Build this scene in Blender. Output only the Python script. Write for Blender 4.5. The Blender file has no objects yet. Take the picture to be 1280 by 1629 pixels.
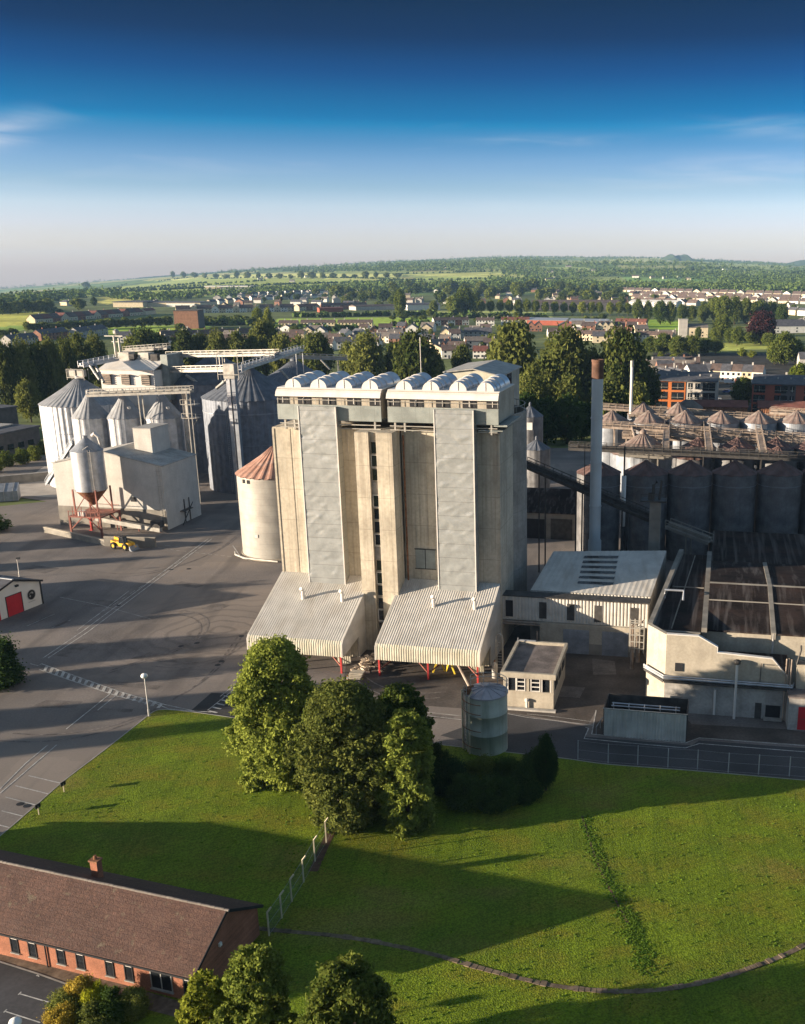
import bpy, math, random
import numpy as np
from math import radians as R, sin, cos, pi, tan, atan2, hypot

SC = bpy.context.scene
COL = SC.collection

# ------------------------------------------------------------------ camera
CAM_H, PITCH, FOC, PX, PY = 54.0, R(16.8), 1600.0, 850.0, 910.0
cam = bpy.data.cameras.new("camera")
camo = bpy.data.objects.new("camera", cam)
COL.objects.link(camo)
camo.location = (0, 0, CAM_H)
camo.rotation_euler = (pi / 2 - PITCH, 0, 0)
cam.sensor_fit = 'VERTICAL'
cam.sensor_height = 24.0
cam.lens = FOC / 1629 * 24.0
cam.shift_x = (640 - PX) / 1629
cam.shift_y = (PY - 814.5) / 1629
cam.clip_start = 0.5
cam.clip_end = 60000
SC.camera = camo

# ------------------------------------------------------------------ light
SUN_EL, SUN_AZ = R(9.0), R(15.0)            # SUN_AZ: heading in which shadows fall, from +X towards +Y
EXPOSURE = 1.5
sun = bpy.data.lights.new("sun", 'SUN')
sun.energy = 5.0
sun.angle = R(0.5)
sun.color = (1.0, 0.84, 0.65)
suno = bpy.data.objects.new("sun", sun)
COL.objects.link(suno)
from mathutils import Vector
sd = Vector((cos(SUN_AZ) * cos(SUN_EL), sin(SUN_AZ) * cos(SUN_EL), -sin(SUN_EL)))
suno.rotation_euler = sd.to_track_quat('-Z', 'Y').to_euler()

W = bpy.data.worlds.new("World")
SC.world = W
W.use_nodes = True
nt = W.node_tree
nt.nodes.clear()
wo = nt.nodes.new('ShaderNodeOutputWorld')
bg = nt.nodes.new('ShaderNodeBackground')
bg.inputs[1].default_value = 0.10
sky = nt.nodes.new('ShaderNodeTexSky')
sky.sky_type = 'NISHITA'
sky.sun_disc = False
sky.sun_elevation = SUN_EL
sky.sun_rotation = atan2(-sd.x, -sd.y)
sky.altitude = 50
sky.air_density = 1.0
sky.dust_density = 0.6
sky.ozone_density = 2.0
tc = nt.nodes.new('ShaderNodeTexCoord')
sep = nt.nodes.new('ShaderNodeSeparateXYZ')
nt.links.new(tc.outputs['Generated'], sep.inputs[0])
ramp = nt.nodes.new('ShaderNodeValToRGB')          # the deep polarised blue of this evening sky, by elevation; unseen upper stops warmed to tint the ambient light
mr = nt.nodes.new('ShaderNodeMapRange')
mr.inputs['From Min'].default_value = 0.0
mr.inputs['From Max'].default_value = 0.60
nt.links.new(sep.outputs['Z'], mr.inputs['Value'])
nt.links.new(mr.outputs[0], ramp.inputs[0])
SKY_RAMP = [(0.0, (0.935, 0.875, 1.349)), (0.0303, (0.898, 0.878, 1.384)), (0.0631, (0.835, 0.828, 1.389)), (0.0909, (0.741, 0.777, 1.219)), (0.1183, (0.485, 0.594, 0.943)), (0.1542, (0.327, 0.473, 0.819)), (0.1807, (0.162, 0.368, 0.688)), (0.2068, (0.015, 0.298, 0.597)), (0.2155, (0.002, 0.242, 0.528)), (0.2325, (0.001, 0.206, 0.461)), (0.2744, (0.0, 0.112, 0.312)), (0.3231, (0.0, 0.052, 0.149)), (0.3685, (0.0, 0.041, 0.102)), (0.46, (0.2, 0.26, 0.33)), (0.75, (0.8, 0.72, 0.68)), (1.0, (1.05, 0.88, 0.74))]
cr = ramp.color_ramp
while len(cr.elements) < len(SKY_RAMP):
    cr.elements.new(0.5)
for e, (p, c) in zip(cr.elements, SKY_RAMP):
    e.position = p
    e.color = (*(v_ / 2 for v_ in c), 1)      # halved here (a ramp stops at 1), doubled below
mul = nt.nodes.new('ShaderNodeMix')
mul.data_type = 'RGBA'
mul.blend_type = 'MULTIPLY'
mul.inputs[0].default_value = 1.0
dbl = nt.nodes.new('ShaderNodeVectorMath')
dbl.operation = 'SCALE'
dbl.inputs['Scale'].default_value = 2.0
nt.links.new(sky.outputs[0], dbl.inputs[0])
nt.links.new(dbl.outputs[0], mul.inputs[6])
nt.links.new(ramp.outputs[0], mul.inputs[7])
# thin cirrus streaks
mp = nt.nodes.new('ShaderNodeMapping')
mp.inputs['Rotation'].default_value = (R(8), R(-14), R(20))
mp.inputs['Scale'].default_value = (3.0, 2.0, 22.0)
nt.links.new(tc.outputs['Generated'], mp.inputs[0])
nz = nt.nodes.new('ShaderNodeTexNoise')
nz.inputs['Scale'].default_value = 1.7
nz.inputs['Detail'].default_value = 7
nz.inputs['Distortion'].default_value = 0.6
nt.links.new(mp.outputs[0], nz.inputs['Vector'])
cl = nt.nodes.new('ShaderNodeMapRange')
cl.inputs['From Min'].default_value = 0.58
cl.inputs['From Max'].default_value = 0.85
cl.inputs['To Max'].default_value = 0.25
nt.links.new(nz.outputs['Fac'], cl.inputs['Value'])
band = nt.nodes.new('ShaderNodeValToRGB')          # the streaks lie low over the land
be = band.color_ramp
be.elements[0].position = 0.0
be.elements[0].color = (0.3, 0.3, 0.3, 1)
be.elements[1].position = 0.26
be.elements[1].color = (0.0, 0.0, 0.0, 1)
e2 = be.elements.new(0.17)
e2.color = (1, 1, 1, 1)
nt.links.new(mr.outputs[0], band.inputs[0])
m2 = nt.nodes.new('ShaderNodeMath')
m2.operation = 'MULTIPLY'
nt.links.new(cl.outputs[0], m2.inputs[0])
nt.links.new(band.outputs[0], m2.inputs[1])
def wmath(op, a, b=None):
    q = nt.nodes.new('ShaderNodeMath')
    q.operation = op
    for i, v in enumerate((a, b)):
        if v is None:
            continue
        if hasattr(v, 'links'):
            nt.links.new(v, q.inputs[i])
        else:
            q.inputs[i].default_value = v
    return q.outputs[0]
azi = wmath('DIVIDE', sep.outputs['X'], wmath('MAXIMUM', sep.outputs['Y'], 0.05))
cloud = m2.outputs[0]
n2 = nt.nodes.new('ShaderNodeTexNoise')
n2.inputs['Scale'].default_value = 2.6
n2.inputs['Detail'].default_value = 8
n2.inputs['Distortion'].default_value = 0.9
nt.links.new(mp.outputs[0], n2.inputs['Vector'])
feather = nt.nodes.new('ShaderNodeMapRange')
feather.inputs['From Min'].default_value = 0.38
feather.inputs['From Max'].default_value = 0.72
nt.links.new(n2.outputs['Fac'], feather.inputs['Value'])
for a0, e0, wa, we, sl, st_ in ((-0.50, 0.105, 0.055, 0.011, 0.22, 0.75), (0.17, 0.083, 0.13, 0.012, 0.02, 0.45), (0.24, 0.118, 0.08, 0.008, -0.05, 0.35), (0.02, 0.112, 0.07, 0.004, 0.0, 0.3)):
    da = wmath('SUBTRACT', azi, a0)                    # the larger cirrus wisps, each at its own bearing and height
    de = wmath('SUBTRACT', wmath('SUBTRACT', sep.outputs['Z'], e0), wmath('MULTIPLY', da, sl))
    d2 = wmath('ADD', wmath('POWER', wmath('ABSOLUTE', wmath('DIVIDE', da, wa)), 2.0), wmath('POWER', wmath('ABSOLUTE', wmath('DIVIDE', de, we)), 2.0))
    w_ = wmath('MULTIPLY', wmath('EXPONENT', wmath('MULTIPLY', d2, -1.0)), st_)
    cloud = wmath('MAXIMUM', cloud, wmath('MULTIPLY', w_, feather.outputs[0]))
cm = nt.nodes.new('ShaderNodeMix')
cm.data_type = 'RGBA'
cm.inputs[7].default_value = (2.8, 2.9, 3.15, 1)
nt.links.new(cloud, cm.inputs[0])
nt.links.new(mul.outputs[2], cm.inputs[6])
nt.links.new(cm.outputs[2], bg.inputs[0])
nt.links.new(bg.outputs[0], wo.inputs[0])

SC.view_settings.view_transform = 'Standard'
SC.view_settings.look = 'None'
SC.view_settings.exposure = EXPOSURE
SC.view_settings.gamma = 1.0
SC.render.engine = 'CYCLES'
SC.cycles.max_bounces = 6
SC.cycles.diffuse_bounces = 4
SC.cycles.volume_bounces = 0
SC.cycles.use_denoising = True

# ------------------------------------------------------------------ measuring helpers (photo pixel -> place on the ground)
ct, st = cos(PITCH), sin(PITCH)
def ray(px, py):
    d = (py - PY) / FOC
    return ((px - PX) / FOC, ct - d * st, -st - d * ct)
def P(px, py, z=0.0):
    a = ray(px, py)
    s = (z - CAM_H) / a[2]
    return (a[0] * s, a[1] * s, z)
def Q(px, py, Y):
    a = ray(px, py)
    s = Y / a[1]
    return (a[0] * s, Y, CAM_H + a[2] * s)
def pix(X, Y, Z):
    z = Z - CAM_H
    f = Y * ct - z * st
    return PX + FOC * X / f, PY + FOC * (-Y * st - z * ct) / f

SKYLINE = [(-900, 470), (-300, 456), (0, 448), (200, 434), (400, 419), (600, 408), (800, 402), (1000, 402), (1100, 404), (1280, 411), (1700, 426), (2300, 436)]
def sstep(a, b, x):
    t = min(1, max(0, (x - a) / (b - a)))
    return t * t * (3 - 2 * t)
def terrain(X, Y):
    if Y < 900:
        return 0.0
    px = PX + FOC * X / (Y * ct + 15)
    s = np.interp(px, [a for a, b in SKYLINE], [b for a, b in SKYLINE])
    k = sstep(900, 5200, Y)
    z = (427 - s) / FOC * Y * k
    z += k * 9 * sin(X * 0.0013 + 1.0) * sin(Y * 0.0017)
    return z
def PT(px, py):
    """photo pixel -> the point of the terrain seen there"""
    if py > 500:
        return P(px, py, 0.0)
    a = ray(px, py)
    Y = 700.0
    while Y < 8800:
        s = Y / a[1]
        z = CAM_H + a[2] * s
        if z <= terrain(a[0] * s, Y):
            break
        Y *= 1.01
    s = Y / a[1]
    return (a[0] * s, Y, terrain(a[0] * s, Y))

# ------------------------------------------------------------------ materials
def mat(name, col, rough=0.8, metal=0.0, var=0.15, scale=1.0, fine=0.0, fscale=8.0, streak=None, bump=0.0, bscale=20.0, tint=None, spec=0.3, extra=None):
    """col modulated by two noises; streak=(axis scale xyz, strength, colour) adds weathering runs"""
    m = bpy.data.materials.new(name)
    m.use_nodes = True
    n = m.node_tree.nodes
    l = m.node_tree.links
    b = n['Principled BSDF']
    b.inputs['Roughness'].default_value = rough
    b.inputs['Metallic'].default_value = metal
    b.inputs['Specular IOR Level'].default_value = spec
    t = n.new('ShaderNodeTexCoord')
    def noise(sc, det=5, vec=None):
        q = n.new('ShaderNodeTexNoise')
        q.inputs['Scale'].default_value = sc
        q.inputs['Detail'].default_value = det
        l.new(vec or t.outputs['Object'], q.inputs['Vector'])
        return q
    def mix(fac, a, bb, mode='MIX'):
        q = n.new('ShaderNodeMix')
        q.data_type = 'RGBA'
        q.blend_type = mode
        for i, v in ((0, fac), (6, a), (7, bb)):
            if hasattr(v, 'links'):
                l.new(v, q.inputs[i])
            else:
                q.inputs[i].default_value = v if i == 0 else (*v, 1)
        return q.outputs[2]
    def rng(src, a, bb, c=0.0, d=1.0):
        q = n.new('ShaderNodeMapRange')
        for nm, v in (('From Min', a), ('From Max', bb), ('To Min', c), ('To Max', d)):
            q.inputs[nm].default_value = v
        l.new(src, q.inputs['Value'])
        return q.outputs[0]
    lo = tuple(c * (1 - var) for c in col)
    hi = tuple(min(1, c * (1 + var)) for c in col)
    if tint:
        hi = tint
    c = mix(rng(noise(scale).outputs['Fac'], 0.35, 0.65), lo, hi)
    if fine:
        f = rng(noise(fscale, 3).outputs['Fac'], 0.3, 0.7, 1 - fine, 1 + fine)
        q = n.new('ShaderNodeMix')
        q.data_type = 'RGBA'
        q.blend_type = 'MULTIPLY'
        q.inputs[0].default_value = 1
        l.new(c, q.inputs[6])
        cc = n.new('ShaderNodeCombineColor')
        for i in range(3):
            l.new(f, cc.inputs[i])
        l.new(cc.outputs[0], q.inputs[7])
        c = q.outputs[2]
    for (sx, strength, sc_) in (streak if isinstance(streak, list) else [streak] if streak else []):
        mpn = n.new('ShaderNodeMapping')
        mpn.inputs['Scale'].default_value = sx
        l.new(t.outputs['Object'], mpn.inputs[0])
        c = mix(rng(noise(1.0, 4, mpn.outputs[0]).outputs['Fac'], 0.5, 0.75, 0, strength), c, sc_)
    if extra:
        c = extra(n, l, t, c, mix, rng, noise)
    l.new(c, b.inputs['Base Color'])
    if bump:
        bp = n.new('ShaderNodeBump')
        bp.inputs['Strength'].default_value = bump
        bp.inputs['Distance'].default_value = 0.1
        l.new(noise(bscale, 4).outputs['Fac'], bp.inputs['Height'])
        l.new(bp.outputs[0], b.inputs['Normal'])
    return m

def leafmat(name, c1, c2, trans=0.38):
    m = bpy.data.materials.new(name)
    m.use_nodes = True
    n = m.node_tree.nodes
    l = m.node_tree.links
    n.clear()
    o = n.new('ShaderNodeOutputMaterial')
    g = n.new('ShaderNodeNewGeometry')
    t = n.new('ShaderNodeTexCoord')
    oi = n.new('ShaderNodeObjectInfo')
    q = n.new('ShaderNodeTexNoise')
    q.inputs['Scale'].default_value = 3.5
    l.new(t.outputs['Generated'], q.inputs['Vector'])
    ad = n.new('ShaderNodeMath')
    ad.operation = 'ADD'
    l.new(q.outputs['Fac'], ad.inputs[0])
    a2 = n.new('ShaderNodeMath')
    a2.operation = 'MULTIPLY_ADD'
    l.new(g.outputs['Random Per Island'], a2.inputs[0])
    a2.inputs[1].default_value = 0.6
    a2.inputs[2].default_value = -0.3
    l.new(a2.outputs[0], ad.inputs[1])
    a3 = n.new('ShaderNodeMath')
    a3.operation = 'MULTIPLY_ADD'
    l.new(oi.outputs['Random'], a3.inputs[0])
    a3.inputs[1].default_value = 0.7
    a3.inputs[2].default_value = -0.35
    a4 = n.new('ShaderNodeMath')
    a4.operation = 'ADD'
    l.new(ad.outputs[0], a4.inputs[0])
    l.new(a3.outputs[0], a4.inputs[1])
    mx = n.new('ShaderNodeMix')
    mx.data_type = 'RGBA'
    mx.inputs[6].default_value = (*c1, 1)
    mx.inputs[7].default_value = (*c2, 1)
    l.new(a4.outputs[0], mx.inputs[0])
    d = n.new('ShaderNodeBsdfDiffuse')
    tr = n.new('ShaderNodeBsdfTranslucent')
    l.new(mx.outputs[2], d.inputs[0])
    l.new(mx.outputs[2], tr.inputs[0])
    ms = n.new('ShaderNodeMixShader')
    ms.inputs[0].default_value = trans
    l.new(d.outputs[0], ms.inputs[1])
    l.new(tr.outputs[0], ms.inputs[2])
    l.new(ms.outputs[0], o.inputs[0])
    return m

# ------------------------------------------------------------------ mesh collector
class MB:
    def __init__(s):
        s.v = []
        s.f = []
        s.m = []
        s.mi = 0
    def add(s, vs, fs):
        o = len(s.v)
        s.v += [tuple(p) for p in vs]
        for f in fs:
            s.f.append(tuple(i + o for i in f))
            s.m.append(s.mi)
    def box(s, x0, x1, y0, y1, z0, z1):
        s.prism([(x0, y0), (x1, y0), (x1, y1), (x0, y1)], z0, z1)
        return s
    def prism(s, pts, z0, z1, caps=True):
        n = len(pts)
        z0s = z0 if isinstance(z0, (list, tuple)) else [z0] * n
        z1s = z1 if isinstance(z1, (list, tuple)) else [z1] * n
        vs = [(p[0], p[1], z0s[i]) for i, p in enumerate(pts)] + [(p[0], p[1], z1s[i]) for i, p in enumerate(pts)]
        fs = [(i, (i + 1) % n, n + (i + 1) % n, n + i) for i in range(n)]
        if caps:
            fs += [tuple(range(n - 1, -1, -1)), tuple(range(n, 2 * n))]
        s.add(vs, fs)
        return s
    def xprism(s, poly, x0, x1):
        """poly of (y,z) extruded along x"""
        n = len(poly)
        vs = [(x0, y, z) for y, z in poly] + [(x1, y, z) for y, z in poly]
        s.add(vs, [(i, n + i, n + (i + 1) % n, (i + 1) % n) for i in range(n)] + [tuple(range(n)), tuple(range(2 * n - 1, n - 1, -1))])
        return s
    def yprism(s, poly, y0, y1):
        """poly of (x,z) extruded along y"""
        n = len(poly)
        vs = [(x, y0, z) for x, z in poly] + [(x, y1, z) for x, z in poly]
        s.add(vs, [(i, (i + 1) % n, n + (i + 1) % n, n + i) for i in range(n)] + [tuple(range(n - 1, -1, -1)), tuple(range(n, 2 * n))])
        return s
    def beam(s, a, b, w, h=None):
        """square bar from a to b"""
        h = h or w
        a = Vector(a)
        b = Vector(b)
        d = (b - a).normalized()
        up = Vector((0, 0, 1)) if abs(d.z) < 0.95 else Vector((1, 0, 0))
        x = d.cross(up).normalized() * w / 2
        y = x.cross(d).normalized() * h / 2
        vs = [a - x - y, a + x - y, a + x + y, a - x + y, b - x - y, b + x - y, b + x + y, b - x + y]
        s.add(vs, [(3, 2, 1, 0), (4, 5, 6, 7), (0, 1, 5, 4), (1, 2, 6, 5), (2, 3, 7, 6), (3, 0, 4, 7)])
        return s
    def tube(s, pts, r, n=8, cap=True):
        pts = [Vector(p) for p in pts]
        rs = r if isinstance(r, (list, tuple)) else [r] * len(pts)
        vs = []
        for i, p in enumerate(pts):
            d = (pts[min(i + 1, len(pts) - 1)] - pts[max(i - 1, 0)]).normalized()
            up = Vector((0, 0, 1)) if abs(d.z) < 0.9 else Vector((1, 0, 0))
            x = d.cross(up).normalized()
            y = x.cross(d).normalized()
            for k in range(n):
                a = 2 * pi * k / n
                vs.append(p + (x * cos(a) + y * sin(a)) * rs[i])
        fs = []
        for i in range(len(pts) - 1):
            for k in range(n):
                fs.append((i * n + k, i * n + (k + 1) % n, (i + 1) * n + (k + 1) % n, (i + 1) * n + k))
        if cap:
            fs += [tuple(range(n - 1, -1, -1)), tuple(range((len(pts) - 1) * n, len(pts) * n))]
        s.add(vs, fs)
        return s
    def lathe(s, cx, cy, prof, n=48, rib=None, a0=0.0, a1=2 * pi):
        """prof: (r,z) bottom to top; rib(k) -> extra radius factor"""
        full = abs(a1 - a0 - 2 * pi) < 1e-6
        m = n if full else n + 1
        vs = []
        for r, z in prof:
            for k in range(m):
                a = a0 + (a1 - a0) * k / n
                rr = r * (1 + (rib(k) if rib else 0))
                vs.append((cx + rr * cos(a), cy + rr * sin(a), z))
        fs = []
        for i in range(len(prof) - 1):
            for k in range(n):
                k2 = (k + 1) % m
                fs.append((i * m + k, i * m + k2, (i + 1) * m + k2, (i + 1) * m + k))
        s.add(vs, fs)
        return s
    def corr(s, prof, u0, u1, pitch, depth, nrm):
        """corrugated sheet: prof (y,z) list swept along x, ribs offset along nrm (y,z) list"""
        n = max(1, int(round((u1 - u0) / pitch)))
        p = (u1 - u0) / n
        cols = []
        for k in range(n):
            a = u0 + k * p
            cols += [(a, 0), (a + .3 * p, 0), (a + .45 * p, 1), (a + .85 * p, 1)]
        cols.append((u1, 0))
        vs = []
        for (y, z), (ny, nz_) in zip(prof, nrm):
            for u, o in cols:
                vs.append((u, y + ny * o * depth, z + nz_ * o * depth))
        m = len(cols)
        s.add(vs, [(i * m + k, i * m + k + 1, (i + 1) * m + k + 1, (i + 1) * m + k) for i in range(len(prof) - 1) for k in range(m - 1)])
        return s
    def ladder(s, a, b, w=0.5, step=0.35, dirx=(1, 0, 0), t=0.05):
        a = Vector(a)
        b = Vector(b)
        dx = Vector(dirx).normalized() * w / 2
        s.beam(a - dx, b - dx, t)
        s.beam(a + dx, b + dx, t)
        n = int((b - a).length / step)
        for i in range(1, n):
            p = a + (b - a) * i / n
            s.beam(p - dx, p + dx, t * .7)
        return s
    def mesh(s, name, mats, smooth=False):
        me = bpy.data.meshes.new(name)
        me.from_pydata(s.v, [], s.f)
        for m in (mats if isinstance(mats, (list, tuple)) else [mats]):
            me.materials.append(m)
        if any(s.m):
            me.polygons.foreach_set('material_index', s.m)
        if smooth:
            me.polygons.foreach_set('use_smooth', [True] * len(me.polygons))
        me.update()
        return me

def put(name, mesh, parent=None, loc=None, rz=0.0, scale=None):
    o = bpy.data.objects.new(name, mesh)
    COL.objects.link(o)
    if parent:
        o.parent = parent
    if loc:
        o.location = loc
    if rz:
        o.rotation_euler = (0, 0, rz)
    if scale:
        o.scale = scale
    return o
def part(name, mb, mats, parent, smooth=False, **k):
    return put(name, mb.mesh(name, mats, smooth), parent, **k)
def tag(o, label, cat, group=None):
    o['label'] = label
    o['category'] = cat
    if group:
        o['group'] = group
    return o
def thing(name, label, cat, loc=(0, 0, 0), rz=0.0, group=None):
    return tag(put(name, None, None, loc, rz), label, cat, group)
def struct(name, mb, mats, smooth=False):
    o = part(name, mb, mats, None, smooth)
    o['kind'] = 'structure'
    return o
def copy_tree(root, loc=None, rz=None, label=None):
    r = root.copy()
    COL.objects.link(r)
    if loc is not None:
        r.location = loc
    if rz is not None:
        r.rotation_euler = (0, 0, rz)
    if label:
        r['label'] = label
    for ch in list(root.children):
        c = ch.copy()
        COL.objects.link(c)
        c.parent = r
        for g in list(ch.children):
            d = g.copy()
            COL.objects.link(d)
            d.parent = c
    return r
def nth(i):
    w = ['first', 'second', 'third', 'fourth', 'fifth', 'sixth', 'seventh', 'eighth', 'ninth', 'tenth', 'eleventh', 'twelfth']
    if i < 12:
        return w[i]
    k = i + 1
    return '%d%s' % (k, 'th' if 10 < k % 100 < 14 else {1: 'st', 2: 'nd', 3: 'rd'}.get(k % 10, 'th'))

YAW = R(-10.5)
# ------------------------------------------------------------------ the materials of the place
def _panel(w, h, depth=0.35, dark=0.75):
    """pour lines / sheet joints at regular heights and widths in object space"""
    def f(n, l, t, c, mix, rng, noise):
        s = n.new('ShaderNodeSeparateXYZ')
        l.new(t.outputs['Object'], s.inputs[0])
        outs = []
        for ax, d in (('X', w), ('Z', h)):
            if not d:
                continue
            a = n.new('ShaderNodeMath'); a.operation = 'DIVIDE'
            l.new(s.outputs[ax], a.inputs[0]); a.inputs[1].default_value = d
            b = n.new('ShaderNodeMath'); b.operation = 'FRACT'
            l.new(a.outputs[0], b.inputs[0])
            e = n.new('ShaderNodeMath'); e.operation = 'LESS_THAN'
            l.new(b.outputs[0], e.inputs[0]); e.inputs[1].default_value = 0.07 / d
            outs.append(e.outputs[0])
        o = outs[0]
        if len(outs) > 1:
            mx = n.new('ShaderNodeMath'); mx.operation = 'MAXIMUM'
            l.new(outs[0], mx.inputs[0]); l.new(outs[1], mx.inputs[1])
            o = mx.outputs[0]
        k = n.new('ShaderNodeMath'); k.operation = 'MULTIPLY'
        l.new(o, k.inputs[0]); k.inputs[1].default_value = depth
        return mix(k.outputs[0], c, (0.10, 0.09, 0.08))
    return f
def _brick(sc, c2):
    def f(n, l, t, c, mix, rng, noise):
        b = n.new('ShaderNodeTexBrick')
        b.inputs['Scale'].default_value = sc
        b.inputs['Mortar Size'].default_value = 0.012
        b.inputs['Color1'].default_value = (1, 1, 1, 1)
        b.inputs['Color2'].default_value = (0.72, 0.72, 0.72, 1)
        b.inputs['Mortar'].default_value = (*c2, 1)
        mp = n.new('ShaderNodeMapping')
        mp.inputs['Rotation'].default_value = (pi / 2, 0, 0)
        l.new(t.outputs['Object'], mp.inputs[0])
        l.new(mp.outputs[0], b.inputs['Vector'])
        return mix(1.0, c, b.outputs['Color'], 'MULTIPLY')
    return f
def _tiles(n, l, t, c, mix, rng, noise):
    b = n.new('ShaderNodeTexBrick')
    b.inputs['Scale'].default_value = 1.0
    b.inputs['Brick Width'].default_value = 0.42
    b.inputs['Row Height'].default_value = 0.34
    b.inputs['Mortar Size'].default_value = 0.022
    b.inputs['Color1'].default_value = (1.08, 1.05, 1.0, 1)
    b.inputs['Color2'].default_value = (0.85, 0.85, 0.87, 1)
    b.inputs['Mortar'].default_value = (0.62, 0.6, 0.6, 1)
    l.new(t.outputs['Object'], b.inputs['Vector'])
    c = mix(0.8, c, b.outputs['Color'], 'MULTIPLY')
    return mix(rng(noise(1.3, 6).outputs['Fac'], .62, .72, 0, .55), c, (0.15, 0.13, 0.085))
M = {}
M['concrete'] = mat('concrete', (0.455, 0.40, 0.31), 0.9, var=0.18, scale=0.25, fine=0.12, fscale=2.2,
                    streak=[((4.5, 4.5, 0.07), 0.35, (0.22, 0.16, 0.11)), ((1.3, 1.3, 0.05), 0.62, (0.21, 0.17, 0.13)), ((0.5, 0.5, 0.3), 0.35, (0.50, 0.46, 0.38))], bump=0.25, bscale=3, extra=_panel(3.1, 4.6, 0.42))
M['concrete_side'] = mat('shade_toned_weathered_concrete', (0.28, 0.26, 0.23), 0.9, var=0.20, scale=0.3, fine=0.12, fscale=2, streak=((1.0, 1.0, 0.06), 0.5, (0.2, 0.17, 0.14)), extra=_panel(0, 4.6, 0.35))  # darker than the front concrete to put the side's shade into its colour
M['cream_render'] = mat('cream_render', (0.38, 0.335, 0.265), 0.9, var=0.14, scale=0.4, fine=0.10, fscale=3, streak=[((1.1, 1.1, 0.12), 0.4, (0.26, 0.21, 0.16)), ((0.3, 0.3, 0.4), 0.3, (0.33, 0.29, 0.24))], bump=0.1, bscale=8)
M['pale_render'] = mat('pale_grey_render', (0.50, 0.475, 0.43), 0.9, var=0.08, scale=0.4, fine=0.06, fscale=3, streak=((1.1, 1.1, 0.12), 0.3, (0.38, 0.35, 0.31)), extra=_panel(1.2, 0, 0.08))
M['grey_render'] = mat('grey_render', (0.36, 0.34, 0.31), 0.9, var=0.2, scale=0.4, fine=0.12, fscale=3, streak=((0.9, 0.9, 0.14), 0.5, (0.2, 0.18, 0.16)))
def _crease(n, l, t, c, mix, rng, noise):
    return _panel(0, 2.05, 0.45)(n, l, t, c, mix, rng, noise)
M['duct_sheet'] = mat('pale_sheet_cladding', (0.37, 0.38, 0.37), 0.38, 0.4, var=0.07, scale=0.7, fine=0.05, fscale=3, bump=0.35, bscale=0.9, extra=_crease)
M['galv'] = mat('galvanised_steel', (0.46, 0.47, 0.49), 0.42, 0.65, var=0.16, scale=0.8, fine=0.08, fscale=5, streak=((2.0, 2.0, 0.1), 0.35, (0.30, 0.30, 0.31)))
M['galv_dark'] = mat('dull_galvanised_steel', (0.25, 0.265, 0.29), 0.6, 0.35, var=0.18, scale=0.7, fine=0.08, fscale=5, streak=((2.0, 2.0, 0.1), 0.4, (0.20, 0.20, 0.21)))
M['dark_roof'] = mat('shade_toned_silo_roof', (0.12, 0.13, 0.15), 0.6, 0.2, var=0.2, scale=0.6, fine=0.06, fscale=5)  # roof steel darkened to carry the shade lying on these cones
M['shaded_steel'] = mat('shade_toned_silo_steel', (0.165, 0.18, 0.21), 0.6, 0.3, var=0.2, scale=0.7, fine=0.08, fscale=5, streak=((2.0, 2.0, 0.08), 0.5, (0.25, 0.26, 0.28)))  # galvanised walls coloured dark in place of the shade over them
M['galv_roof'] = mat('silo_roof_steel', (0.27, 0.275, 0.285), 0.6, 0.25, var=0.15, scale=0.6, fine=0.06, fscale=5)
M['fascia_steel'] = mat('grey_green_sheet', (0.27, 0.29, 0.27), 0.5, 0.3, var=0.18, scale=0.5, fine=0.05, extra=_panel(2.0, 0, 0.25))
M['white_paint'] = mat('white_painted_steel', (0.64, 0.60, 0.55), 0.5, 0.0, var=0.07, scale=0.6, streak=((1.5, 1.5, 0.2), 0.25, (0.5, 0.44, 0.37)))
M['barrel'] = mat('vent_barrel_steel', (0.55, 0.56, 0.58), 0.32, 0.75, var=0.08, scale=0.8)
M['corr_white'] = mat('pale_corrugated_sheet', (0.55, 0.52, 0.47), 0.6, 0.15, var=0.10, scale=0.5, fine=0.05, fscale=3, streak=[((0.8, 0.10, 0.6), 0.55, (0.36, 0.31, 0.25)), ((0.25, 0.12, 0.25), 0.35, (0.42, 0.36, 0.28))])
M['corr_yellow'] = mat('yellowed_corrugated_sheet', (0.50, 0.465, 0.37), 0.65, 0.05, var=0.14, scale=0.6, streak=((1.5, 1.5, 0.25), 0.45, (0.30, 0.28, 0.16)))
M['corr_grey'] = mat('grey_corrugated_sheet', (0.54, 0.54, 0.49), 0.55, 0.25, var=0.15, scale=0.5, streak=((1.4, 1.4, 0.2), 0.4, (0.25, 0.26, 0.22)))
M['rust_roof'] = mat('rusted_sheet_roof', (0.30, 0.165, 0.12), 0.8, 0.0, var=0.3, scale=0.5, fine=0.12, fscale=4, streak=((0.6, 0.6, 0.6), 0.6, (0.36, 0.28, 0.24)))
M['pink_roof'] = mat('faded_red_cone_roof', (0.19, 0.135, 0.115), 0.7, 0.1, var=0.22, scale=0.5, fine=0.08, fscale=4, streak=((0.6, 0.6, 0.3), 0.85, (0.31, 0.275, 0.235)))
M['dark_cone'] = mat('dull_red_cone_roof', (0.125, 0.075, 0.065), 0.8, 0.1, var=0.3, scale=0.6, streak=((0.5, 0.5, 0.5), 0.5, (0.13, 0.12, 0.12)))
M['dark_silo'] = mat('shade_toned_weathered_steel', (0.15, 0.148, 0.15), 0.65, 0.25, var=0.25, scale=0.6, fine=0.1, fscale=4, streak=((1.8, 1.8, 0.12), 0.5, (0.10, 0.09, 0.085)))  # steel tone lowered to deepen the shade among the right-hand silos
M['pale_silo_wall'] = mat('pale_silo_sheet', (0.33, 0.31, 0.275), 0.55, 0.2, var=0.12, scale=0.5, streak=((1.2, 1.2, 0.10), 0.35, (0.32, 0.28, 0.24)), extra=_panel(0, 1.1, 0.18))
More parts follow.
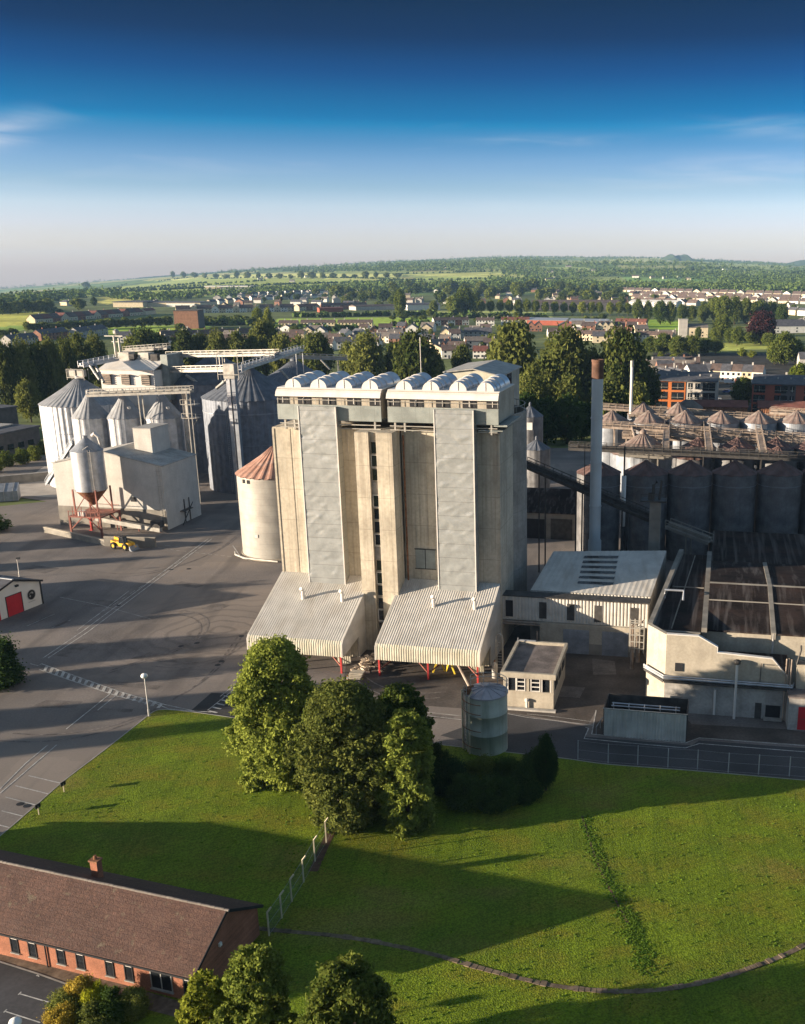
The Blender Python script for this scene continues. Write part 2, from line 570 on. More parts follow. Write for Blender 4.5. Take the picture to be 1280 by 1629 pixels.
M['dark_steel'] = mat('dark_steelwork', (0.07, 0.065, 0.06), 0.7, 0.3, var=0.3, scale=1.0)
M['gantry'] = mat('pale_gantry_steel', (0.38, 0.36, 0.32), 0.55, 0.3, var=0.2, scale=0.8, streak=((0.6, 0.6, 0.6), 0.4, (0.30, 0.24, 0.19)))
M['gantry_rust'] = mat('rusty_gantry_steel', (0.30, 0.235, 0.185), 0.7, 0.2, var=0.3, scale=0.8, streak=((0.6, 0.6, 0.6), 0.5, (0.50, 0.44, 0.38)))
M['red_steel'] = mat('red_painted_steel', (0.42, 0.045, 0.04), 0.5, var=0.2, scale=2)
M['red_frame'] = mat('faded_red_steel', (0.24, 0.085, 0.06), 0.6, var=0.3, scale=1)
M['red_door'] = mat('red_door_paint', (0.48, 0.02, 0.03), 0.5, var=0.06, scale=1)
M['yellow'] = mat('yellow_machine_paint', (0.75, 0.42, 0.02), 0.35, var=0.06, scale=2, spec=0.5)
M['yellow_post'] = mat('yellow_bollard_paint', (0.70, 0.52, 0.04), 0.5, var=0.12, scale=2)
M['tyre'] = mat('tyre_rubber', (0.02, 0.02, 0.02), 0.9, var=0.2)
M['glass'] = mat('dark_glass', (0.015, 0.018, 0.022), 0.08, 0.0, var=0.3, scale=0.5, spec=0.6)
M['black'] = mat('black_trim', (0.02, 0.02, 0.022), 0.7, var=0.2)
M['chimney_paint'] = mat('pale_blue_grey_paint', (0.50, 0.52, 0.52), 0.5, 0.1, var=0.08, scale=0.3, streak=((1, 1, 0.1), 0.3, (0.36, 0.36, 0.35)))
M['chimney_rust'] = mat('rusted_chimney_cap', (0.12, 0.062, 0.04), 0.85, var=0.35, scale=0.8)
M['dark_conc'] = mat('dark_old_concrete', (0.22, 0.20, 0.17), 0.9, var=0.2, scale=0.5)  # one dark concrete tone for walls, plinths and caps
M['tar_roof'] = mat('tarred_roof', (0.026, 0.020, 0.018), 0.9, spec=0.06, var=0.4, scale=0.25, fine=0.25, fscale=3, streak=[((0.22, 0.22, 0.25), 0.8, (0.062, 0.038, 0.030)), ((1.3, 0.05, 1), 0.7, (0.16, 0.14, 0.13))])
M['flat_roof'] = mat('gravel_felt_roof', (0.15, 0.125, 0.115), 0.9, var=0.3, scale=0.5, fine=0.2, fscale=6, streak=((0.5, 0.5, 0.5), 0.5, (0.24, 0.20, 0.18)))
M['roof_tile'] = mat('brown_roof_tile', (0.092, 0.050, 0.038), 0.85, var=0.16, scale=0.35, fine=0.28, fscale=5, streak=((0.5, 1.6, 1.6), 0.35, (0.13, 0.085, 0.068)), bump=0.5, bscale=9, extra=_tiles)
M['brick'] = mat('red_brick', (0.33, 0.135, 0.078), 0.9, var=0.18, scale=0.6, fine=0.15, fscale=10, extra=_brick(4.5, (0.75, 0.7, 0.65)))
M['slate'] = mat('slate_roof', (0.085, 0.085, 0.095), 0.75, var=0.25, scale=0.6, fine=0.12, fscale=3)
M['brown_slate'] = mat('brown_roof', (0.115, 0.082, 0.07), 0.85, var=0.25, scale=0.4, fine=0.12, fscale=3)
M['grey_tile'] = mat('grey_brown_roof', (0.17, 0.145, 0.125), 0.85, var=0.2, scale=0.4, fine=0.12, fscale=3)
M['red_tile'] = mat('red_tile_roof', (0.17, 0.065, 0.048), 0.85, var=0.2, scale=0.4, fine=0.1, fscale=3)
M['w_white'] = mat('white_house_render', (0.72, 0.69, 0.62), 0.85, var=0.07, scale=0.4)
M['w_cream'] = mat('cream_house_render', (0.60, 0.50, 0.34), 0.85, var=0.10, scale=0.4)
M['w_grey'] = mat('grey_house_render', (0.42, 0.39, 0.35), 0.85, var=0.10, scale=0.4)
M['w_brick'] = mat('house_brick', (0.30, 0.15, 0.10), 0.9, var=0.15, scale=0.5)
M['w_yellow'] = mat('yellow_house_render', (0.62, 0.47, 0.16), 0.85, var=0.08, scale=0.4)
M['w_orange'] = mat('orange_render', (0.42, 0.13, 0.035), 0.85, var=0.07, scale=0.3)
M['w_red'] = mat('red_brown_render', (0.32, 0.085, 0.05), 0.85, var=0.08, scale=0.3)
M['w_dark'] = mat('dark_brick_cladding', (0.11, 0.10, 0.10), 0.8, var=0.2, scale=0.5)
M['asphalt'] = None
def _yard(n, l, t, c, mix, rng, noise):
    def mp(sc, rot=0):
        q = n.new('ShaderNodeMapping')
        q.inputs['Scale'].default_value = sc
        q.inputs['Rotation'].default_value = (0, 0, rot)
        l.new(t.outputs['Object'], q.inputs[0])
        return q.outputs[0]
    c = mix(rng(noise(1, 6, mp((.035, .05, 1), .5)).outputs['Fac'], .42, .62, 0, .75), c, (0.28, 0.23, 0.19))
    c = mix(rng(noise(1, 5, mp((.22, .03, 1), -.75)).outputs['Fac'], .52, .66, 0, .5), c, (0.078, 0.068, 0.064))
    c = mix(rng(noise(1, 5, mp((.02, .3, 1), -.2)).outputs['Fac'], .55, .7, 0, .45), c, (0.25, 0.21, 0.18))
    w = n.new('ShaderNodeTexWave')                    # tyre scrub rings
    w.wave_type = 'RINGS'
    w.rings_direction = 'Z'
    w.inputs['Scale'].default_value = 0.11
    w.inputs['Distortion'].default_value = 9
    w.inputs['Detail'].default_value = 3
    q = n.new('ShaderNodeMapping')
    q.inputs['Location'].default_value = (49, -147, 0)
    l.new(t.outputs['Object'], q.inputs[0])
    l.new(q.outputs[0], w.inputs['Vector'])
    g = n.new('ShaderNodeVectorMath'); g.operation = 'LENGTH'
    l.new(q.outputs[0], g.inputs[0])
    fall = rng(g.outputs['Value'], 5, 24, 0.4, 0.0)
    k = n.new('ShaderNodeMath'); k.operation = 'MULTIPLY'
    l.new(rng(w.outputs['Fac'], .72, 1, 0, 1), k.inputs[0]); l.new(fall, k.inputs[1])
    c = mix(k.outputs[0], c, (0.05, 0.045, 0.043))
    v = n.new('ShaderNodeTexVoronoi')                 # slab / patch repairs
    v.inputs['Scale'].default_value = 0.09
    v.distance = 'CHEBYCHEV'
    l.new(t.outputs['Object'], v.inputs['Vector'])
    s = n.new('ShaderNodeSeparateColor'); l.new(v.outputs['Color'], s.inputs[0])
    return mix(rng(s.outputs[0], 0, 1, 0, .28), c, (0.075, 0.072, 0.07))
M['asphalt'] = mat('yard_asphalt', (0.180, 0.156, 0.142), 0.9, var=0.2, scale=0.12, fine=0.22, fscale=3.5, bump=0.25, bscale=12, extra=_yard)
M['asphalt_dark'] = mat('dark_asphalt', (0.045, 0.043, 0.042), 0.9, var=0.2, scale=0.3, fine=0.15, fscale=4)
M['road'] = mat('road_asphalt', (0.060, 0.058, 0.060), 0.9, var=0.25, scale=0.15, fine=0.15, fscale=4)
M['tyre_mark'] = mat('rubber_scrub_mark', (0.152, 0.130, 0.117), 0.9, var=0.4, scale=0.6, fine=0.3, fscale=3)
M['patch'] = mat('asphalt_repair', (0.14, 0.12, 0.107), 0.9, var=0.25, scale=0.6, fine=0.2, fscale=4)
M['service_yard'] = mat('dark_brown_concrete', (0.085, 0.070, 0.060), 0.9, var=0.3, scale=0.25, fine=0.2, fscale=3, streak=((0.3, 0.3, 1), 0.6, (0.05, 0.042, 0.038)))  # darker, browner base with blotches
M['paving'] = mat('pale_concrete_slab', (0.36, 0.32, 0.28), 0.9, var=0.15, scale=0.3, fine=0.1, fscale=4)
M['kerb'] = mat('kerb_stone', (0.30, 0.28, 0.25), 0.9, var=0.15, scale=1)
M['line'] = mat('worn_white_line', (0.42, 0.40, 0.37), 0.8, var=0.3, scale=0.8, fine=0.3, fscale=4)
M['soil'] = mat('bare_soil', (0.10, 0.055, 0.035), 0.95, var=0.3, scale=1.5)
M['cobble'] = mat('stone_edging', (0.15, 0.11, 0.075), 0.95, var=0.3, scale=0.8, fine=0.3, fscale=3)
def _lawn(n, l, t, c, mix, rng, noise):
    def mp(sc, rot=0):
        q = n.new('ShaderNodeMapping')
        q.inputs['Scale'].default_value = sc
        q.inputs['Rotation'].default_value = (0, 0, rot)
        l.new(t.outputs['Object'], q.inputs[0])
        return q.outputs[0]
    c = mix(rng(noise(1, 6, mp((.16, .30, 1), .25)).outputs['Fac'], .45, .65, 0, .8), c, (0.190, 0.175, 0.020))
    c = mix(rng(noise(1, 6, mp((.11, .14, 1), .9)).outputs['Fac'], .5, .66, 0, .6), c, (0.088, 0.142, 0.014))
    c = mix(rng(noise(1, 5, mp((.07, .12, 1), 2.0)).outputs['Fac'], .60, .72, 0, .45), c, (0.23, 0.165, 0.05))
    c = mix(rng(noise(1, 4, mp((1.6, .10, 1), -.45)).outputs['Fac'], .5, .68, 0, .5), c, (0.080, 0.125, 0.012))
    wv = n.new('ShaderNodeTexWave')                   # mowing lines
    wv.inputs['Scale'].default_value = 0.42
    wv.inputs['Distortion'].default_value = 1.6
    wv.inputs['Detail'].default_value = 3
    l.new(mp((1, 1, 1), 1.05), wv.inputs['Vector'])
    c = mix(rng(wv.outputs['Fac'], .55, 1, 0, .28), c, (0.075, 0.118, 0.012))
    c = mix(rng(noise(1, 5, mp((.05, .09, 1), 4.0)).outputs['Fac'], .60, .70, 0, .55), c, (0.215, 0.165, 0.045))
    f = rng(noise(6.5, 4).outputs['Fac'], .35, .68, 0.60, 1.35)
    cc = n.new('ShaderNodeCombineColor')
    for i in range(3):
        l.new(f, cc.inputs[i])
    return mix(1.0, c, cc.outputs[0], 'MULTIPLY')
M['grass'] = mat('lawn_grass', (0.145, 0.198, 0.014), 0.9, var=0.15, scale=0.2, bump=0.9, bscale=7, spec=0.1, extra=_lawn)
M['line_b'] = mat('pale_road_paint', (0.50, 0.48, 0.44), 0.8, var=0.25, scale=1.2, fine=0.2, fscale=5)
M['bark'] = mat('bark', (0.085, 0.065, 0.05), 0.95, var=0.3, scale=3)
M['scrap'] = mat('mixed_rubble', (0.45, 0.36, 0.27), 0.85, var=0.6, scale=1.6)
M['rust'] = mat('rusty_iron', (0.22, 0.10, 0.05), 0.85, var=0.4, scale=2)
M['green_tank'] = mat('algae_stained_tank', (0.42, 0.43, 0.35), 0.6, 0.0, var=0.15, scale=0.6, streak=[((1.2, 1.2, 0.15), 0.6, (0.13, 0.17, 0.12)), ((0.5, 0.5, 0.2), 0.4, (0.34, 0.34, 0.25))])
M['tank_top'] = mat('tank_lid_steel', (0.36, 0.34, 0.36), 0.5, 0.4, var=0.2, scale=0.7)
def mesh_mat(name, col, alpha):
    m = mat(name, col, 0.8)
    m.node_tree.nodes['Principled BSDF'].inputs['Alpha'].default_value = alpha
    return m
M['green_mesh'] = mesh_mat('green_fence_mesh', (0.07, 0.17, 0.11), 0.25)
M['wire_mesh'] = mesh_mat('wire_fence_mesh', (0.25, 0.25, 0.25), 0.04)
M['post_conc'] = mat('pale_fence_post', (0.55, 0.47, 0.33), 0.85, var=0.12, scale=2)
M['post_grey'] = mat('grey_fence_post', (0.40, 0.40, 0.40), 0.6, 0.2, var=0.12, scale=2)
M['lampglass'] = mat('opal_lamp_globe', (0.75, 0.74, 0.70), 0.25, var=0.03, spec=0.5)
M['cone_orange'] = mat('orange_cone', (0.65, 0.12, 0.03), 0.5, var=0.1)
M['cars'] = [mat('car_paint_silver', (0.45, 0.46, 0.48), 0.3, 0.5, var=0.02), mat('car_paint_white', (0.75, 0.75, 0.75), 0.3, var=0.02), mat('car_paint_blue', (0.05, 0.09, 0.25), 0.3, 0.3, var=0.02), mat('car_paint_dark', (0.03, 0.03, 0.035), 0.3, var=0.02), mat('car_paint_red', (0.35, 0.03, 0.03), 0.3, var=0.02)]
L_MID = leafmat('foliage_green', (0.044, 0.075, 0.017), (0.193, 0.219, 0.043))
L_POP = leafmat('foliage_poplar', (0.054, 0.077, 0.021), (0.207, 0.218, 0.056))
L_BRIGHT = leafmat('foliage_bright', (0.088, 0.123, 0.016), (0.260, 0.280, 0.039))
L_NEAR = leafmat('foliage_ash', (0.081, 0.113, 0.022), (0.307, 0.349, 0.065), 0.3)
L_OLIVE = leafmat('foliage_olive', (0.095, 0.115, 0.028), (0.31, 0.325, 0.075), 0.3)
L_DARK = leafmat('foliage_dark', (0.024, 0.054, 0.017), (0.084, 0.129, 0.030))
L_COPPER = leafmat('foliage_copper_beech', (0.032, 0.014, 0.018), (0.079, 0.032, 0.032))
L_YEL = leafmat('foliage_golden', (0.240, 0.270, 0.020), (0.500, 0.480, 0.035), 0.2)
L_GOLD = leafmat('foliage_straw_shrub', (0.280, 0.210, 0.030), (0.520, 0.380, 0.070), 0.2)
L_FAR = leafmat('foliage_far_wood', (0.040, 0.078, 0.022), (0.143, 0.187, 0.048), 0.1)
L_WEED = leafmat('foliage_weeds', (0.093, 0.187, 0.026), (0.294, 0.399, 0.054))
# ------------------------------------------------------------------ ground, yard, lawns, markings
FIELDS = [  # photo outline, colour
    ([(660, 416), (770, 411), (800, 414), (680, 420)], (0.40, 0.42, 0.15)),
    ([(820, 418), (940, 415), (960, 419), (830, 422)], (0.34, 0.38, 0.12)),
    ([(980, 422), (1090, 422), (1100, 427), (990, 427)], (0.42, 0.42, 0.16)),
    ([(690, 426), (800, 424), (810, 428), (700, 430)], (0.32, 0.38, 0.12)),
    ([(1140, 430), (1280, 434), (1280, 439), (1150, 436)], (0.36, 0.40, 0.12)),
    ([(440, 424), (560, 419), (580, 422), (450, 428)], (0.36, 0.38, 0.14)),
    ([(880, 434), (1000, 432), (1010, 436), (890, 438)], (0.36, 0.42, 0.12)),
    ([(-200, 500), (60, 474), (160, 459), (330, 441), (620, 446), (660, 449), (560, 458), (330, 466), (200, 466), (60, 482), (-200, 512)], (0.381, 0.432, 0.102)),
    ([(230, 447), (330, 440), (430, 435), (640, 436), (640, 445), (420, 442), (300, 446)], (0.620, 0.620, 0.190)),
    ([(-200, 514), (0, 500), (60, 496), (88, 499), (92, 506), (30, 518), (-200, 530)], (0.558, 0.532, 0.102)),
    ([(-200, 532), (0, 520), (50, 512), (50, 522), (0, 532)], (0.304, 0.432, 0.075)),
    ([(150, 480), (230, 469), (240, 474), (170, 484)], (0.620, 0.558, 0.152)),
    ([(150, 473), (245, 466), (330, 464), (330, 470), (180, 478)], (0.584, 0.507, 0.128)),
    ([(620, 446), (700, 440), (860, 444), (880, 452), (700, 455), (600, 456)], (0.406, 0.483, 0.115)),
    ([(640, 437), (760, 433), (860, 437), (860, 443), (700, 440)], (0.532, 0.532, 0.152)),
    ([(880, 452), (960, 452), (990, 457), (900, 459)], (0.507, 0.558, 0.102)),
    ([(990, 441), (1160, 440), (1180, 447), (1000, 449)], (0.254, 0.406, 0.102)),
    ([(960, 413), (1060, 410), (1070, 415), (970, 419)], (0.558, 0.558, 0.203)),
    ([(1100, 416), (1260, 424), (1250, 430), (1120, 424)], (0.457, 0.507, 0.178)),
    ([(720, 412), (800, 410), (830, 415), (730, 417)], (0.432, 0.483, 0.178)),
    ([(540, 416), (620, 413), (640, 417), (560, 421)], (0.381, 0.432, 0.178)),
    ([(840, 425), (930, 424), (940, 429), (850, 431)], (0.406, 0.483, 0.152)),
    ([(170, 520), (330, 516), (345, 530), (170, 536)], (0.381, 0.507, 0.075)),
    ([(440, 507), (690, 504), (690, 524), (440, 526)], (0.381, 0.507, 0.075)),
    ([(690, 494), (880, 496), (880, 506), (690, 506)], (0.406, 0.432, 0.128)),
    ([(1010, 508), (1090, 510), (1080, 526), (1015, 520)], (0.331, 0.483, 0.051)),
    ([(1130, 546), (1225, 540), (1240, 552), (1140, 560)], (0.432, 0.457, 0.102)),
    ([(1040, 560), (1280, 560), (1400, 700), (1000, 660)], (0.075, 0.070, 0.062)),
    ([(-100, 655), (70, 730), (70, 765), (-100, 800)], (0.254, 0.381, 0.064)),
]
def inpoly(x, y, poly):
    c = False
    j = len(poly) - 1
    for i in range(len(poly)):
        xi, yi = poly[i]
        xj, yj = poly[j]
        if (yi > y) != (yj > y) and x < (xj - xi) * (y - yi) / (yj - yi) + xi:
            c = not c
        j = i
    return c
def build_terrain():
    ts = np.concatenate([np.linspace(-2.2, -0.62, 40)[:-1], np.linspace(-0.62, 0.36, 420), np.linspace(0.36, 2.0, 40)[1:]])
    ys = np.concatenate([np.linspace(-160, 60, 12)[:-1], np.geomspace(60, 9000, 230)])
    nx, ny = len(ts), len(ys)
    vs, cols = [], []
    rnd = random.Random(4)
    near = np.array((0.14, 0.165, 0.06))
    for y in ys:
        for t in ts:
            X = t * (y + 170)
            z = terrain(X, y)
            vs.append((X, y, z - 0.15))
            c = near
            if y > 240:
                px, py = pix(X, y, z)
                if py < 830:
                    for poly, fc in FIELDS:
                        if inpoly(px, py, poly):
                            c = fc
                            break
                    else:
                        if y > 2000:
                            cx, cy = int(X / 330 + 0.4 * sin(y * .002)), int(y / 420 + .3 * sin(X * .003))
                            r_ = random.Random(cx * 7919 + cy * 104729).random()
                            c = [(0.16, 0.23, 0.065), (0.30, 0.34, 0.10), (0.42, 0.39, 0.14), (0.13, 0.18, 0.06), (0.22, 0.30, 0.085)][int(r_ * 5)]
            cols.append((*c, 1))
    fs = [(j * nx + i, j * nx + i + 1, (j + 1) * nx + i + 1, (j + 1) * nx + i) for j in range(ny - 1) for i in range(nx - 1)]
    me = bpy.data.meshes.new('ground')
    me.from_pydata(vs, [], fs)
    a = me.color_attributes.new('field', 'FLOAT_COLOR', 'POINT')
    a.data.foreach_set('color', np.array(cols, dtype=np.float32).ravel())
    m = bpy.data.materials.new('open_country')
    m.use_nodes = True
    n = m.node_tree.nodes
    l = m.node_tree.links
    b = n['Principled BSDF']
    b.inputs['Roughness'].default_value = 0.95
    b.inputs['Specular IOR Level'].default_value = 0.1
    at = n.new('ShaderNodeAttribute')
    at.attribute_name = 'field'
    t = n.new('ShaderNodeTexCoord')
    f = None
    for sc, lo, hi in ((0.012, .72, 1.25), (0.15, .75, 1.25)):
        q = n.new('ShaderNodeTexNoise')
        q.inputs['Scale'].default_value = sc
        q.inputs['Detail'].default_value = 5
        l.new(t.outputs['Object'], q.inputs['Vector'])
        r = n.new('ShaderNodeMapRange')
        r.inputs['From Min'].default_value = .35
        r.inputs['From Max'].default_value = .65
        r.inputs['To Min'].default_value = lo
        r.inputs['To Max'].default_value = hi
        l.new(q.outputs['Fac'], r.inputs['Value'])
        k = n.new('ShaderNodeVectorMath')
        k.operation = 'SCALE'
        l.new(f or at.outputs['Color'], k.inputs[0])
        l.new(r.outputs[0], k.inputs['Scale'])
        f = k.outputs[0]
    l.new(f, b.inputs['Base Color'])
    me.materials.append(m)
    me.polygons.foreach_set('use_smooth', [True] * len(me.polygons))
    o = put('ground', me)
    o['kind'] = 'structure'
build_terrain()

def smooth(pts, k=6):
    """Catmull-Rom through the points"""
    out = []
    for i in range(len(pts) - 1):
        p0 = pts[max(i - 1, 0)]; p1 = pts[i]; p2 = pts[i + 1]; p3 = pts[min(i + 2, len(pts) - 1)]
        for j in range(k):
            t = j / k
            out.append(tuple(0.5 * (2 * b + (c - a) * t + (2 * a - 5 * b + 4 * c - d) * t * t + (3 * b - a - 3 * c + d) * t ** 3) for a, b, c, d in zip(p0, p1, p2, p3)))
    out.append(pts[-1])
    return out
def gpoly(px):
    return [P(x, y)[:2] for x, y in px]
def sheet(name, pts, z, m):
    mb = MB()
    mb.add([(x, y, z) for x, y in pts], [tuple(range(len(pts)))])
    o = struct(name, mb, m)
    me = o.data
    import bmesh
    bm = bmesh.new()
    bm.from_mesh(me)
    bmesh.ops.triangulate(bm, faces=bm.faces[:])
    for f in bm.faces:
        if f.normal.z < 0:
            f.normal_flip()
    bm.to_mesh(me)
    bm.free()
    return o
def ribbon(mb, pts, w, z):
    """flat band of width w along world xy points"""
    vs = []
    for i, p in enumerate(pts):
        a = pts[max(i - 1, 0)]
        b = pts[min(i + 1, len(pts) - 1)]
        d = hypot(b[0] - a[0], b[1] - a[1]) or 1
        nx_, ny_ = -(b[1] - a[1]) / d * w / 2, (b[0] - a[0]) / d * w / 2
        vs += [(p[0] + nx_, p[1] + ny_, z), (p[0] - nx_, p[1] - ny_, z)]
    mb.add(vs, [(2 * i, 2 * i + 1, 2 * i + 3, 2 * i + 2) for i in range(len(pts) - 1)])

# the yard: one asphalt sheet under the whole plant
sheet('yard', [(-230, 60), (70, 60), (110, 150), (110, 300), (-40, 320), (-150, 300), (-165, 262), (-118, 238), (-140, 225), (-230, 235)], 0.0, M['asphalt'])
sheet('concrete_apron', gpoly([(-40, 800), (8, 786), (70, 742), (100, 742), (100, 792), (40, 789)]), 0.02, M['paving'])
sheet('service_road', gpoly([(700, 1170), (800, 1133), (935, 1156), (932, 1172), (1100, 1186), (1112, 1178), (1290, 1191), (1450, 1205), (1450, 1262), (1286, 1242), (1100, 1226), (967, 1216), (900, 1206), (800, 1195)]), 0.012, M['road'])
sheet('service_yard', gpoly([(795, 985), (1020, 1035), (1052, 1098), (1100, 1152), (1250, 1160), (1300, 1168), (1300, 1186), (1112, 1173), (1090, 1181), (942, 1167), (948, 1130), (935, 1153), (800, 1132), (640, 1120), (545, 1090), (560, 1000)]), 0.006, M['service_yard'])
sheet('patch_of_dark_asphalt', gpoly([(304, 1130), (336, 1102), (398, 1106), (420, 1150), (380, 1145)]), 0.012, M['asphalt_dark'])
# lawn, slightly raised behind a kerb
LAWN_EDGE = smooth([(-260, 1500), (-120, 1415), (-40, 1360), (0, 1331), (55, 1284), (102, 1243), (165, 1195), (222, 1150), (238, 1137), (256, 1130), (300, 1133), (345, 1139), (400, 1147), (480, 1156), (560, 1165), (640, 1178), (720, 1188), (800, 1197), (900, 1208), (967, 1217), (1100, 1227), (1286, 1243), (1500, 1262)], 5)
lawn = gpoly(LAWN_EDGE) + [(70, 70), (60, -20), (-130, -20), (-130, 90)]
lw = sheet('lawn', lawn, 0.10, M['grass'])
kb = MB()
ge = gpoly(LAWN_EDGE)
for a, b in zip(ge, ge[1:]):
    kb.beam((a[0], a[1], 0.045), (b[0], b[1], 0.045), 0.14, 0.15)
struct('kerb', kb, M['kerb'])
# curved stone edging across the right-hand lawn, the disturbed soil by the mesh fence
pth = smooth([(405, 1478), (440, 1482), (560, 1494), (680, 1518), (760, 1541), (860, 1566), (940, 1577), (1010, 1579), (1080, 1572), (1150, 1556), (1220, 1532), (1280, 1505), (1400, 1440)], 8)
pb = MB()
ribbon(pb, gpoly(pth), 0.46, 0.125)
struct('path', pb, M['cobble'])
pe = MB()
gp = gpoly(pth)
rr = random.Random(8)
for a, b in zip(gp, gp[1:]):
    L_ = hypot(b[0] - a[0], b[1] - a[1])
    nn = max(1, int(L_ / 0.5))
    for i in range(nn):
        t0, t1 = i / nn, (i + 0.86) / nn
        for sd_ in (0,):
            ox, oy = -(b[1] - a[1]) / L_ * sd_, (b[0] - a[0]) / L_ * sd_
            h = 0.14 + rr.random() * .05
            q0 = (a[0] + (b[0] - a[0]) * t0 + ox, a[1] + (b[1] - a[1]) * t0 + oy, h - .06)
            q1 = (a[0] + (b[0] - a[0]) * t1 + ox, a[1] + (b[1] - a[1]) * t1 + oy, h - .06)
            if rr.random() < .6:
                pe.beam(q0, q1, rr.uniform(.38, .6), .12)
struct('path_edging', pe, M['cobble'])
sb = MB()
ribbon(sb, gpoly(smooth([(548, 1286), (536, 1308), (522, 1334), (508, 1365), (498, 1388)])), 0.9, 0.12)
struct('bare_soil', sb, M['soil'])
rt = MB()
ribbon(rt, gpoly(smooth([(926, 1300), (940, 1345), (957, 1390), (980, 1435), (1000, 1472)])), .22, .115)
struct('rut', rt, M['soil'])
# the car park and pavement of the brick building
sheet('car_park', gpoly([(-80, 1518), (0, 1533), (60, 1552), (118, 1573), (98, 1600), (82, 1640), (70, 1720), (-200, 1700)]), 0.125, M['road'])
kk = MB()
ribbon(kk, gpoly([(-80, 1513), (0, 1533), (60, 1552), (118, 1573)]), 0.16, 0.19)
ribbon(kk, gpoly([(118, 1573), (98, 1600), (82, 1640)]), 0.16, 0.19)
struct('car_park_kerb', kk, M['kerb'])
sheet('pavement', gpoly([(-80, 1490), (0, 1514), (140, 1553), (330, 1608), (318, 1630), (200, 1600), (118, 1573), (60, 1552), (0, 1533), (-80, 1513)]), 0.15, M['cobble'])

ln = MB()
def line(px, w=0.16, dash=None, z=0.02):
    g = gpoly(px)
    if not dash:
        ribbon(ln, g, w, z)
        return
    for a, b in zip(g, g[1:]):
        L_ = hypot(b[0] - a[0], b[1] - a[1])
        n_ = max(1, int(L_ / dash))
        for i in range(n_):
            t0, t1 = i / n_, (i + .6) / n_
            ribbon(ln, [(a[0] + (b[0] - a[0]) * t, a[1] + (b[1] - a[1]) * t) for t in (t0, t1)], w, z)
line([(331, 857), (218, 940), (130, 1005), (68, 1047)], .17)
line([(337, 857), (226, 940), (140, 1005), (76, 1047)], .17)
line([(205, 940), (122, 1003)], .12)
line([(48, 1056), (60, 1059), (66, 1056)], .16)
line([(66, 1056), (110, 1072), (192, 1101), (262, 1121), (308, 1131)], .16)
line([(62, 1065), (108, 1081), (188, 1108), (230, 1118)], .16)
line([(236, 1114), (268, 1128), (300, 1131), (336, 1133)], .16)
ra, rb = gpoly([(70, 1058), (192, 1101), (262, 1121)]), gpoly([(66, 1067), (188, 1108), (256, 1128)])
for seg in (0, 1):
    n_ = 13 if seg == 0 else 7
    for i in range(n_):
        t = (i + .5) / n_
        p0 = [ra[seg][k] + (ra[seg + 1][k] - ra[seg][k]) * t for k in (0, 1)]
        p1 = [rb[seg][k] + (rb[seg + 1][k] - rb[seg][k]) * t for k in (0, 1)]
        ribbon(ln, [p0, p1], .42, 0.026)
line([(176, 1103), (105, 1160)], .15)
line([(186, 1105), (155, 1130)], .15)
line([(76, 1185), (40, 1215), (0, 1255)], .14)
line([(90, 1185), (0, 1262)], .14)
for a, b in (((45, 1234), (100, 1247)), ((24, 1250), (80, 1264)), ((8, 1268), (61, 1282)), ((2, 1290), (38, 1299)), ((-20, 1308), (16, 1317))):
    line([a, b], .15)
line([(330, 1130), (368, 1100), (402, 1060)], .14)
line([(350, 1108), (398, 1070)], .12)
line([(372, 1098), (392, 1104)], .12)
for i in range(5):
    t = i / 5
    line([(332 + 30 * t, 1131 - 30 * t), (345 + 30 * t, 1134 - 30 * t)], .3)
line([(660, 1131), (742, 1140)], .12)
line([(664, 1137), (742, 1146)], .12)
line([(800, 1134), (836, 1141), (944, 1154)], .14)
line([(838, 1136), (872, 1139), (940, 1148)], .10)
line([(931, 1157), (936, 1159), (929, 1175), (1000, 1182), (1090, 1190), (1112, 1183), (1290, 1197)], .16)
line([(948, 1130), (941, 1168), (1000, 1174), (1090, 1182), (1112, 1174), (1290, 1187)], .14)
line([(150, 982), (320, 870)], .10, 3.0)
line([(95, 950), (160, 963), (240, 985)], .10)
for i in range(7):
    line([(42 + i * 5, 996 - i * 2.2), (57 + i * 5, 990 - i * 2.2)], .13)
for i in range(5):
    line([(82 + i * 4, 999 - i * 1.7), (96 + i * 4, 993 - i * 1.7)], .16)
line([(232, 868), (290, 877), (372, 886)], .12, 1.5)
line([(262, 868), (312, 872)], .1, 2)
line([(370, 868), (384, 888), (400, 893)], .2)
struct('road_marking', ln, M['line'])
tm = MB()                                             # black scrub marks left by turning lorries
def scrub(px, w=.28, z=.016, off=(0, 1.9)):
    g = gpoly(smooth(px, 8))
    for o_ in off:
        ribbon(tm, [(x + o_ * .3, y + o_) for x, y in g], w, z + .001 * o_)
scrub([(205, 992), (270, 978), (310, 985), (318, 1005), (292, 1030), (230, 1052), (160, 1075)])
scrub([(0, 1178), (60, 1180), (130, 1172), (200, 1152), (260, 1122), (330, 1075), (380, 1010)])
scrub([(120, 910), (190, 918), (270, 905), (340, 878), (378, 850)], .22)
scrub([(240, 1060), (300, 1062), (350, 1050), (395, 1020)], .2)
scrub([(700, 1110), (640, 1112), (590, 1098), (560, 1075)], .2)
struct('tyre_mark', tm, M['tyre_mark'])
pr = random.Random(19)
pt_ = MB()                                            # repair patches and old oil stains in the asphalt
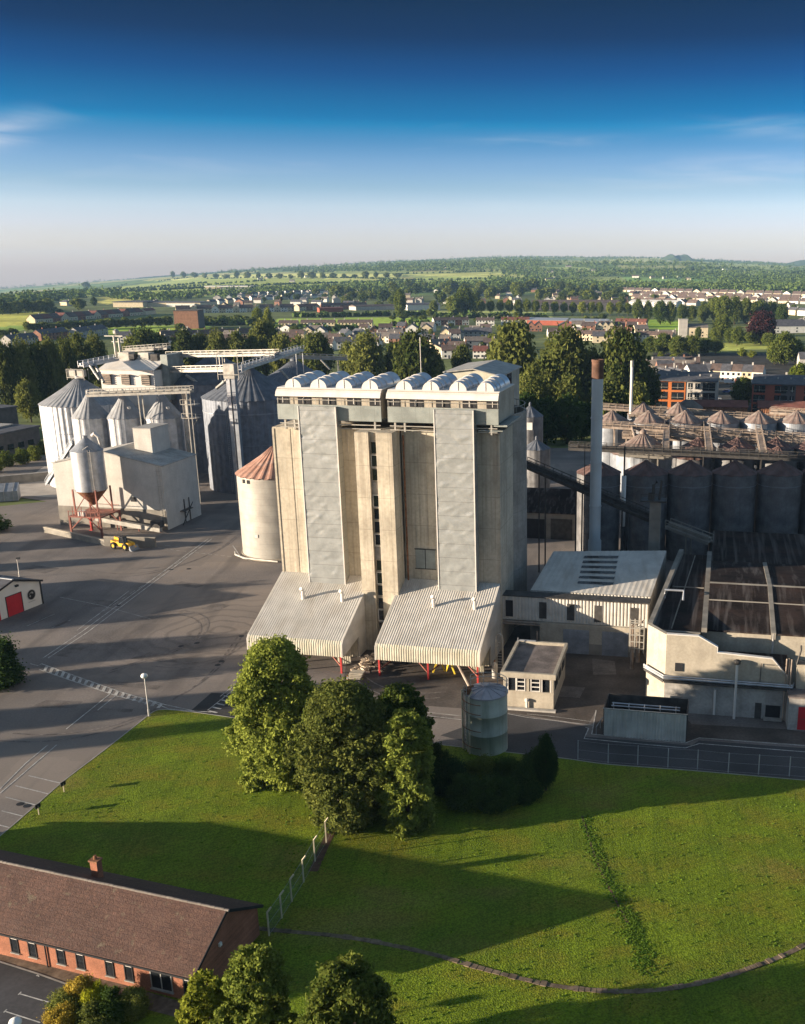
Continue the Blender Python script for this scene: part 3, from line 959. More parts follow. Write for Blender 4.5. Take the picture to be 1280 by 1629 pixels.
for (x, y, w, h) in ((160, 960, 4, 3), (252, 1045, 6, 2.5), (120, 1030, 3, 6), (300, 930, 5, 2), (345, 965, 3, 3), (210, 1090, 7, 1.2), (60, 905, 6, 3), (355, 1120, 2.5, 1.2), (180, 1130, 4, 1.0), (90, 1120, 5, 2), (640, 1105, 4, 2), (700, 1140, 3, 1), (900, 1100, 4, 3), (960, 1060, 3, 5)):
    p = P(x, y)
    a = pr.uniform(-.4, .1)
    q = [(-w, -h), (w * pr.uniform(.7, 1.1), -h), (w, h * pr.uniform(.6, 1)), (-w * pr.uniform(.6, 1), h)]
    pt_.add([(p[0] + (u * cos(a) - v_ * sin(a)) * .6, p[1] + (u * sin(a) + v_ * cos(a)) * .6, .008) for u, v_ in q], [(0, 1, 2, 3)])
struct('asphalt_patch', pt_, M['patch'])
l2 = MB()
for a, b in (((31, 1583), (103, 1604)), ((8, 1611), (64, 1629)), ((60, 1553), (62, 1556))):
    ribbon(l2, gpoly([a, b]), .10, 0.135)
    g = gpoly([(a[0] - 2, a[1] + 2), (a[0] + 3, a[1] - 3)])
    ribbon(l2, g, .10, 0.139)
struct('parking_bay_marking', l2, M['line_b'])
dr = MB()
for x, y in ((32, 1279), (43, 1282), (346, 1058), (352, 1052), (384, 1012), (272, 906), (300, 905), (188, 963), (288, 1028), (313, 1023)):
    p = P(x, y)
    dr.lathe(p[0], p[1], [(0.001, .018), (.42, .018)], 10)
    dr.box(p[0] - .35, p[0] + .35, p[1] - .25, p[1] + .25, -.02, .022)
struct('drain_cover', dr, M['black'])
# ------------------------------------------------------------------ the concrete malt silo with its two intake canopies
S0 = (-37.9, 145.0, 0.0)
sil = thing('concrete_silo', 'tall pale concrete silo block with sheeted shafts and barrel vents on its roof', 'silo', S0, YAW)
mb = MB()
mb.prism([(0, 0), (13.6, 0), (13.6, 2.2), (19.4, 2.2), (19.4, 0), (33.6, 0), (33.6, 9), (0, 9)], 0, 32.1)
part('wall', mb, M['concrete'], sil)
mb = MB()
for cx, cy in ((8.2, 14), (26.2, 14), (8.2, 25), (22.0, 25)):
    mb.lathe(cx, cy, [(8.4, 0), (8.4, 33.4), (8.0, 33.4), (8.0, 32.2), (.01, 32.2)], 64)
    for part_z in (33.4, 34.3):
        pass
cyl = part('storage_cylinder', mb, M['concrete_side'], sil)
# corner fins
mb = MB()
for u in (0.0, 13.0, 19.42, 33.0):
    mb.box(u, u + .3, -.10, -.002, 0, 31.9)
for u in (2.6, 11.4, 21.2, 22.9):
    mb.box(u, u + .12, -.06, .05, 9, 31.9)
part('pilaster', mb, M['concrete'], sil)
mb = MB()
TW = [(13.75, -3.5), (15.75, -3.5), (15.75, -2.9), (16.85, -2.9), (16.85, -3.5), (19.2, -3.5), (19.2, 2.3), (13.75, 2.3)]
mb.prism(TW, 0, 32.3)
tw = part('stair_tower', mb, M['concrete'], sil)
for i in range(15):
    z = 30.9 - i * 1.9
    if i in (3, 8):
        mb = MB(); mb.box(15.78, 16.82, -3.05, -2.92, z - 1.7, z)
        part('infill_panel', mb, M['concrete_side'], tw)
        continue
    mb = MB()
    mb.box(15.95, 16.78, -2.99, -2.91, z - (1.5 if i % 2 else 1.65), z)
    w = part('window', mb, M['glass'], sil)
    mb = MB()
    for a in (15.86, 16.74):
        mb.box(a, a + .09, -3.08, -2.90, z - 1.6, z + .06)
    mb.box(15.86, 16.83, -3.07, -2.90, z, z + .1)
    mb.box(15.86, 16.83, -3.07, -2.90, z - 1.72, z - 1.62)
    part('window_frame', mb, M['white_paint' if i % 3 == 1 else 'cream_render'], w)
# sheeted shafts: two tall ducts with slightly dished sheets
rnd = random.Random(3)
for a, b in ((5.0, 10.6), (24.8, 30.4)):
    mb = MB()
    nx_, nz_ = 22, 110
    vs = []
    z0_, z1_ = 8.9, 35.45
    seeds = [(rnd.uniform(a, b), rnd.uniform(z0_, z1_), rnd.uniform(.35, 1.3), rnd.uniform(.12, .4), rnd.uniform(-.065, .065), rnd.uniform(-.7, .7)) for _ in range(210)]
    for j in range(nz_ + 1):
        for i in range(nx_ + 1):
            u = a + (b - a) * i / nx_
            z = z0_ + (z1_ - z0_) * j / nz_
            d = 0
            for (su, sz, ru, rz_, h, sk) in seeds:
                q = ((u - su) / ru) ** 2 + (((z - sz) - sk * (u - su)) / rz_) ** 2
                if q < 4:
                    d += h * math.exp(-q * 1.6)
            if i in (0, nx_) or j in (0, nz_):
                d = 0
            vs.append((u, -1.9 + d, z))
    mb.add(vs, [(j * (nx_ + 1) + i, j * (nx_ + 1) + i + 1, (j + 1) * (nx_ + 1) + i + 1, (j + 1) * (nx_ + 1) + i) for j in range(nz_) for i in range(nx_)])
    o = part('sheeted_shaft', mb, M['duct_sheet'], sil, True)
    mb = MB()
    mb.box(a, a + .12, -1.88, .0, z0_, z1_)
    mb.box(b - .12, b, -1.88, .0, z0_, z1_)
    mb.box(a, b, -1.88, -.3, z1_ - .1, z1_ - .01)
    part('side_sheet', mb, M['duct_sheet'], o)
    mb = MB()
    for u in (a - .04, b - .1):
        mb.box(u, u + .14, -1.97, -1.83, z0_, z1_)
    part('edge_trim', mb, M['white_paint'], o)
mb = MB(); mb.box(20.9, 23.9, -.08, .1, 12.0, 14.9)
dp = part('steel_hatch', mb, M['fascia_steel'], sil)
mb = MB(); mb.box(22.35, 22.45, -.13, -.07, 12.0, 14.9); mb.box(20.8, 24.0, -.13, -.07, 14.85, 15.0); mb.box(20.8, 24.0, -.13, -.07, 11.9, 12.02)
part('hatch_frame', mb, M['dark_steel'], dp)
mb = MB(); mb.tube([(19.75, -.25, 10), (19.75, -.25, 31.5)], .13, 8)
part('downpipe', mb, M['rust'], sil)
# head houses
for hi, (a, b) in enumerate(((1.6, 17.0), (17.95, 33.75))):
    mb = MB(); mb.box(a, b, -1.2, -1.08, 33.45, 35.6)
    mb.box(a + .02, b - .02, -1.07, 9.6, 33.6, 33.75)
    hh = part('fascia_band', mb, M['fascia_steel'], sil)
    mb = MB(); mb.box(a, b, -.9, 9.5, 33.8, 37.75)
    part('headhouse_wall', mb, M['cream_render'], sil)
    mb = MB()
    mb.xprism([(-1.55, 36.75), (-1.52, 36.85), (-1.25, 37.4), (-.55, 37.9), (9.6, 37.9), (9.6, 37.76), (-.5, 37.76), (-1.15, 37.3), (-1.42, 36.75)], a - .05, b + .05)
    part('hood', mb, M['white_paint'], sil)
    n_ = 4
    for k in range(n_ + 1):
        u = a + .35 + (b - a - .7) * k / n_
        w_ = .95 if 0 < k < n_ else .85
        u = min(max(u, a + w_), b - w_)
        mb = MB(); mb.box(u - w_, u + w_, -.99, -.89, 35.62, 36.8)
        w = part('window', mb, M['black'], sil)
        mb = MB(); mb.box(u - w_, u + w_, -1.05, -.98, 36.22, 36.29); mb.box(u - .04, u + .04, -1.05, -.98, 35.8, 36.6)
        part('window_bar', mb, M['white_paint'], w)
    mb = MB()
    for k in range(9):
        u = a + .1 + (b - a - .2) * k / 8
        mb.beam((u, -1.12, 35.7), (u, -1.12, 36.5), .06)
    mb.beam((a, -1.12, 36.3), (b, -1.12, 36.3), .06)
    part('railing', mb, M['gantry'], sil)
    for k in range(4):
        u = a + 2.2 + k * (3.8 if hi == 0 else 3.87)
        prof = []
        mb = MB()
        m_ = 16
        vs = []
        for (v_, r_) in ((-.35, 1.22), (1.4, 1.3), (3.2, 1.38), (6.0, 1.46), (9.0, 1.52)):
            for i in range(m_ + 1):
                an = pi * i / m_
                vs.append((u + r_ * cos(an), v_, 37.85 + r_ * sin(an)))
        mb.add(vs, [(j * (m_ + 1) + i, j * (m_ + 1) + i + 1, (j + 1) * (m_ + 1) + i + 1, (j + 1) * (m_ + 1) + i) for j in range(4) for i in range(m_)])
        br = part('roof_vent', mb, M['barrel'], sil, True)
        mb = MB()
        mb.add([(u, -.34, 37.86)] + [(u + 1.22 * cos(pi * i / m_), -.34, 37.86 + 1.22 * sin(pi * i / m_)) for i in range(m_ + 1)], [(0, i + 2, i + 1) for i in range(m_)])
        mb.box(u - .05, u + .05, -.40, -.345, 37.86, 39.05)
        part('vent_end', mb, M['white_paint'], br)
        for v_, r_ in ((1.4, 1.34), (3.2, 1.42), (6.0, 1.5)):
            mb = MB()
            mb.tube([(u + r_ * cos(pi * i / 12), v_, 37.85 + r_ * sin(pi * i / 12)) for i in range(13)], .05, 5)
            part('vent_seam', mb, M['white_paint'], br)
    mb = MB()
    for u in (a + .8, a + 2.2, b - 1.2):
        mb.box(u, u + .25, -.95, -.5, 32.0, 33.5)
    mb.beam((a + .2, -1.0, 32.9), (b - .2, -1.0, 32.9), .12)
    mb.beam((a + .2, -1.0, 32.35), (b - .2, -1.0, 32.35), .1)
    part('support_bracket', mb, M['gantry'], sil)
# side ledge under right head house
mb = MB(); mb.box(33.0, 34.9, -.9, 8.6, 33.15, 33.4); mb.box(30.8, 34.3, -1.0, -.3, 32.5, 32.65)
part('ledge', mb, M['fascia_steel'], sil)
# elevator house at the back
mb = MB()
mb.yprism([(22.2, 32.2), (30.5, 32.2), (30.5, 38.5), (26.6, 39.35), (22.2, 38.9)], 14, 29)
eh = part('elevator_house', mb, M['corr_yellow'], sil)
mb = MB()
mb.yprism([(21.9, 38.87), (26.6, 39.42), (31.0, 38.42), (31.0, 38.56), (26.6, 39.58), (21.9, 39.03)], 13.6, 29.4)
part('elevator_house_roof', mb, M['gantry'], eh)
mb = MB(); mb.box(30.51, 30.62, 14.1, 29, 32.3, 38.35)
part('side_cladding', mb, M['fascia_steel'], eh)
mb = MB(); mb.box(30.63, 30.7, 19.5, 22.5, 32.5, 38.5)
part('tall_window', mb, M['glass'], eh)
mb = MB()
for k in range(9):
    an = -pi / 2 + pi * k / 8
    p = (26.2 + 8.2 * cos(an), 14 + 8.2 * sin(an))
    mb.beam((*p, 33.4), (*p, 34.4), .06)
mb.tube([(26.2 + 8.2 * cos(-pi / 2 + pi * k / 16), 14 + 8.2 * sin(-pi / 2 + pi * k / 16), 34.4) for k in range(17)], .05, 5)
part('roof_railing', mb, M['gantry'], sil)
mb = MB(); mb.tube([(19.0, 12, 37), (19.0, 12, 44.2)], .07, 6)
part('mast', mb, M['gantry'], sil)
# the two intake canopies: corrugated lean-to roofs on red posts
def canopy(u0, u1, label):
    t = thing('intake_canopy', label, 'canopy', S0, YAW, 'corrugated intake canopies at the foot of the concrete silo')
    prof = [(0, 10.3), (-12.6, 4.75), (-12.95, 4.3), (-13.0, 2.55)]
    n1 = (-.4, .92)
    mb = MB()
    mb.corr(prof[:2], u0, u1, .34, .045, [n1, n1])
    part('roof', mb, M['corr_white'], t)
    mb = MB()
    mb.corr(prof[1:], u0, u1, .34, .05, [n1, (-.9, .4), (-1, 0)])
    part('fascia', mb, M['corr_yellow'], t)
    for u in (u0, u1):
        mb = MB()
        mb.xprism([(y, z) for y, z in ((0, 10.35), (-12.55, 4.85), (-13.0, 4.35), (-13.08, 2.5), (-12.0, 2.5), (-6.5, 3.2), (-6.5, 0.1), (0, .1))], u - .10, u + .10)
        part('side_wall', mb, M['corr_white'], t)
    mb = MB()
    mb.corr([(-6.3, 0.0), (-6.3, 4.4)], u0 + .2, u1 - .2, .36, .09, [(-1, 0), (-1, 0)])
    part('rear_wall', mb, M['corr_yellow'], t)
    mb = MB()
    mb.corr([(-9.0, 0.0), (-9.0, 3.2)], u1 - 2.3, u1 - .3, .36, .09, [(-1, 0), (-1, 0)])
    part('side_screen', mb, M['corr_yellow'], t)
    n_ = 2 if u0 < 5 else 3
    us = [u0 + .35 + (u1 - u0 - .7) * k / (n_ - 1) for k in range(n_)]
    if n_ == 2:
        us = [us[0], us[0] + 7.0, us[1]]
    for u in us:
        mb = MB(); mb.beam((u, -12.6, 0), (u, -12.6, 3.0), .24)
        part('post', mb, M['red_steel'], t)
        for d in (-1, 1):
            if (d < 0 and u == us[0]) or (d > 0 and u == us[-1]):
                continue
            mb = MB(); mb.beam((u, -12.5, .9), (u + d * 2.6, -11.2, 2.9), .16)
            part('brace', mb, M['red_frame'], t)
    for du in ((5.3, 11.3) if u0 < 5 else (6.2, 12.2)):
        u = u0 + du
        v_, z = (-5.2, 8.1)
        mb = MB(); mb.tube([(u, v_, z - .4), (u, v_, z + 1.0), (u - .05, v_ - .12, z + 1.35), (u - .12, v_ - .45, z + 1.55)], .26, 10)
        part('roof_cowl', mb, M['white_paint'], t)
    return t
canopy(0.0, 13.9, 'pale corrugated lean-to canopy with two roof cowls at the left foot of the concrete silo')
canopy(18.75, 33.4, 'corrugated lean-to canopy over a yellow trestle at the right foot of the concrete silo')
def SP(u, v, z=0):
    c_, s_ = cos(YAW), sin(YAW)
    return (S0[0] + u * c_ - v * s_, S0[1] + u * s_ + v * c_, z)
# rubble, cones and the yellow trestle under the canopies
t = thing('rubble_heap', 'heap of broken pallets and rubble piled between the two intake canopies', 'rubble', SP(16.4, -11.8), YAW)
rnd = random.Random(12)
mb = MB()
for i in range(60):
    r_ = rnd.random()
    x, y = rnd.gauss(0, .9), rnd.uniform(-1.2, 4.5)
    z = max(0.05, rnd.uniform(.1, 1.15) - abs(x) * .35)
    an = rnd.uniform(0, 3)
    mb.beam((x, y, z), (x + .8 * cos(an), y + .8 * sin(an), z + rnd.uniform(-.2, .2)), rnd.uniform(.15, .6), rnd.uniform(.08, .3))
part('debris', mb, M['scrap'], t)
mb = MB()
for k in range(4):
    mb.box(-1.4 + .1 * k, .5 + .1 * k, -2.6 + .05 * k, -1.3 + .04 * k, .22 * k, .22 * k + .16)
part('pallet_stack', mb, M['cream_render'], t)
for (px_, py_, lb) in ((553, 1084, 'orange and white traffic cone by the red post of the left canopy'), (558, 1092, 'orange and white traffic cone standing alone in front of the rubble heap')):
    t = thing('traffic_cone', lb, 'traffic cone', P(px_, py_), 0, 'traffic cones in front of the canopies')
    mb = MB(); mb.lathe(0, 0, [(.19, .06), (.13, .35)], 10); mb.lathe(0, 0, [(.07, .7), (.04, .95), (.001, .95)], 10); mb.box(-.28, .28, -.28, .28, 0, .06)
    part('cone', mb, M['cone_orange'], t)
    mb = MB(); mb.lathe(0, 0, [(.13, .35), (.07, .7)], 10)
    part('white_band', mb, M['white_paint'], t)
t = thing('yellow_trestle', 'yellow painted a-frame trestle standing under the right intake canopy', 'trestle', SP(27.6, -9.6), YAW)
for sx in (-1, 1):
    mb = MB(); mb.beam((sx * 1.6, -.5, 0), (sx * .75, -.3, 2.2), .22); mb.beam((sx * .1, .3, 0), (sx * .85, 0, 2.2), .22)
    part('leg', mb, M['yellow_post'], t)
mb = MB(); mb.beam((-1.0, -.2, 2.2), (1.0, -.2, 2.2), .2)
part('crossbar', mb, M['yellow_post'], t)
t = thing('screw_conveyor', 'dark tubular conveyor sloping out from under the right canopy towards the green tank', 'conveyor', SP(29.4, -12.6), YAW)
mb = MB(); mb.tube([(-1.5, 2.0, 2.6), (0, 1.2, 2.9), (.6, .4, 2.7), (3.4, -3.0, .3)], .17, 8)
part('tube', mb, M['gantry_rust'], t)
mb = MB(); mb.beam((3.0, -2.6, 0), (3.0, -2.6, .6), .15)
part('foot', mb, M['red_steel'], t)

# ------------------------------------------------------------------ round steel silos
def steel_silo(label, X, Y, r, eave, apex, ribs=36, wall='galv', roof='galv_roof', rings=(), group=None, cap=True, rib=.012, rr=.03, smooth_wall=False):
    t = thing('grain_silo', label, 'silo', (X, Y, 0), YAW, group)
    n = ribs * 4
    pat = lambda k: (0, 0, rib, rib)[k % 4]
    mb = MB()
    if smooth_wall:
        mb.lathe(0, 0, [(r, 0), (r, eave)], 64)
    else:
        mb.lathe(0, 0, [(r, 0), (r, eave)], n, pat)
    part('wall', mb, M[wall], t, smooth_wall)
    mb = MB()
    vs = []
    lv = [(r * 1.03, eave - .05), (r * .7, eave + (apex - eave) * .31), (r * .38, eave + (apex - eave) * .64), (r * .1, apex - .1)]
    for q, z in lv:
        for k in range(n):
            a = 2 * pi * k / n
            vs.append((q * cos(a), q * sin(a), z + (0, 0, rr * 4, rr * 4)[k % 4] * (.4 + .6 * q / r)))
    mb.add(vs, [(i * n + k, i * n + (k + 1) % n, (i + 1) * n + (k + 1) % n, (i + 1) * n + k) for i in range(3) for k in range(n)])
    rf = part('roof', mb, M[roof], t)
    if cap:
        mb = MB()
        mb.lathe(0, 0, [(r * .1, apex - .15), (r * .1, apex + .5), (r * .04, apex + .9), (.01, apex + .9)], 16)
        part('cap', mb, M[roof], rf)
    if rings:
        mb = MB()
        for z, h in rings:
            mb.lathe(0, 0, [(r * 1.0, z), (r * 1.018, z), (r * 1.018, z + h), (r * 1.0, z + h)], 64)
        part('wind_ring', mb, M['galv_dark'], t)
    return t
def add_ladder(t, r, eave, ang, m='gantry'):
    mb = MB()
    p = ((r + .15) * cos(ang), (r + .15) * sin(ang))
    mb.ladder((*p, .5), (*p, eave + .5), .5, .5, (-sin(ang), cos(ang), 0), .07)
    part('ladder', mb, M[m], t)
def add_manhole(t, r, eave, apex, ang, f=.72):
    q = r * f
    z = eave + (apex - eave) * (1 - f)
    mb = MB()
    c = Vector((q * cos(ang), q * sin(ang), z + .1))
    d = Vector((cos(ang) * (apex - eave), sin(ang) * (apex - eave), r)).normalized()
    mb.tube([c, c + d * .25], .4, 10)
    part('roof_hatch', mb, M['white_paint'], t)
GS = 'galvanised grain silos on the left of the plant'
a = steel_silo('broad sunlit galvanised silo at the far left, tallest lit wall behind the cream warehouse', -117.2, 262, 10.0, 20.8, 27.0, 44, rings=((7, .12), (14, .12)), group=GS)
add_ladder(a, 10.0, 20.6, R(-60))
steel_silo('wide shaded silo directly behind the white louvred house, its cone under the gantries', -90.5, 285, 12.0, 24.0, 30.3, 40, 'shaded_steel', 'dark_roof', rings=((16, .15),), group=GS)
c = steel_silo('large shaded blue-grey silo beside the concrete block with two black rings', -72.0, 258, 12.0, 23.0, 29.7, 40, 'shaded_steel', 'dark_roof', rings=((19.6, .28), (12, .1)), group=GS)
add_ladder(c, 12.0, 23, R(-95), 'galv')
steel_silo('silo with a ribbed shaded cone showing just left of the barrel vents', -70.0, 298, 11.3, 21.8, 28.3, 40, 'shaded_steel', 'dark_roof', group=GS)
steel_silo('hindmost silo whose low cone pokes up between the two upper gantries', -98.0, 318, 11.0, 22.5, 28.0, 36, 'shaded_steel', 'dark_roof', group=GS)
names = ['left', 'middle', 'right']
for i, (px_, ) in enumerate(((145,), (200,), (261,))):
    q = Q(px_, 660, 236)
    s = steel_silo('slim cone-topped silo, %s one of the three in front of the white louvred house' % names[i], q[0] * 1.016, 239.5, 4.25, 20.2, 25.8, 20, group='three slim silos behind the cream warehouse')
    if i:
        add_manhole(s, 4.25, 20.2, 25.8, R(-35), .6)
    add_ladder(s, 4.25, 20.2, R(-100))
# brown-roofed round silo
q = P(440, 893)
b = steel_silo('squat pale round silo with a rust-brown ribbed roof left of the concrete block', -50.3, 193.5, 7.6, 16.0, 21.0, 26, 'pale_silo_wall', 'rust_roof', smooth_wall=True, cap=False, rr=.05)
mb = MB()
for k in range(2):
    an = R(-118 + 9 * k)
    mb.box(7.55 * cos(an) - .35, 7.55 * cos(an) + .35, 7.6 * sin(an) - .12, 7.6 * sin(an) + .1, 15.0, 15.7)
part('eave_window', mb, M['black'], b)
mb = MB(); mb.box(-1.9, -1.3, -7.62, -7.45, 4.6, 5.2)
part('notice', mb, M['white_paint'], b)
mb = MB(); mb.lathe(0, 0, [(7.9, 0), (7.9, .45), (7.55, .45)], 64)
part('plinth', mb, M['cream_render'], b)
mb = MB(); mb.tube([(-8.4, -3.5, .35), (-7.3, -5.6, .4), (-4.5, -7.6, .4), (3, -8.8, .4)], .18, 8)
part('ground_pipe', mb, M['gantry'], b)
# white louvred head house
hp = Q(165, 615, 266)
t = thing('louvred_house', 'white clad head house with three dark louvred vents above the slim silos', 'plant house', (-115.8, 272, 0), YAW)
mb = MB(); mb.box(0, 15.6, 0, 12, 19, 28.1)
mb.box(1, 14.6, .5, 11, 0, 19.01)
part('wall', mb, M['white_paint'], t)
mb = MB(); mb.xprism([(-.2, 28.12), (6, 30.2), (6, 30.45), (-.3, 28.32)], -.3, 15.8)
part('roof', mb, M['white_paint'], t)
mb = MB(); mb.box(2.0, 5.2, 5.9, 9, 29, 32.3); mb.box(8, 11.0, 5.9, 9, 29, 32.3); mb.box(0, 15.6, 6.1, 12, 28.0, 30.6)
part('roof_plant_room', mb, M['gantry'], t)
mb = MB(); mb.box(15.63, 17.6, 3.9, 12.1, 20, 32.0)
part('side_shaft', mb, M['fascia_steel'], t)
for u in (2.0, 7.5, 13.3):
    mb = MB(); mb.box(u - 1.2, u + 1.2, -.45, .05, 24.4, 26.9)
    v = part('louvre', mb, M['dark_steel'], t)
    mb = MB()
    for k in range(5):
        z = 24.6 + k * .5
        mb.beam((u - 1.2, -.6, z), (u + 1.2, -.6, z), .12, .2)
    mb.box(u - 1.4, u + 1.4, -1.15, .0, 26.9, 27.1)
    part('louvre_blade', mb, M['gantry_rust'], v)
mb = MB(); mb.tube([(.8, 7, 28), (.8, 7, 36.5)], .3, 8); mb.tube([(2.2, 7, 28), (2.2, 7, 36.0)], .3, 8); mb.beam((0, 7, 35), (3, 7, 35), .25); mb.beam((-2, 7, 36.5), (3.4, 7, 36.5), .3)
mb.lathe(1.6, 7, [(.01, 36.6), (.8, 37.2), (.8, 37.9), (.01, 38.4)], 10)
part('exhaust_stack', mb, M['gantry'], t)
mb = MB(); mb.box(5.6, 7.2, 5.2, 6.9, 30.2, 31.9); mb.box(12.0, 14, 5.2, 6.9, 30.2, 32.0)
part('fan_unit', mb, M['dark_steel'], t)

# ------------------------------------------------------------------ gantries and conveyors
def gantry(label, a, b, w=1.6, legs=(), m='gantry', rail=True, rough=False, trunk=True, group=None, name='gantry'):
    a = Vector(a)
    b = Vector(b)
    L_ = (b - a).length
    d = (b - a) / L_
    rz = atan2(d.y, d.x)
    hl = hypot(b.x - a.x, b.y - a.y)
    sl = (b.z - a.z) / hl
    t = thing(name, label, 'conveyor' if name != 'gantry' else 'gantry', (a.x, a.y, 0), rz, group)
    def at(x, y, dz):
        return (x, y, a.z + sl * x + dz)
    mb = MB()
    mb.beam(at(0, 0, 0), at(hl, 0, 0), w, .16)
    mb.beam(at(0, w / 2, -.15), at(hl, w / 2, -.15), .16, .55)
    mb.beam(at(0, -w / 2, -.15), at(hl, -w / 2, -.15), .16, .55)
    part('deck', mb, M[m], t)
    if rail:
        mb = MB()
        n_ = max(2, int(hl / 1.9))
        for s_ in (-1, 1):
            for h_ in (.6, 1.15):
                mb.beam(at(0, s_ * w / 2, h_), at(hl, s_ * w / 2, h_), .11)
            for k in range(n_ + 1):
                mb.beam(at(hl * k / n_, s_ * w / 2, 0), at(hl * k / n_, s_ * w / 2, 1.15), .10)
        part('railing', mb, M[m], t)
    if trunk:
        mb = MB(); mb.beam(at(.1, w * .15, .4), at(hl - .1, w * .15, .4), .5, .45)
        part('conveyor_trunk', mb, M[m], t)
    for f in legs:
        mb = MB()
        x = hl * f
        for s_ in (-1, 1):
            mb.beam((x, s_ * w / 2, 0), at(x, s_ * w / 2, 0), .2)
        part('leg', mb, M['gantry_rust' if m == 'gantry_rust' else m], t)
    return t
GG = 'overhead gantries between the silos'
def QQ(px_, py_, Y):
    return Q(px_, py_, Y)
gantry('walkway gantry running along the tops of the three slim silos', QQ(140, 628, 237), QQ(305, 622, 235), 2.0, (.5, .96), group=GG)
gantry('upper pale gantry crossing behind the louvred house to the tall elevator leg', QQ(268, 566, 282), QQ(440, 563, 270), 2.2, (.5, ), group=GG)
gantry('lower pale gantry crossing just above the shaded silo cones', QQ(262, 590, 276), QQ(372, 588, 262), 1.8, (), group=GG)
gantry('long thin gantry reaching right towards the poplars behind the barrel vents', QQ(400, 566, 300), QQ(552, 571, 310), 1.6, (.9,), group=GG)
gantry('railed roof gantry on top of the louvred house', QQ(198, 558, 284), QQ(268, 553, 282), 2.0, (), group=GG)
gantry('slanting conveyor rising from the elevator leg over the dark silo', QQ(378, 588, 252), QQ(478, 556, 286), 2.0, (.97,), 'galv', True, name='sloping_conveyor')
gantry('slanting conveyor from the far left silo up to the louvred house', QQ(128, 582, 262), QQ(185, 571, 275), 1.6, (), 'galv', True, name='sloping_conveyor')
gantry('steep chute conveyor leaning at the left foot of the far left silo', QQ(74, 770, 250), QQ(116, 704, 244), .7, (.4,), 'galv_dark', True, name='sloping_conveyor')
mb = MB()
t = thing('silo_top_cabin', 'small pale railed cabin at the peak of the far left silo', 'cabin', (-117.2, 262, 27.1), YAW)
mb.box(-2.4, -.3, -.8, .8, .3, 1.9); part('left_box', mb, M['gantry'], t)
mb = MB(); mb.box(.2, 1.8, -.8, .8, .3, 1.9); part('right_box', mb, M['gantry'], t)
mb = MB()
for x in (-2.6, 2.2):
    mb.beam((x, -1, -.5), (x, -1, 2.2), .1); mb.beam((x, 1, -.5), (x, 1, 2.2), .1)
mb.beam((-2.6, -1, 2.2), (2.2, -1, 2.2), .1); mb.beam((-2.6, -1, .1), (2.2, -1, .1), .16)
part('railing', mb, M['gantry'], t)
e = QQ(371, 640, 240)
t = thing('elevator_leg', 'tall twin-trunk bucket elevator in front of the dark silo, topped by a railed head', 'elevator', (e[0], 240, 0), YAW)
for x in (-.65, .65):
    mb = MB(); mb.box(x - .45, x + .45, -.6, .6, 0, 30); part('trunk', mb, M['galv' if x < 0 else 'galv_dark'], t)
mb = MB(); mb.box(-1.4, 1.3, -1, 1, 29.2, 32.6); part('elevator_head', mb, M['gantry'], t)
mb = MB()
for x in (-2.6, 2.6):
    for y in (-1.4, 1.4):
        mb.beam((x, y, 29), (x, y, 35), .12)
for z in (30.2, 35):
    mb.beam((-2.6, -1.4, z), (2.6, -1.4, z), .12); mb.beam((-2.6, 1.4, z), (2.6, 1.4, z), .12)
    mb.beam((-2.6, -1.4, z), (-2.6, 1.4, z), .12); mb.beam((2.6, -1.4, z), (2.6, 1.4, z), .12)
part('head_frame', mb, M['gantry'], t)
e = QQ(290, 640, 236)
t = thing('ladder_tower', 'yellowish ladder tower with railed landing right of the slim silos', 'ladder tower', (e[0], 238, 0), YAW)
mb = MB(); mb.box(-.55, .55, -.5, .5, 0, 26.8); part('trunk', mb, M['gantry'], t)
mb = MB()
for z in (20.2, 23.4):
    mb.box(-.6, 3.0, -1.3, 1.3, z, z + .12)
    for x in (-.6, 1.2, 3.0):
        mb.beam((x, -1.3, z), (x, -1.3, z + 1.2), .08)
    mb.beam((-.6, -1.3, z + 1.2), (3.0, -1.3, z + 1.2), .08)
mb.beam((.5, 0, 17), (2.8, 0, 20.2), .12)
part('landing', mb, M['gantry'], t)
def spout(label, a, b, r_=.35, m='gantry'):
    t = thing('grain_spout', label, 'spout', a, 0, 'grain spouts running down to the silo roofs')
    mb = MB(); d = Vector(b) - Vector(a); mb.tube([(0, 0, 0), d * .5, d], r_, 8)
    part('tube', mb, M[m], t)
    mb = MB(); mb.tube([d * .47, d * .53], r_ * 1.35, 8)
    part('flange', mb, M[m], t)
spout('pale spout from the left conveyor down to the far left silo roof, upper one', QQ(150, 578, 266), QQ(165, 608, 262))
spout('pale spout from the left conveyor down to the far left silo roof, lower one', QQ(143, 582, 262), QQ(158, 604, 258), .3)
spout('white spout slanting down beside the elevator leg onto the dark silo', QQ(368, 598, 246), QQ(344, 618, 246), .4)
spout('short pale spout lying on the cone behind the louvred house', QQ(296, 597, 276), QQ(318, 612, 274), .4)
spout('thin pale spout above the barrel vents on the ribbed cone', QQ(510, 572, 296), QQ(525, 588, 296), .25)
spout('pale spout crossing the ribbed shaded cone', QQ(446, 588, 284), QQ(460, 604, 284), .3)

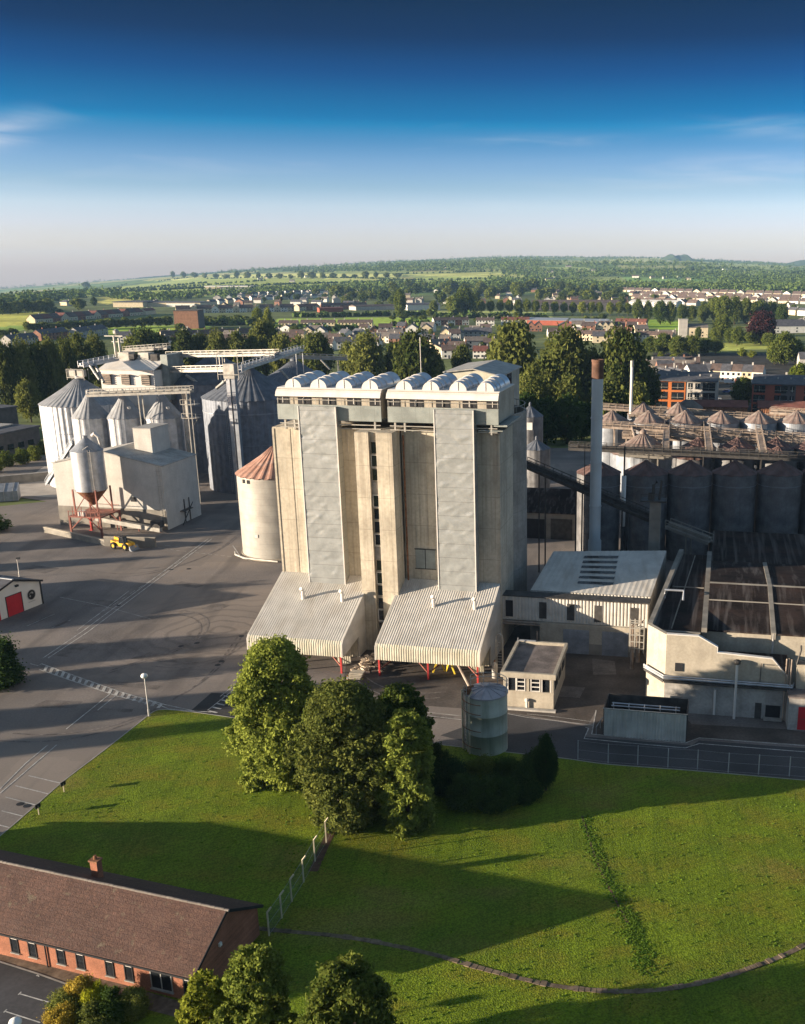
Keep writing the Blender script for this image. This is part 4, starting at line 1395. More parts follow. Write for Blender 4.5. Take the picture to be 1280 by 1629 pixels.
# ------------------------------------------------------------------ cream warehouse with roof box, feed bin, loader
t = thing('warehouse', 'windowless cream rendered gabled warehouse with a box on its roof in the left yard', 'warehouse', (-104.1, 214.7, 0), YAW)
mb = MB(); mb.yprism([(0, 0), (25.6, 0), (25.6, 13.8), (12.5, 16.4), (0, 13.7)], 0, 14.5)
part('wall', mb, M['pale_render'], t)
mb = MB(); mb.yprism([(-.25, 13.72), (12.5, 16.46), (25.85, 13.82), (25.85, 14.0), (12.5, 16.66), (-.25, 13.9)], -.15, 14.65)
part('roof', mb, M['grey_render'], t)
mb = MB(); mb.box(15.5, 19.7, 7.0, 14.4, 14, 20.6)
rb_ = part('roof_box', mb, M['pale_render'], t)
mb = MB(); mb.box(15.4, 19.8, 6.9, 14.5, 20.61, 20.75)
part('roof_box_lid', mb, M['grey_render'], rb_)
mb = MB(); mb.box(-.06, 25.66, -.08, -.003, 0, 4.4); part('plinth', mb, M['dark_conc'], t)
mb = MB(); mb.box(17.6, 18.8, -.12, -.004, 6.0, 7.0); part('wall_vent', mb, M['black'], t)
mb = MB()
for y in (7.4, 9.5):
    mb.beam((25.75, y, 0), (25.75, y, 5.2), .16)
mb.box(25.62, 26.6, 5.5, 9.5, 2.8, 2.95)
mb.beam((26.6, 4.5, 0), (26.6, 9.5, 4.2), .14)
part('side_stair', mb, M['dark_steel'], t)
mb = MB()
for z in (9.6, 12.9):
    mb.beam((24.2, -.25, z), (25.4, -.25, z), .1)
mb.ladder((24.8, -.25, 1), (24.8, -.25, 14.4), .6, .6)
part('wall_ladder', mb, M['gantry'], t)
def WP(u, v, z=0):
    c_, s_ = cos(YAW), sin(YAW)
    return (-104.1 + u * c_ - v * s_, 214.7 + u * s_ + v * c_, z)
t = thing('feed_bin', 'upright silver feed bin with conical hopper on a red steel frame before the warehouse', 'feed bin', WP(12.3, -5.4), YAW)
mb = MB(); mb.lathe(0, 0, [(3.2, 9.6), (3.2, 17.9)], 56); part('shell', mb, M['galv'], t, True)
mb = MB(); mb.lathe(0, 0, [(.35, 6.3), (3.2, 9.6)], 40); part('hopper', mb, M['rust'], t, True)
mb = MB(); mb.lathe(0, 0, [(3.3, 17.88), (.5, 20.4), (.5, 20.9), (.01, 20.9)], 32); part('lid', mb, M['galv_dark'], t)
mb = MB(); mb.ladder((2.2, -2.6, 9.5), (2.2, -2.6, 18.4), .55, .45); mb.tube([(1.0, -2.9, 18.4), (2.2, -2.6, 19.2), (2.7, -2.0, 18.3)], .06, 5)
part('ladder', mb, M['gantry'], t)
mb = MB(); mb.tube([(3.2, .5, 18.8), (3.4, -.4, 20.8), (2.7, -.6, 21.6), (2.0, -.4, 21.0)], .35, 8); part('inlet_bend', mb, M['white_paint'], t)
mb = MB(); mb.box(-3.7, 3.7, -3.7, 3.7, 4.3, 4.55); part('platform', mb, M['red_frame'], t)
for sx in (-1, 1):
    for sy in (-1, 1):
        mb = MB()
        mb.beam((sx * 3.5, sy * 3.5, 0), (sx * 3.5, sy * 3.5, 4.4), .35)
        mb.beam((sx * 2.6, sy * 2.6, 4.5), (sx * 2.6, sy * 2.6, 10), .28)
        part('leg', mb, M['red_frame'], t)
        mb = MB(); mb.beam((sx * 3.5, sy * 3.5, 1.6), (sx * .6, sy * 3.5, 4.3), .2); mb.beam((sx * 2.6, sy * 2.6, 5.2), (-sx * .2, sy * 2.6, 8.8), .14)
        part('brace', mb, M['red_frame'], t)
mb = MB()
for k in range(8):
    x = -3.6 + 7.2 * k / 7
    mb.beam((x, -3.6, 4.5), (x, -3.6, 6.6 if k % 2 else 5.7), .12)
for s_ in (-1, 1):
    mb.beam((-3.6, s_ * 3.6, 5.6), (3.6, s_ * 3.6, 5.6), .1)
part('railing', mb, M['red_frame'], t)
mb = MB(); mb.box(-1.6, -.3, -3.4, -2.2, 4.56, 5.6); part('white_bag', mb, M['white_paint'], t)
t = thing('screw_conveyor', 'long pale covered conveyor lying along the foot of the warehouse', 'conveyor', WP(10.0, -1.6), YAW)
mb = MB(); mb.beam((0, 0, 2.3), (15.5, -1.0, .7), 1.0, .9); part('trough', mb, M['gantry'], t)
mb = MB()
for x in (.5, 5, 10, 15):
    mb.beam((x, -.4, 0), (x, -.4 - .02 * x, 2.2 - .1 * x), .18)
part('stand', mb, M['red_frame'], t)
mb = MB(); mb.box(13.4, 15.6, -1.4, .2, 1.2, 2.6); part('drive_box', mb, M['dark_steel'], t)
t = thing('steel_post', 'short red post beside the pale door at the foot of the warehouse', 'post', WP(9.4, -3.0), YAW)
mb = MB(); mb.beam((0, 0, 0), (0, 0, 3.3), .3); part('shaft', mb, M['red_steel'], t)
mb = MB(); mb.box(-.35, .35, -.35, .35, 0, .12); part('base_plate', mb, M['red_steel'], t)
# low concrete walls in the yard
for (a, b, h, lb) in (((70, 847), (166, 868), 1.1, 'long low concrete yard wall behind the yellow loader'), ((166, 869), (247, 871), 1.9, 'low concrete wall end with a pale corner right of the yellow loader')):
    A, B = P(*a), P(*b)
    L_ = hypot(B[0] - A[0], B[1] - A[1])
    t = thing('yard_wall', lb, 'wall', A, atan2(B[1] - A[1], B[0] - A[0]), 'low concrete walls in the left yard')
    mb = MB(); mb.box(0, L_, 0, .5, 0, h); part('wall', mb, M['dark_conc'], t)
    mb = MB(); mb.box(-.03, L_ + .03, -.06, .56, h, h + .12); part('coping', mb, M['cream_render'], t)
# yellow telehandler
t = thing('telehandler', 'yellow telescopic loader parked by the low yard wall', 'loader', P(196, 873), R(-24))
mb = MB()
mb.yprism([(-2.3, .65), (2.0, .65), (2.3, 1.0), (2.2, 1.5), (.9, 1.55), (.2, 1.45), (-1.2, 1.5), (-2.4, 1.75), (-2.5, 1.0)], -.75, .75)
part('body', mb, M['yellow'], t)
mb = MB(); mb.yprism([(.0, 1.4), (1.3, 1.4), (1.05, 2.6), (.15, 2.6)], -.95, .05)
cb = part('cab', mb, M['glass'], t)
mb = MB(); mb.box(.08, 1.12, -.98, .08, 2.6, 2.72)
for x0, x1 in ((.0, .12), (1.3, 1.08)):
    for y in (-.95, .05):
        mb.beam((x0, y, 1.4), (x1, y, 2.62), .09)
part('cab_frame', mb, M['black'], cb)
mb = MB(); mb.beam((-2.4, .4, 2.0), (2.5, .4, 1.25), .42, .5); mb.beam((2.4, .4, 1.3), (2.85, .4, .5), .35, .4); part('boom', mb, M['yellow'], t)
mb = MB(); mb.xprism([(2.75, .05), (3.45, .05), (3.0, .95), (2.75, .95)], -1.0, 1.0) if False else mb.yprism([(2.75, .1), (3.5, .08), (3.05, .3), (2.85, 1.0), (2.72, 1.0)], -1.1, 1.1)
part('bucket', mb, M['galv_dark'], t)
for x in (-1.6, 1.45):
    for s_ in (-1, 1):
        mb = MB()
        vs = []
        prof = [(.35, -.2), (.62, -.22), (.72, -.12), (.72, .12), (.62, .22), (.35, .2)]
        n = 22
        for r_, yy in prof:
            for k in range(n):
                vs.append((x + r_ * cos(2 * pi * k / n), s_ * .95 + yy, .72 + r_ * sin(2 * pi * k / n)))
        mb.add(vs, [(i * n + k, i * n + (k + 1) % n, (i + 1) * n + (k + 1) % n, (i + 1) * n + k) for i in range(5) for k in range(n)])
        w = part('wheel', mb, M['tyre'], t)
        mb = MB(); mb.tube([(x, s_ * .78, .72), (x, s_ * 1.1, .72)], .36, 14)
        part('rim', mb, M['yellow'], w)
mb = MB(); mb.box(-2.5, -2.35, -.7, .7, 1.0, 1.6); part('rear_grille', mb, M['black'], t)
# ------------------------------------------------------------------ chimney, thin stack
p = Q(945, 900, 168)
t = thing('chimney', 'tall pale blue-grey chimney with a rusty brown top rising behind the white roof', 'chimney', (p[0], 168, 0), 0)
mb = MB(); mb.lathe(0, 0, [(1.15, 0), (1.15, 9), (.97, 9.3), (.95, 36.6)], 32); part('shaft', mb, M['chimney_paint'], t, True)
mb = MB(); mb.lathe(0, 0, [(.98, 36.6), (.98, 39.3), (1.05, 39.35), (1.05, 39.7), (.8, 39.7), (.8, 37.5), (.01, 37.5)], 32); part('cap', mb, M['chimney_rust'], t)
mb = MB()
for z in (15, 22.5, 30):
    mb.lathe(0, 0, [(.95, z), (1.04, z), (1.04, z + .25), (.95, z + .25)], 32)
part('flange_ring', mb, M['chimney_paint'], t)
mb = MB(); mb.ladder((-1.9, .6, 2), (-1.9, .6, 26), .6, .5, (0, 1, 0), .09)
for z in range(4, 27, 3):
    mb.beam((-1.9, .6, z), (-1.0, .4, z), .08)
part('ladder', mb, M['dark_steel'], t)
p = Q(1003, 660, 262)
t = thing('flue_stack', 'slender white flue pipe standing among the lit cone roofs right of the chimney', 'flue', (p[0], 262, 0), 0)
mb = MB(); mb.tube([(0, 0, 0), (0, 0, 29.8)], .38, 12); part('pipe', mb, M['white_paint'], t, True)
mb = MB(); mb.tube([(0, 0, 29.8), (0, 0, 31.4)], .46, 12); part('cowl', mb, M['gantry'], t)

# ------------------------------------------------------------------ silo field on the right
def small_silo(label, X, Y, r, eave, apex, wall, roof, group, ribs=14):
    t = steel_silo(label, X, Y, r, eave, apex, ribs, wall, roof, rings=((eave - 2.2, .1),), group=group, rib=.006, rr=.035, cap=False)
    mb = MB(); mb.lathe(0, 0, [(.42, apex - .2), (.36, apex + .15), (.01, apex + .2)], 10); part('cap', mb, M[roof], t)
    return t
G1 = 'dark silos standing in the shade behind the tarred roofs'
def row(xs, ypx, Y, r, eave, apex, wall, roof, group, fmt):
    for i, x in enumerate(xs):
        q = Q(x, ypx, Y - r)
        small_silo(fmt % nth(i), q[0] * Y / (Y - r), Y, r, eave, apex, wall, roof, group)
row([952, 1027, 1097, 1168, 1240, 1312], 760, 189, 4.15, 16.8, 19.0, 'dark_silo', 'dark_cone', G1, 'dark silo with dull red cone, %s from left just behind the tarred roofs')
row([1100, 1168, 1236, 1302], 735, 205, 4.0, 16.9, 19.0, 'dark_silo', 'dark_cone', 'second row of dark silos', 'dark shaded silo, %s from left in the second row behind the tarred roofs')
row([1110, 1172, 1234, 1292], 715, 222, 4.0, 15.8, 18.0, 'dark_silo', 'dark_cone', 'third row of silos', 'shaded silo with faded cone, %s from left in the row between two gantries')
row([973, 1031, 1089, 1146, 1206, 1266], 676, 250, 4.5, 17.6, 20.2, 'galv_dark', 'pink_roof', 'sunlit silos under the right-hand gantries', 'silo with sunlit pinkish cone, %s from left in the row under pale gantries')  # dull wall steel stands for the shade below the sunlit cones
row([1022, 1078], 672, 263, 4.0, 17.6, 20.6, 'galv_dark', 'pink_roof', 'hindmost lit silos', 'pale silo with lit cone mostly hidden behind another, %s from left of the pair')
q = Q(1022, 712, 214)
steel_silo('wide silo with a flaking radial pink and yellow cone right of the chimney', q[0] * 221 / 214, 221, 7.0, 15.0, 19.2, 22, 'galv_dark', 'pink_roof', rr=.05)  # wall coloured dull for the shade under its cone
GR = 'railed gantries over the right-hand silos'
gantry('long pale railed gantry behind the lit cones, uppermost on the right', QQ(945, 648, 272), QQ(1300, 671, 262), 2.0, (.1, .3, .5, .7, .9), 'gantry_rust', group=GR)
gantry('long pale railed gantry crossing in front of the lit cones', QQ(950, 677, 243), QQ(1300, 699, 233), 2.0, (.08, .28, .48, .68, .88), 'gantry_rust', group=GR)
gantry('dark gantry crossing in the shade below the lit cones', QQ(905, 712, 205), QQ(1300, 731, 197), 1.8, (.1, .33, .55, .78, .97), 'dark_steel', group=GR)  # dark steel stands for the shadow across this gantry
gantry('pale lower gantry with lattice ends between the lit cones and the shaded cones', QQ(990, 694, 236), QQ(1300, 708, 228), 1.6, (.02, .5,), 'gantry_rust', group=GR)
gantry('thin rusty gantry threading between the lit cones and their back gantry', QQ(1000, 663, 258), QQ(1300, 681, 250), 1.4, (.15, .4, .65, .9), 'gantry_rust', group=GR)
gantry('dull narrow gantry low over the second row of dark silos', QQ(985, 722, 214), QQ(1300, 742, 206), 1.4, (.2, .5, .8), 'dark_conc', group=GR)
gantry('short cross gantry running back between the silo rows, left one', QQ(1058, 716, 208), QQ(1062, 664, 262), 1.3, (.5,), 'gantry_rust', trunk=False, group=GR)
gantry('short cross gantry running back between the silo rows, middle one', QQ(1128, 720, 205), QQ(1122, 668, 260), 1.3, (.5,), 'gantry_rust', trunk=False, group=GR)
gantry('short cross gantry running back between the silo rows, right one', QQ(1214, 726, 202), QQ(1204, 672, 258), 1.3, (.5,), 'gantry_rust', trunk=False, group=GR)
for i_, (xa, ya, xb, yb, Ya, Yb) in enumerate(((1004, 676, 1012, 706, 243, 226), (1066, 680, 1052, 708, 241, 226), (1120, 684, 1136, 712, 240, 224), (1180, 686, 1166, 714, 238, 222), (1236, 690, 1250, 718, 237, 222), (1035, 660, 1046, 684, 262, 244), (1098, 662, 1084, 688, 262, 242), (1160, 668, 1172, 692, 260, 240), (1225, 670, 1212, 696, 258, 238))):
    spout('rusty pale spout slanting between the right-hand gantries, %s from left' % nth([0, 2, 4, 6, 8, 1, 3, 5, 7][i_]), QQ(xa, ya, Ya), QQ(xb, yb, Yb), .28, 'gantry_rust')
gantry('rusty short gantry at the far right edge over the lit cones', QQ(1225, 655, 256), QQ(1300, 660, 252), 2.4, (.1, .5), 'gantry_rust', group=GR)
gantry('long dark conveyor descending from the concrete silo past the chimney', QQ(834, 738, 182), QQ(1038, 826, 164), 1.8, (.15, .45, .8), 'dark_steel', name='sloping_conveyor')
gantry('dark conveyor bending down to the right in front of the shaded silos', QQ(1062, 836, 172), QQ(1130, 862, 166), 1.6, (.5,), 'dark_conc', name='sloping_conveyor')
p = Q(1041, 880, 160)
t = thing('conveyor_tower', 'narrow grey concrete tower with pipework on top beside the shaded silos', 'tower', (p[0], 161, 0), YAW)
mb = MB(); mb.box(-.9, .9, -.8, .8, 0, 17.6); part('shaft', mb, M['dark_conc'], t)
mb = MB(); mb.box(-2.4, 1.8, -1.4, 1.4, 17.6, 17.8)
for x in (-2.3, -.3, 1.7):
    mb.beam((x, -1.4, 17.8), (x, -1.4, 18.9), .08)
mb.beam((-2.3, -1.4, 18.9), (1.7, -1.4, 18.9), .08)
part('landing', mb, M['dark_steel'], t)
mb = MB(); mb.tube([(-.4, 0, 17.8), (-.4, 0, 20.2), (.2, 0, 20.8)], .25, 8); mb.tube([(.6, 0, 17.8), (.9, 0, 21.0)], .2, 8); mb.box(-1.2, -.5, -.5, .5, 17.8, 19); part('pipework', mb, M['dark_steel'], t)
p = Q(992, 775, 176)
t = thing('lit_duct', 'short vertical white duct catching the sun in front of the shaded silos', 'duct', (p[0], 176, 0), YAW)
mb = MB(); mb.tube([(0, 0, 9.5), (0, 0, 18.7)], .42, 10); part('duct', mb, M['white_paint'], t, True)
mb = MB(); mb.tube([(0, 0, 0), (0, 0, 9.5)], .2, 8); part('support', mb, M['dark_steel'], t)
mb = MB(); mb.tube([(0, 0, 18.7), (0, 0, 24)], .16, 6); part('upper_pipe', mb, M['dark_steel'], t)
# low dark buildings in the shade behind the concrete silo
t = thing('dark_lean_to', 'low dark lean-to shed in deep shade between the concrete silo and the chimney', 'shed', P(842, 856), YAW)
mb = MB(); mb.xprism([(0, 0), (0, 5.5), (9, 8.5), (9, 0)], -6, 12); part('wall', mb, M['dark_conc'], t)
mb = MB(); mb.xprism([(-.3, 5.5), (9.2, 8.65), (9.2, 8.8), (-.3, 5.65)], -6.2, 12.2); part('roof', mb, M['tar_roof'], t)
mb = MB(); mb.box(-4, 3.5, -.08, .02, 0, 4.2); part('opening', mb, M['black'], t)
mb = MB(); mb.box(4.5, 9, -.1, .02, 0, 4.4); part('door', mb, M['dark_steel'], t)
for (px_, Y, lb) in ((853, 232, 'plain small shaded silver silo behind the right edge of the concrete block, nearer one'), (843, 250, 'shaded silver silo with a white window behind the right edge of the concrete block')):
    q = Q(px_, 690, Y)
    s = steel_silo(lb, q[0], Y, 3.2, 14 if Y < 240 else 19.0, 16 if Y < 240 else 21.5, 14, 'dark_silo', 'dark_roof', group='shaded silver silos by the trees')  # dark steel paints the shade onto these silver silos
    if Y > 240:
        mb = MB(); mb.box(-.9, 1.2, -3.4, -3.15, 16, 17.8); part('window', mb, M['white_paint'], s)
t = thing('pipe_bridge', 'dark pipes on trestles crossing the shade left of the white roof', 'pipe rack', SP(36, 20), YAW)
mb = MB()
for z, y in ((3.4, 0), (4.0, .6), (3.0, 1.2)):
    mb.tube([(-1, y, z), (8, y, z), (14, y + 1.5, z - .6)], .22, 8)
part('pipe', mb, M['dark_steel'], t)
mb = MB()
for x in (0, 4, 8):
    mb.beam((x, 0, 0), (x, 0, 4), .2); mb.beam((x, 1.2, 0), (x, 1.2, 4), .2)
part('trestle', mb, M['dark_steel'], t)

# ------------------------------------------------------------------ white roofed shed and its cladded bridge
t = thing('white_roof_shed', 'shed with a broad pale roof striped by dark rooflights between chimney and factory', 'shed', (0, 0, 0), 0)
A, B = (-.6, 142.4), (16.9, 139.2)
C_, D_ = (21.0, 154.2), (3.0, 153.8)
mb = MB(); mb.prism([A, B, C_, D_], 0, [8.15, 8.15, 10.85, 10.85]); part('wall', mb, M['grey_render'], t)
mb = MB()
ex = lambda a, b, k: (a[0] + (b[0] - a[0]) * k, a[1] + (b[1] - a[1]) * k)
n_ = 44
vs = []
for k in range(n_ + 1):
    for (f0, f1, z) in ((A, B, 8.3), (D_, C_, 11.0)):
        q = ex(f0, f1, k / n_)
        vs.append((q[0], q[1] - (.35 if z < 9 else 0), z + (.03 if k % 2 else 0)))
mb.add(vs, [(2 * k, 2 * k + 2, 2 * k + 3, 2 * k + 1) for k in range(n_)])
part('roof', mb, M['corr_white'], t)
mb = MB()
mb.corr([(0, 8.3), (0, 7.2)], 0, 17.8, .5, .09, [(-1, 0), (-1, 0)])
part('eaves_cladding', mb, M['corr_white'], t, loc=(A[0], A[1] - .4, 0), rz=atan2(B[1] - A[1], B[0] - A[0]))
def rp(k, s):
    a, b = ex(A, D_, s), ex(B, C_, s)
    q = ex(a, b, k)
    return (q[0], q[1], 8.3 + 2.7 * s + .12)
for i in range(6):
    s0 = .18 + i * .125
    mb = MB(); k0, k1 = .36 - i * .012, .66 - i * .012
    mb.add([rp(k0, s0), rp(k1, s0), rp(k1, s0 + .055), rp(k0, s0 + .055)], [(0, 1, 2, 3)])
    part('rooflight', mb, M['glass'], t)
t = thing('covered_bridge', 'raised corrugated bridge with dark vent panels joining the concrete silo to the factory', 'bridge', (-4.95, 140.1, 0), R(-10.9))
mb = MB(); mb.corr([(0, 4.6), (0, 8.15)], 0, 21.6, .5, .10, [(-1, 0), (-1, 0)]); part('cladding', mb, M['corr_white'], t)
mb = MB(); mb.box(0, 21.6, .02, 2.0, 4.5, 8.1); part('box_wall', mb, M['corr_grey'], t)
mb = MB(); mb.box(-.1, 21.8, -.25, 2.2, 8.16, 8.3); part('roof', mb, M['dark_steel'], t)
for u in (1.3, 6.3, 10.4, 14.4, 19.6):
    mb = MB(); mb.box(u - .55, u + .55, -.14, -.09, 5.0, 7.5); part('vent_panel', mb, M['dark_steel' if u > 5 else 'black'], t)
mb = MB()
for z in (4.25, 3.9):
    mb.tube([(-.5, -.1, z), (6, -.1, z)], .16, 8)
mb.tube([(5.5, -.4, 0), (5.5, -.4, 3), (6.2, -.4, 3.6)], .14, 8)
part('pipe', mb, M['gantry_rust'], t)
t = thing('loading_bay', 'shaded bay wall under the covered bridge with two grey roller doors', 'loading bay', (4.2, 137.9, 0), R(-10.0))
mb = MB(); mb.box(-3.5, 11.0, 0, .6, 0, 4.45); part('wall', mb, M['cream_render'], t)
for u in (1.9, 7.6):
    mb = MB(); mb.box(u - 1.9, u + 1.9, -.1, -.004, 0, 3.7); part('roller_door', mb, M['galv_dark'], t)
mb = MB(); mb.box(-3.5, 11.0, -.06, -.003, 0, 1.6); part('plinth', mb, M['dark_conc'], t)
t = thing('pipe_cluster', 'cluster of pale pipes and rails on the factory corner beside the covered bridge', 'pipework', (14.6, 131.2, 0), YAW)
mb = MB()
rnd = random.Random(5)
for z in (3.2, 4.2, 5.2, 6.2, 7.0):
    mb.beam((-1.4, 0, z), (.6, 0, z), .12); mb.beam((-1.4, .9, z), (.6, .9, z), .12)
for x in (-1.4, -.7, 0, .6):
    mb.beam((x, 0, 2.6), (x, 0, 7.6), .13); mb.beam((x, .9, 2.6), (x, .9, 7.2), .13)
part('rails', mb, M['gantry'], t)
mb = MB(); mb.tube([(-1, .3, 0), (-1, .3, 6.5), (.6, .3, 7.2)], .25, 8); mb.tube([(-.2, .5, 1), (-.2, .5, 5)], .3, 8); part('pipe', mb, M['gantry_rust'], t)

# ------------------------------------------------------------------ weighbridge hut, green tank, screened pit
t = thing('weighbridge_hut', 'small flat-roofed hut with white framed windows beside the green tank', 'hut', (-4.0, 118.9, 0), R(-9.5))
hw, hd = 6.5, 11.0
mb = MB(); mb.box(0, hw, 0, hd, 0, 2.35); mb.box(0, .55, 0, hd, 2.35, 4.2); mb.box(hw - .5, hw, 0, hd, 2.35, 4.2); mb.box(.55, hw - .5, hd - .4, hd, 2.35, 4.2); mb.box(3.0, 3.35, .02, .3, 2.35, 4.2)
part('wall', mb, M['cream_render'], t)
mb = MB(); mb.box(-.25, hw + .25, -.25, hd + .25, 4.2, 4.55); part('roof_slab', mb, M['flat_roof'], t)
mb = MB()
for x0, x1, y0, y1 in ((-.3, hw + .3, -.3, .1), (-.3, hw + .3, hd - .1, hd + .3), (-.3, .1, .1, hd - .1), (hw - .1, hw + .3, .1, hd - .1)):
    mb.box(x0, x1, y0, y1, 4.25, 4.95)
part('parapet', mb, M['cream_render'], t)
mb = MB(); mb.box(.55, hw - .5, .15, .22, 2.35, 4.2); part('window_glass', mb, M['glass'], t)
for x in (.6, 1.65, 3.6, 5.0):
    mb = MB()
    w_ = 1.15
    for a in (x, x + w_):
        mb.box(a - .06, a + .06, -.02, .12, 2.35, 4.2)
    if x > 1 and x < 4.5:
        for z in (2.42, 3.0, 3.6, 4.12):
            mb.box(x + .06, x + w_ - .06, 0, .1, z - .05, z + .07)
    part('window_frame', mb, M['white_paint'], t)
mb = MB(); mb.box(-.06, hw + .06, -.1, -.003, 2.2, 2.38); part('sill', mb, M['cream_render'], t)
mb = MB()
for k in range(3):
    mb.box(hw + .003, hw + .06, 1.2 + 3.2 * k, 3.4 + 3.2 * k, 2.3, 4.0)
part('side_window', mb, M['glass'], t)
mb = MB(); mb.box(-.3, hw + .4, -.9, -.31, 0, .25); part('step', mb, M['grey_render'], t)
mb = MB(); mb.tube([(3.1, -.25, 0), (3.1, -.25, 1.0)], .14, 8); mb.lathe(3.1, -.25, [(.01, 1.0), (.26, 1.1), (.26, 1.4), (.01, 1.5)], 10); part('bollard_light', mb, M['white_paint'], t)
mb = MB()
mb.beam((0, hd - .5, 4.9), (0, hd - .5, 5.6), .08)
mb.box(.1, 2.4, hd - .05, hd + .25, 4.96, 5.1)
part('roof_flashing', mb, M['galv'], t)
t = thing('caged_ladder', 'white hooped ladder top standing behind the small flat-roofed hut', 'ladder', (-4.9, 131.0, 0), YAW)
mb = MB(); mb.tube([(-.5, 0, 0), (-.5, 0, 4.6), (-.4, 0, 5.3), (0, 0, 5.6), (.4, 0, 5.3), (.5, 0, 4.6), (.5, 0, 0)], .09, 6); part('hoop', mb, M['gantry'], t)
mb = MB(); mb.ladder((0, .2, 0), (0, .2, 4.6), .7, .4, (1, 0, 0), .08); part('rungs', mb, M['gantry'], t)

t = thing('storage_tank', 'upright green-stained steel tank with ladders and a ribbed lid in front of the hut', 'tank', (-5.6, 107.4, 0), YAW)
mb = MB(); mb.lathe(0, 0, [(2.45, 0), (2.45, 2.4), (2.48, 2.42), (2.48, 2.5), (2.45, 2.52), (2.45, 4.8), (2.48, 4.82), (2.48, 4.9), (2.45, 4.92), (2.45, 7.1)], 56); part('shell', mb, M['green_tank'], t, True)
mb = MB(); mb.lathe(0, 0, [(2.55, 7.05), (2.55, 7.2), (.4, 7.75), (.01, 7.8)], 48, lambda k: (0, .0, .0, .0)[k % 4]); part('lid', mb, M['tank_top'], t)
mb = MB()
for k in range(12):
    a = 2 * pi * k / 12
    mb.beam((.4 * cos(a), .4 * sin(a), 7.8), (2.5 * cos(a), 2.5 * sin(a), 7.25), .08)
mb.lathe(0, 0, [(.35, 7.7), (.35, 8.0), (.01, 8.05)], 12)
part('lid_rib', mb, M['tank_top'], t)
mb = MB()
for a0, a1 in ((-10, 150),):
    for h in (8.0, 8.5):
        mb.tube([(2.5 * cos(R(a)), 2.5 * sin(R(a)), h) for a in range(a0, a1 + 1, 10)], .045, 5)
    for a in range(a0, a1 + 1, 40):
        mb.beam((2.5 * cos(R(a)), 2.5 * sin(R(a)), 7.1), (2.5 * cos(R(a)), 2.5 * sin(R(a)), 8.5), .08)
part('lid_railing', mb, M['gantry'], t)
mb = MB(); mb.ladder((-2.0, -1.9, .3), (-2.0, -1.9, 8.4), .55, .4, (.7, -.7, 0), .08); part('ladder', mb, M['gantry'], t)
mb = MB()
for x, y in ((-2.55, -1.1), (-2.75, -.5), (-1.5, -2.3)):
    mb.tube([(x, y, .2), (x, y, 7.3), (x * .8, y * .8, 7.8)], .11, 8)
part('riser_pipe', mb, M['post_conc'], t)
mb = MB(); mb.box(-2.2, -1.5, -1.6, -.9, 7.3, 8.0); mb.tube([(-1.9, -1.2, 8), (-1.2, -1.0, 8.2)], .15, 8); part('valve', mb, M['rust'], t)
mb = MB()
for z in (1.2, 3.3, 5.4, 6.6):
    mb.tube([(2.85 * cos(R(a)), 2.85 * sin(R(a)), z) for a in range(170, 271, 10)], .05, 5)
part('ladder_hoop', mb, M['rust'], t)

t = thing('screened_pit', 'open-topped box of grey corrugated screens with pipes inside by the service road', 'enclosure', (8.35, 110.65, 0), R(-10.6))
bw, bd, bh = 9.8, 4.6, 3.5
mb = MB(); mb.corr([(0, 0), (0, bh)], 0, bw, .36, .08, [(-1, 0), (-1, 0)]); part('front_screen', mb, M['corr_grey'], t)
mb = MB(); mb.box(-.08, .02, 0, bd, 0, bh); mb.box(bw - .02, bw + .08, 0, bd, 0, bh); mb.box(0, bw, bd, bd + .1, 0, bh); part('screen', mb, M['dark_steel'], t)
mb = MB(); mb.box(.02, bw - .02, .1, bd - .02, 0, 1.2); part('floor', mb, M['black'], t)
mb = MB()
for z, y in ((2.9, 3.2), (2.9, 2.4)):
    mb.tube([(.6, y, z), (bw - .9, y, z)], .09, 8)
for k in range(5):
    x = .8 + k * 1.9
    mb.beam((x, 2.2, 2.9), (x, 3.4, 2.9), .1); mb.beam((x, 3.4, 1.2), (x, 3.4, 2.9), .1)
part('inner_pipe', mb, M['galv'], t)
mb = MB()
mb.box(-.14, bw + .14, -.12, .06, bh, bh + .09)
part('top_rail', mb, M['gantry'], t)
t = thing('barrier_rail', 'thin pale tubular rail standing at the left end of the corrugated screen box', 'rail', P(948, 1168), R(70))
mb = MB(); mb.tube([(0, 0, 0), (0, 0, 1.0), (3.6, 0, 1.0), (3.6, 0, 0)], .06, 6); part('rail', mb, M['post_grey'], t)
mb = MB(); mb.tube([(1.8, 0, 0), (1.8, 0, 1.0)], .05, 6); part('middle_post', mb, M['post_grey'], t)

# ------------------------------------------------------------------ the factory with tarred roofs
FZ = thing('factory', 'cream rendered factory with stepped gable wall and black tarred ridge roofs at the right', 'factory', (16.45, 117.6, 0), YAW)
mb = MB()
# local frame: x along the front, y back
mb.yprism([(0, 0), (15.1, 0), (15.1, 5.6), (13.0, 8.0), (6.2, 8.35), (6.2, 9.1), (3.9, 10.35), (0, 10.35)], 0, .45)
fw = part('front_wall', mb, M['cream_render'], FZ)
mb = MB(); mb.prism([(-2.6, 3.4), (0, 0), (.4, .3), (-2.2, 3.9)], 0, 10.35); part('corner_wall', mb, M['cream_render'], FZ)
mb = MB(); mb.box(-.03, 15.13, -.06, -.003, 0, 4.5); part('lower_wall_shade', mb, M['grey_render'], FZ)  # grey sheet paints in the shade below the pipe run
mb = MB()
mb.prism([(.45, .5), (15, .5), (15, 4.0), (6.2, 4.0), (-2.1, 3.9)], 0, 7.2)
part('low_roof', mb, M['tar_roof'], FZ)
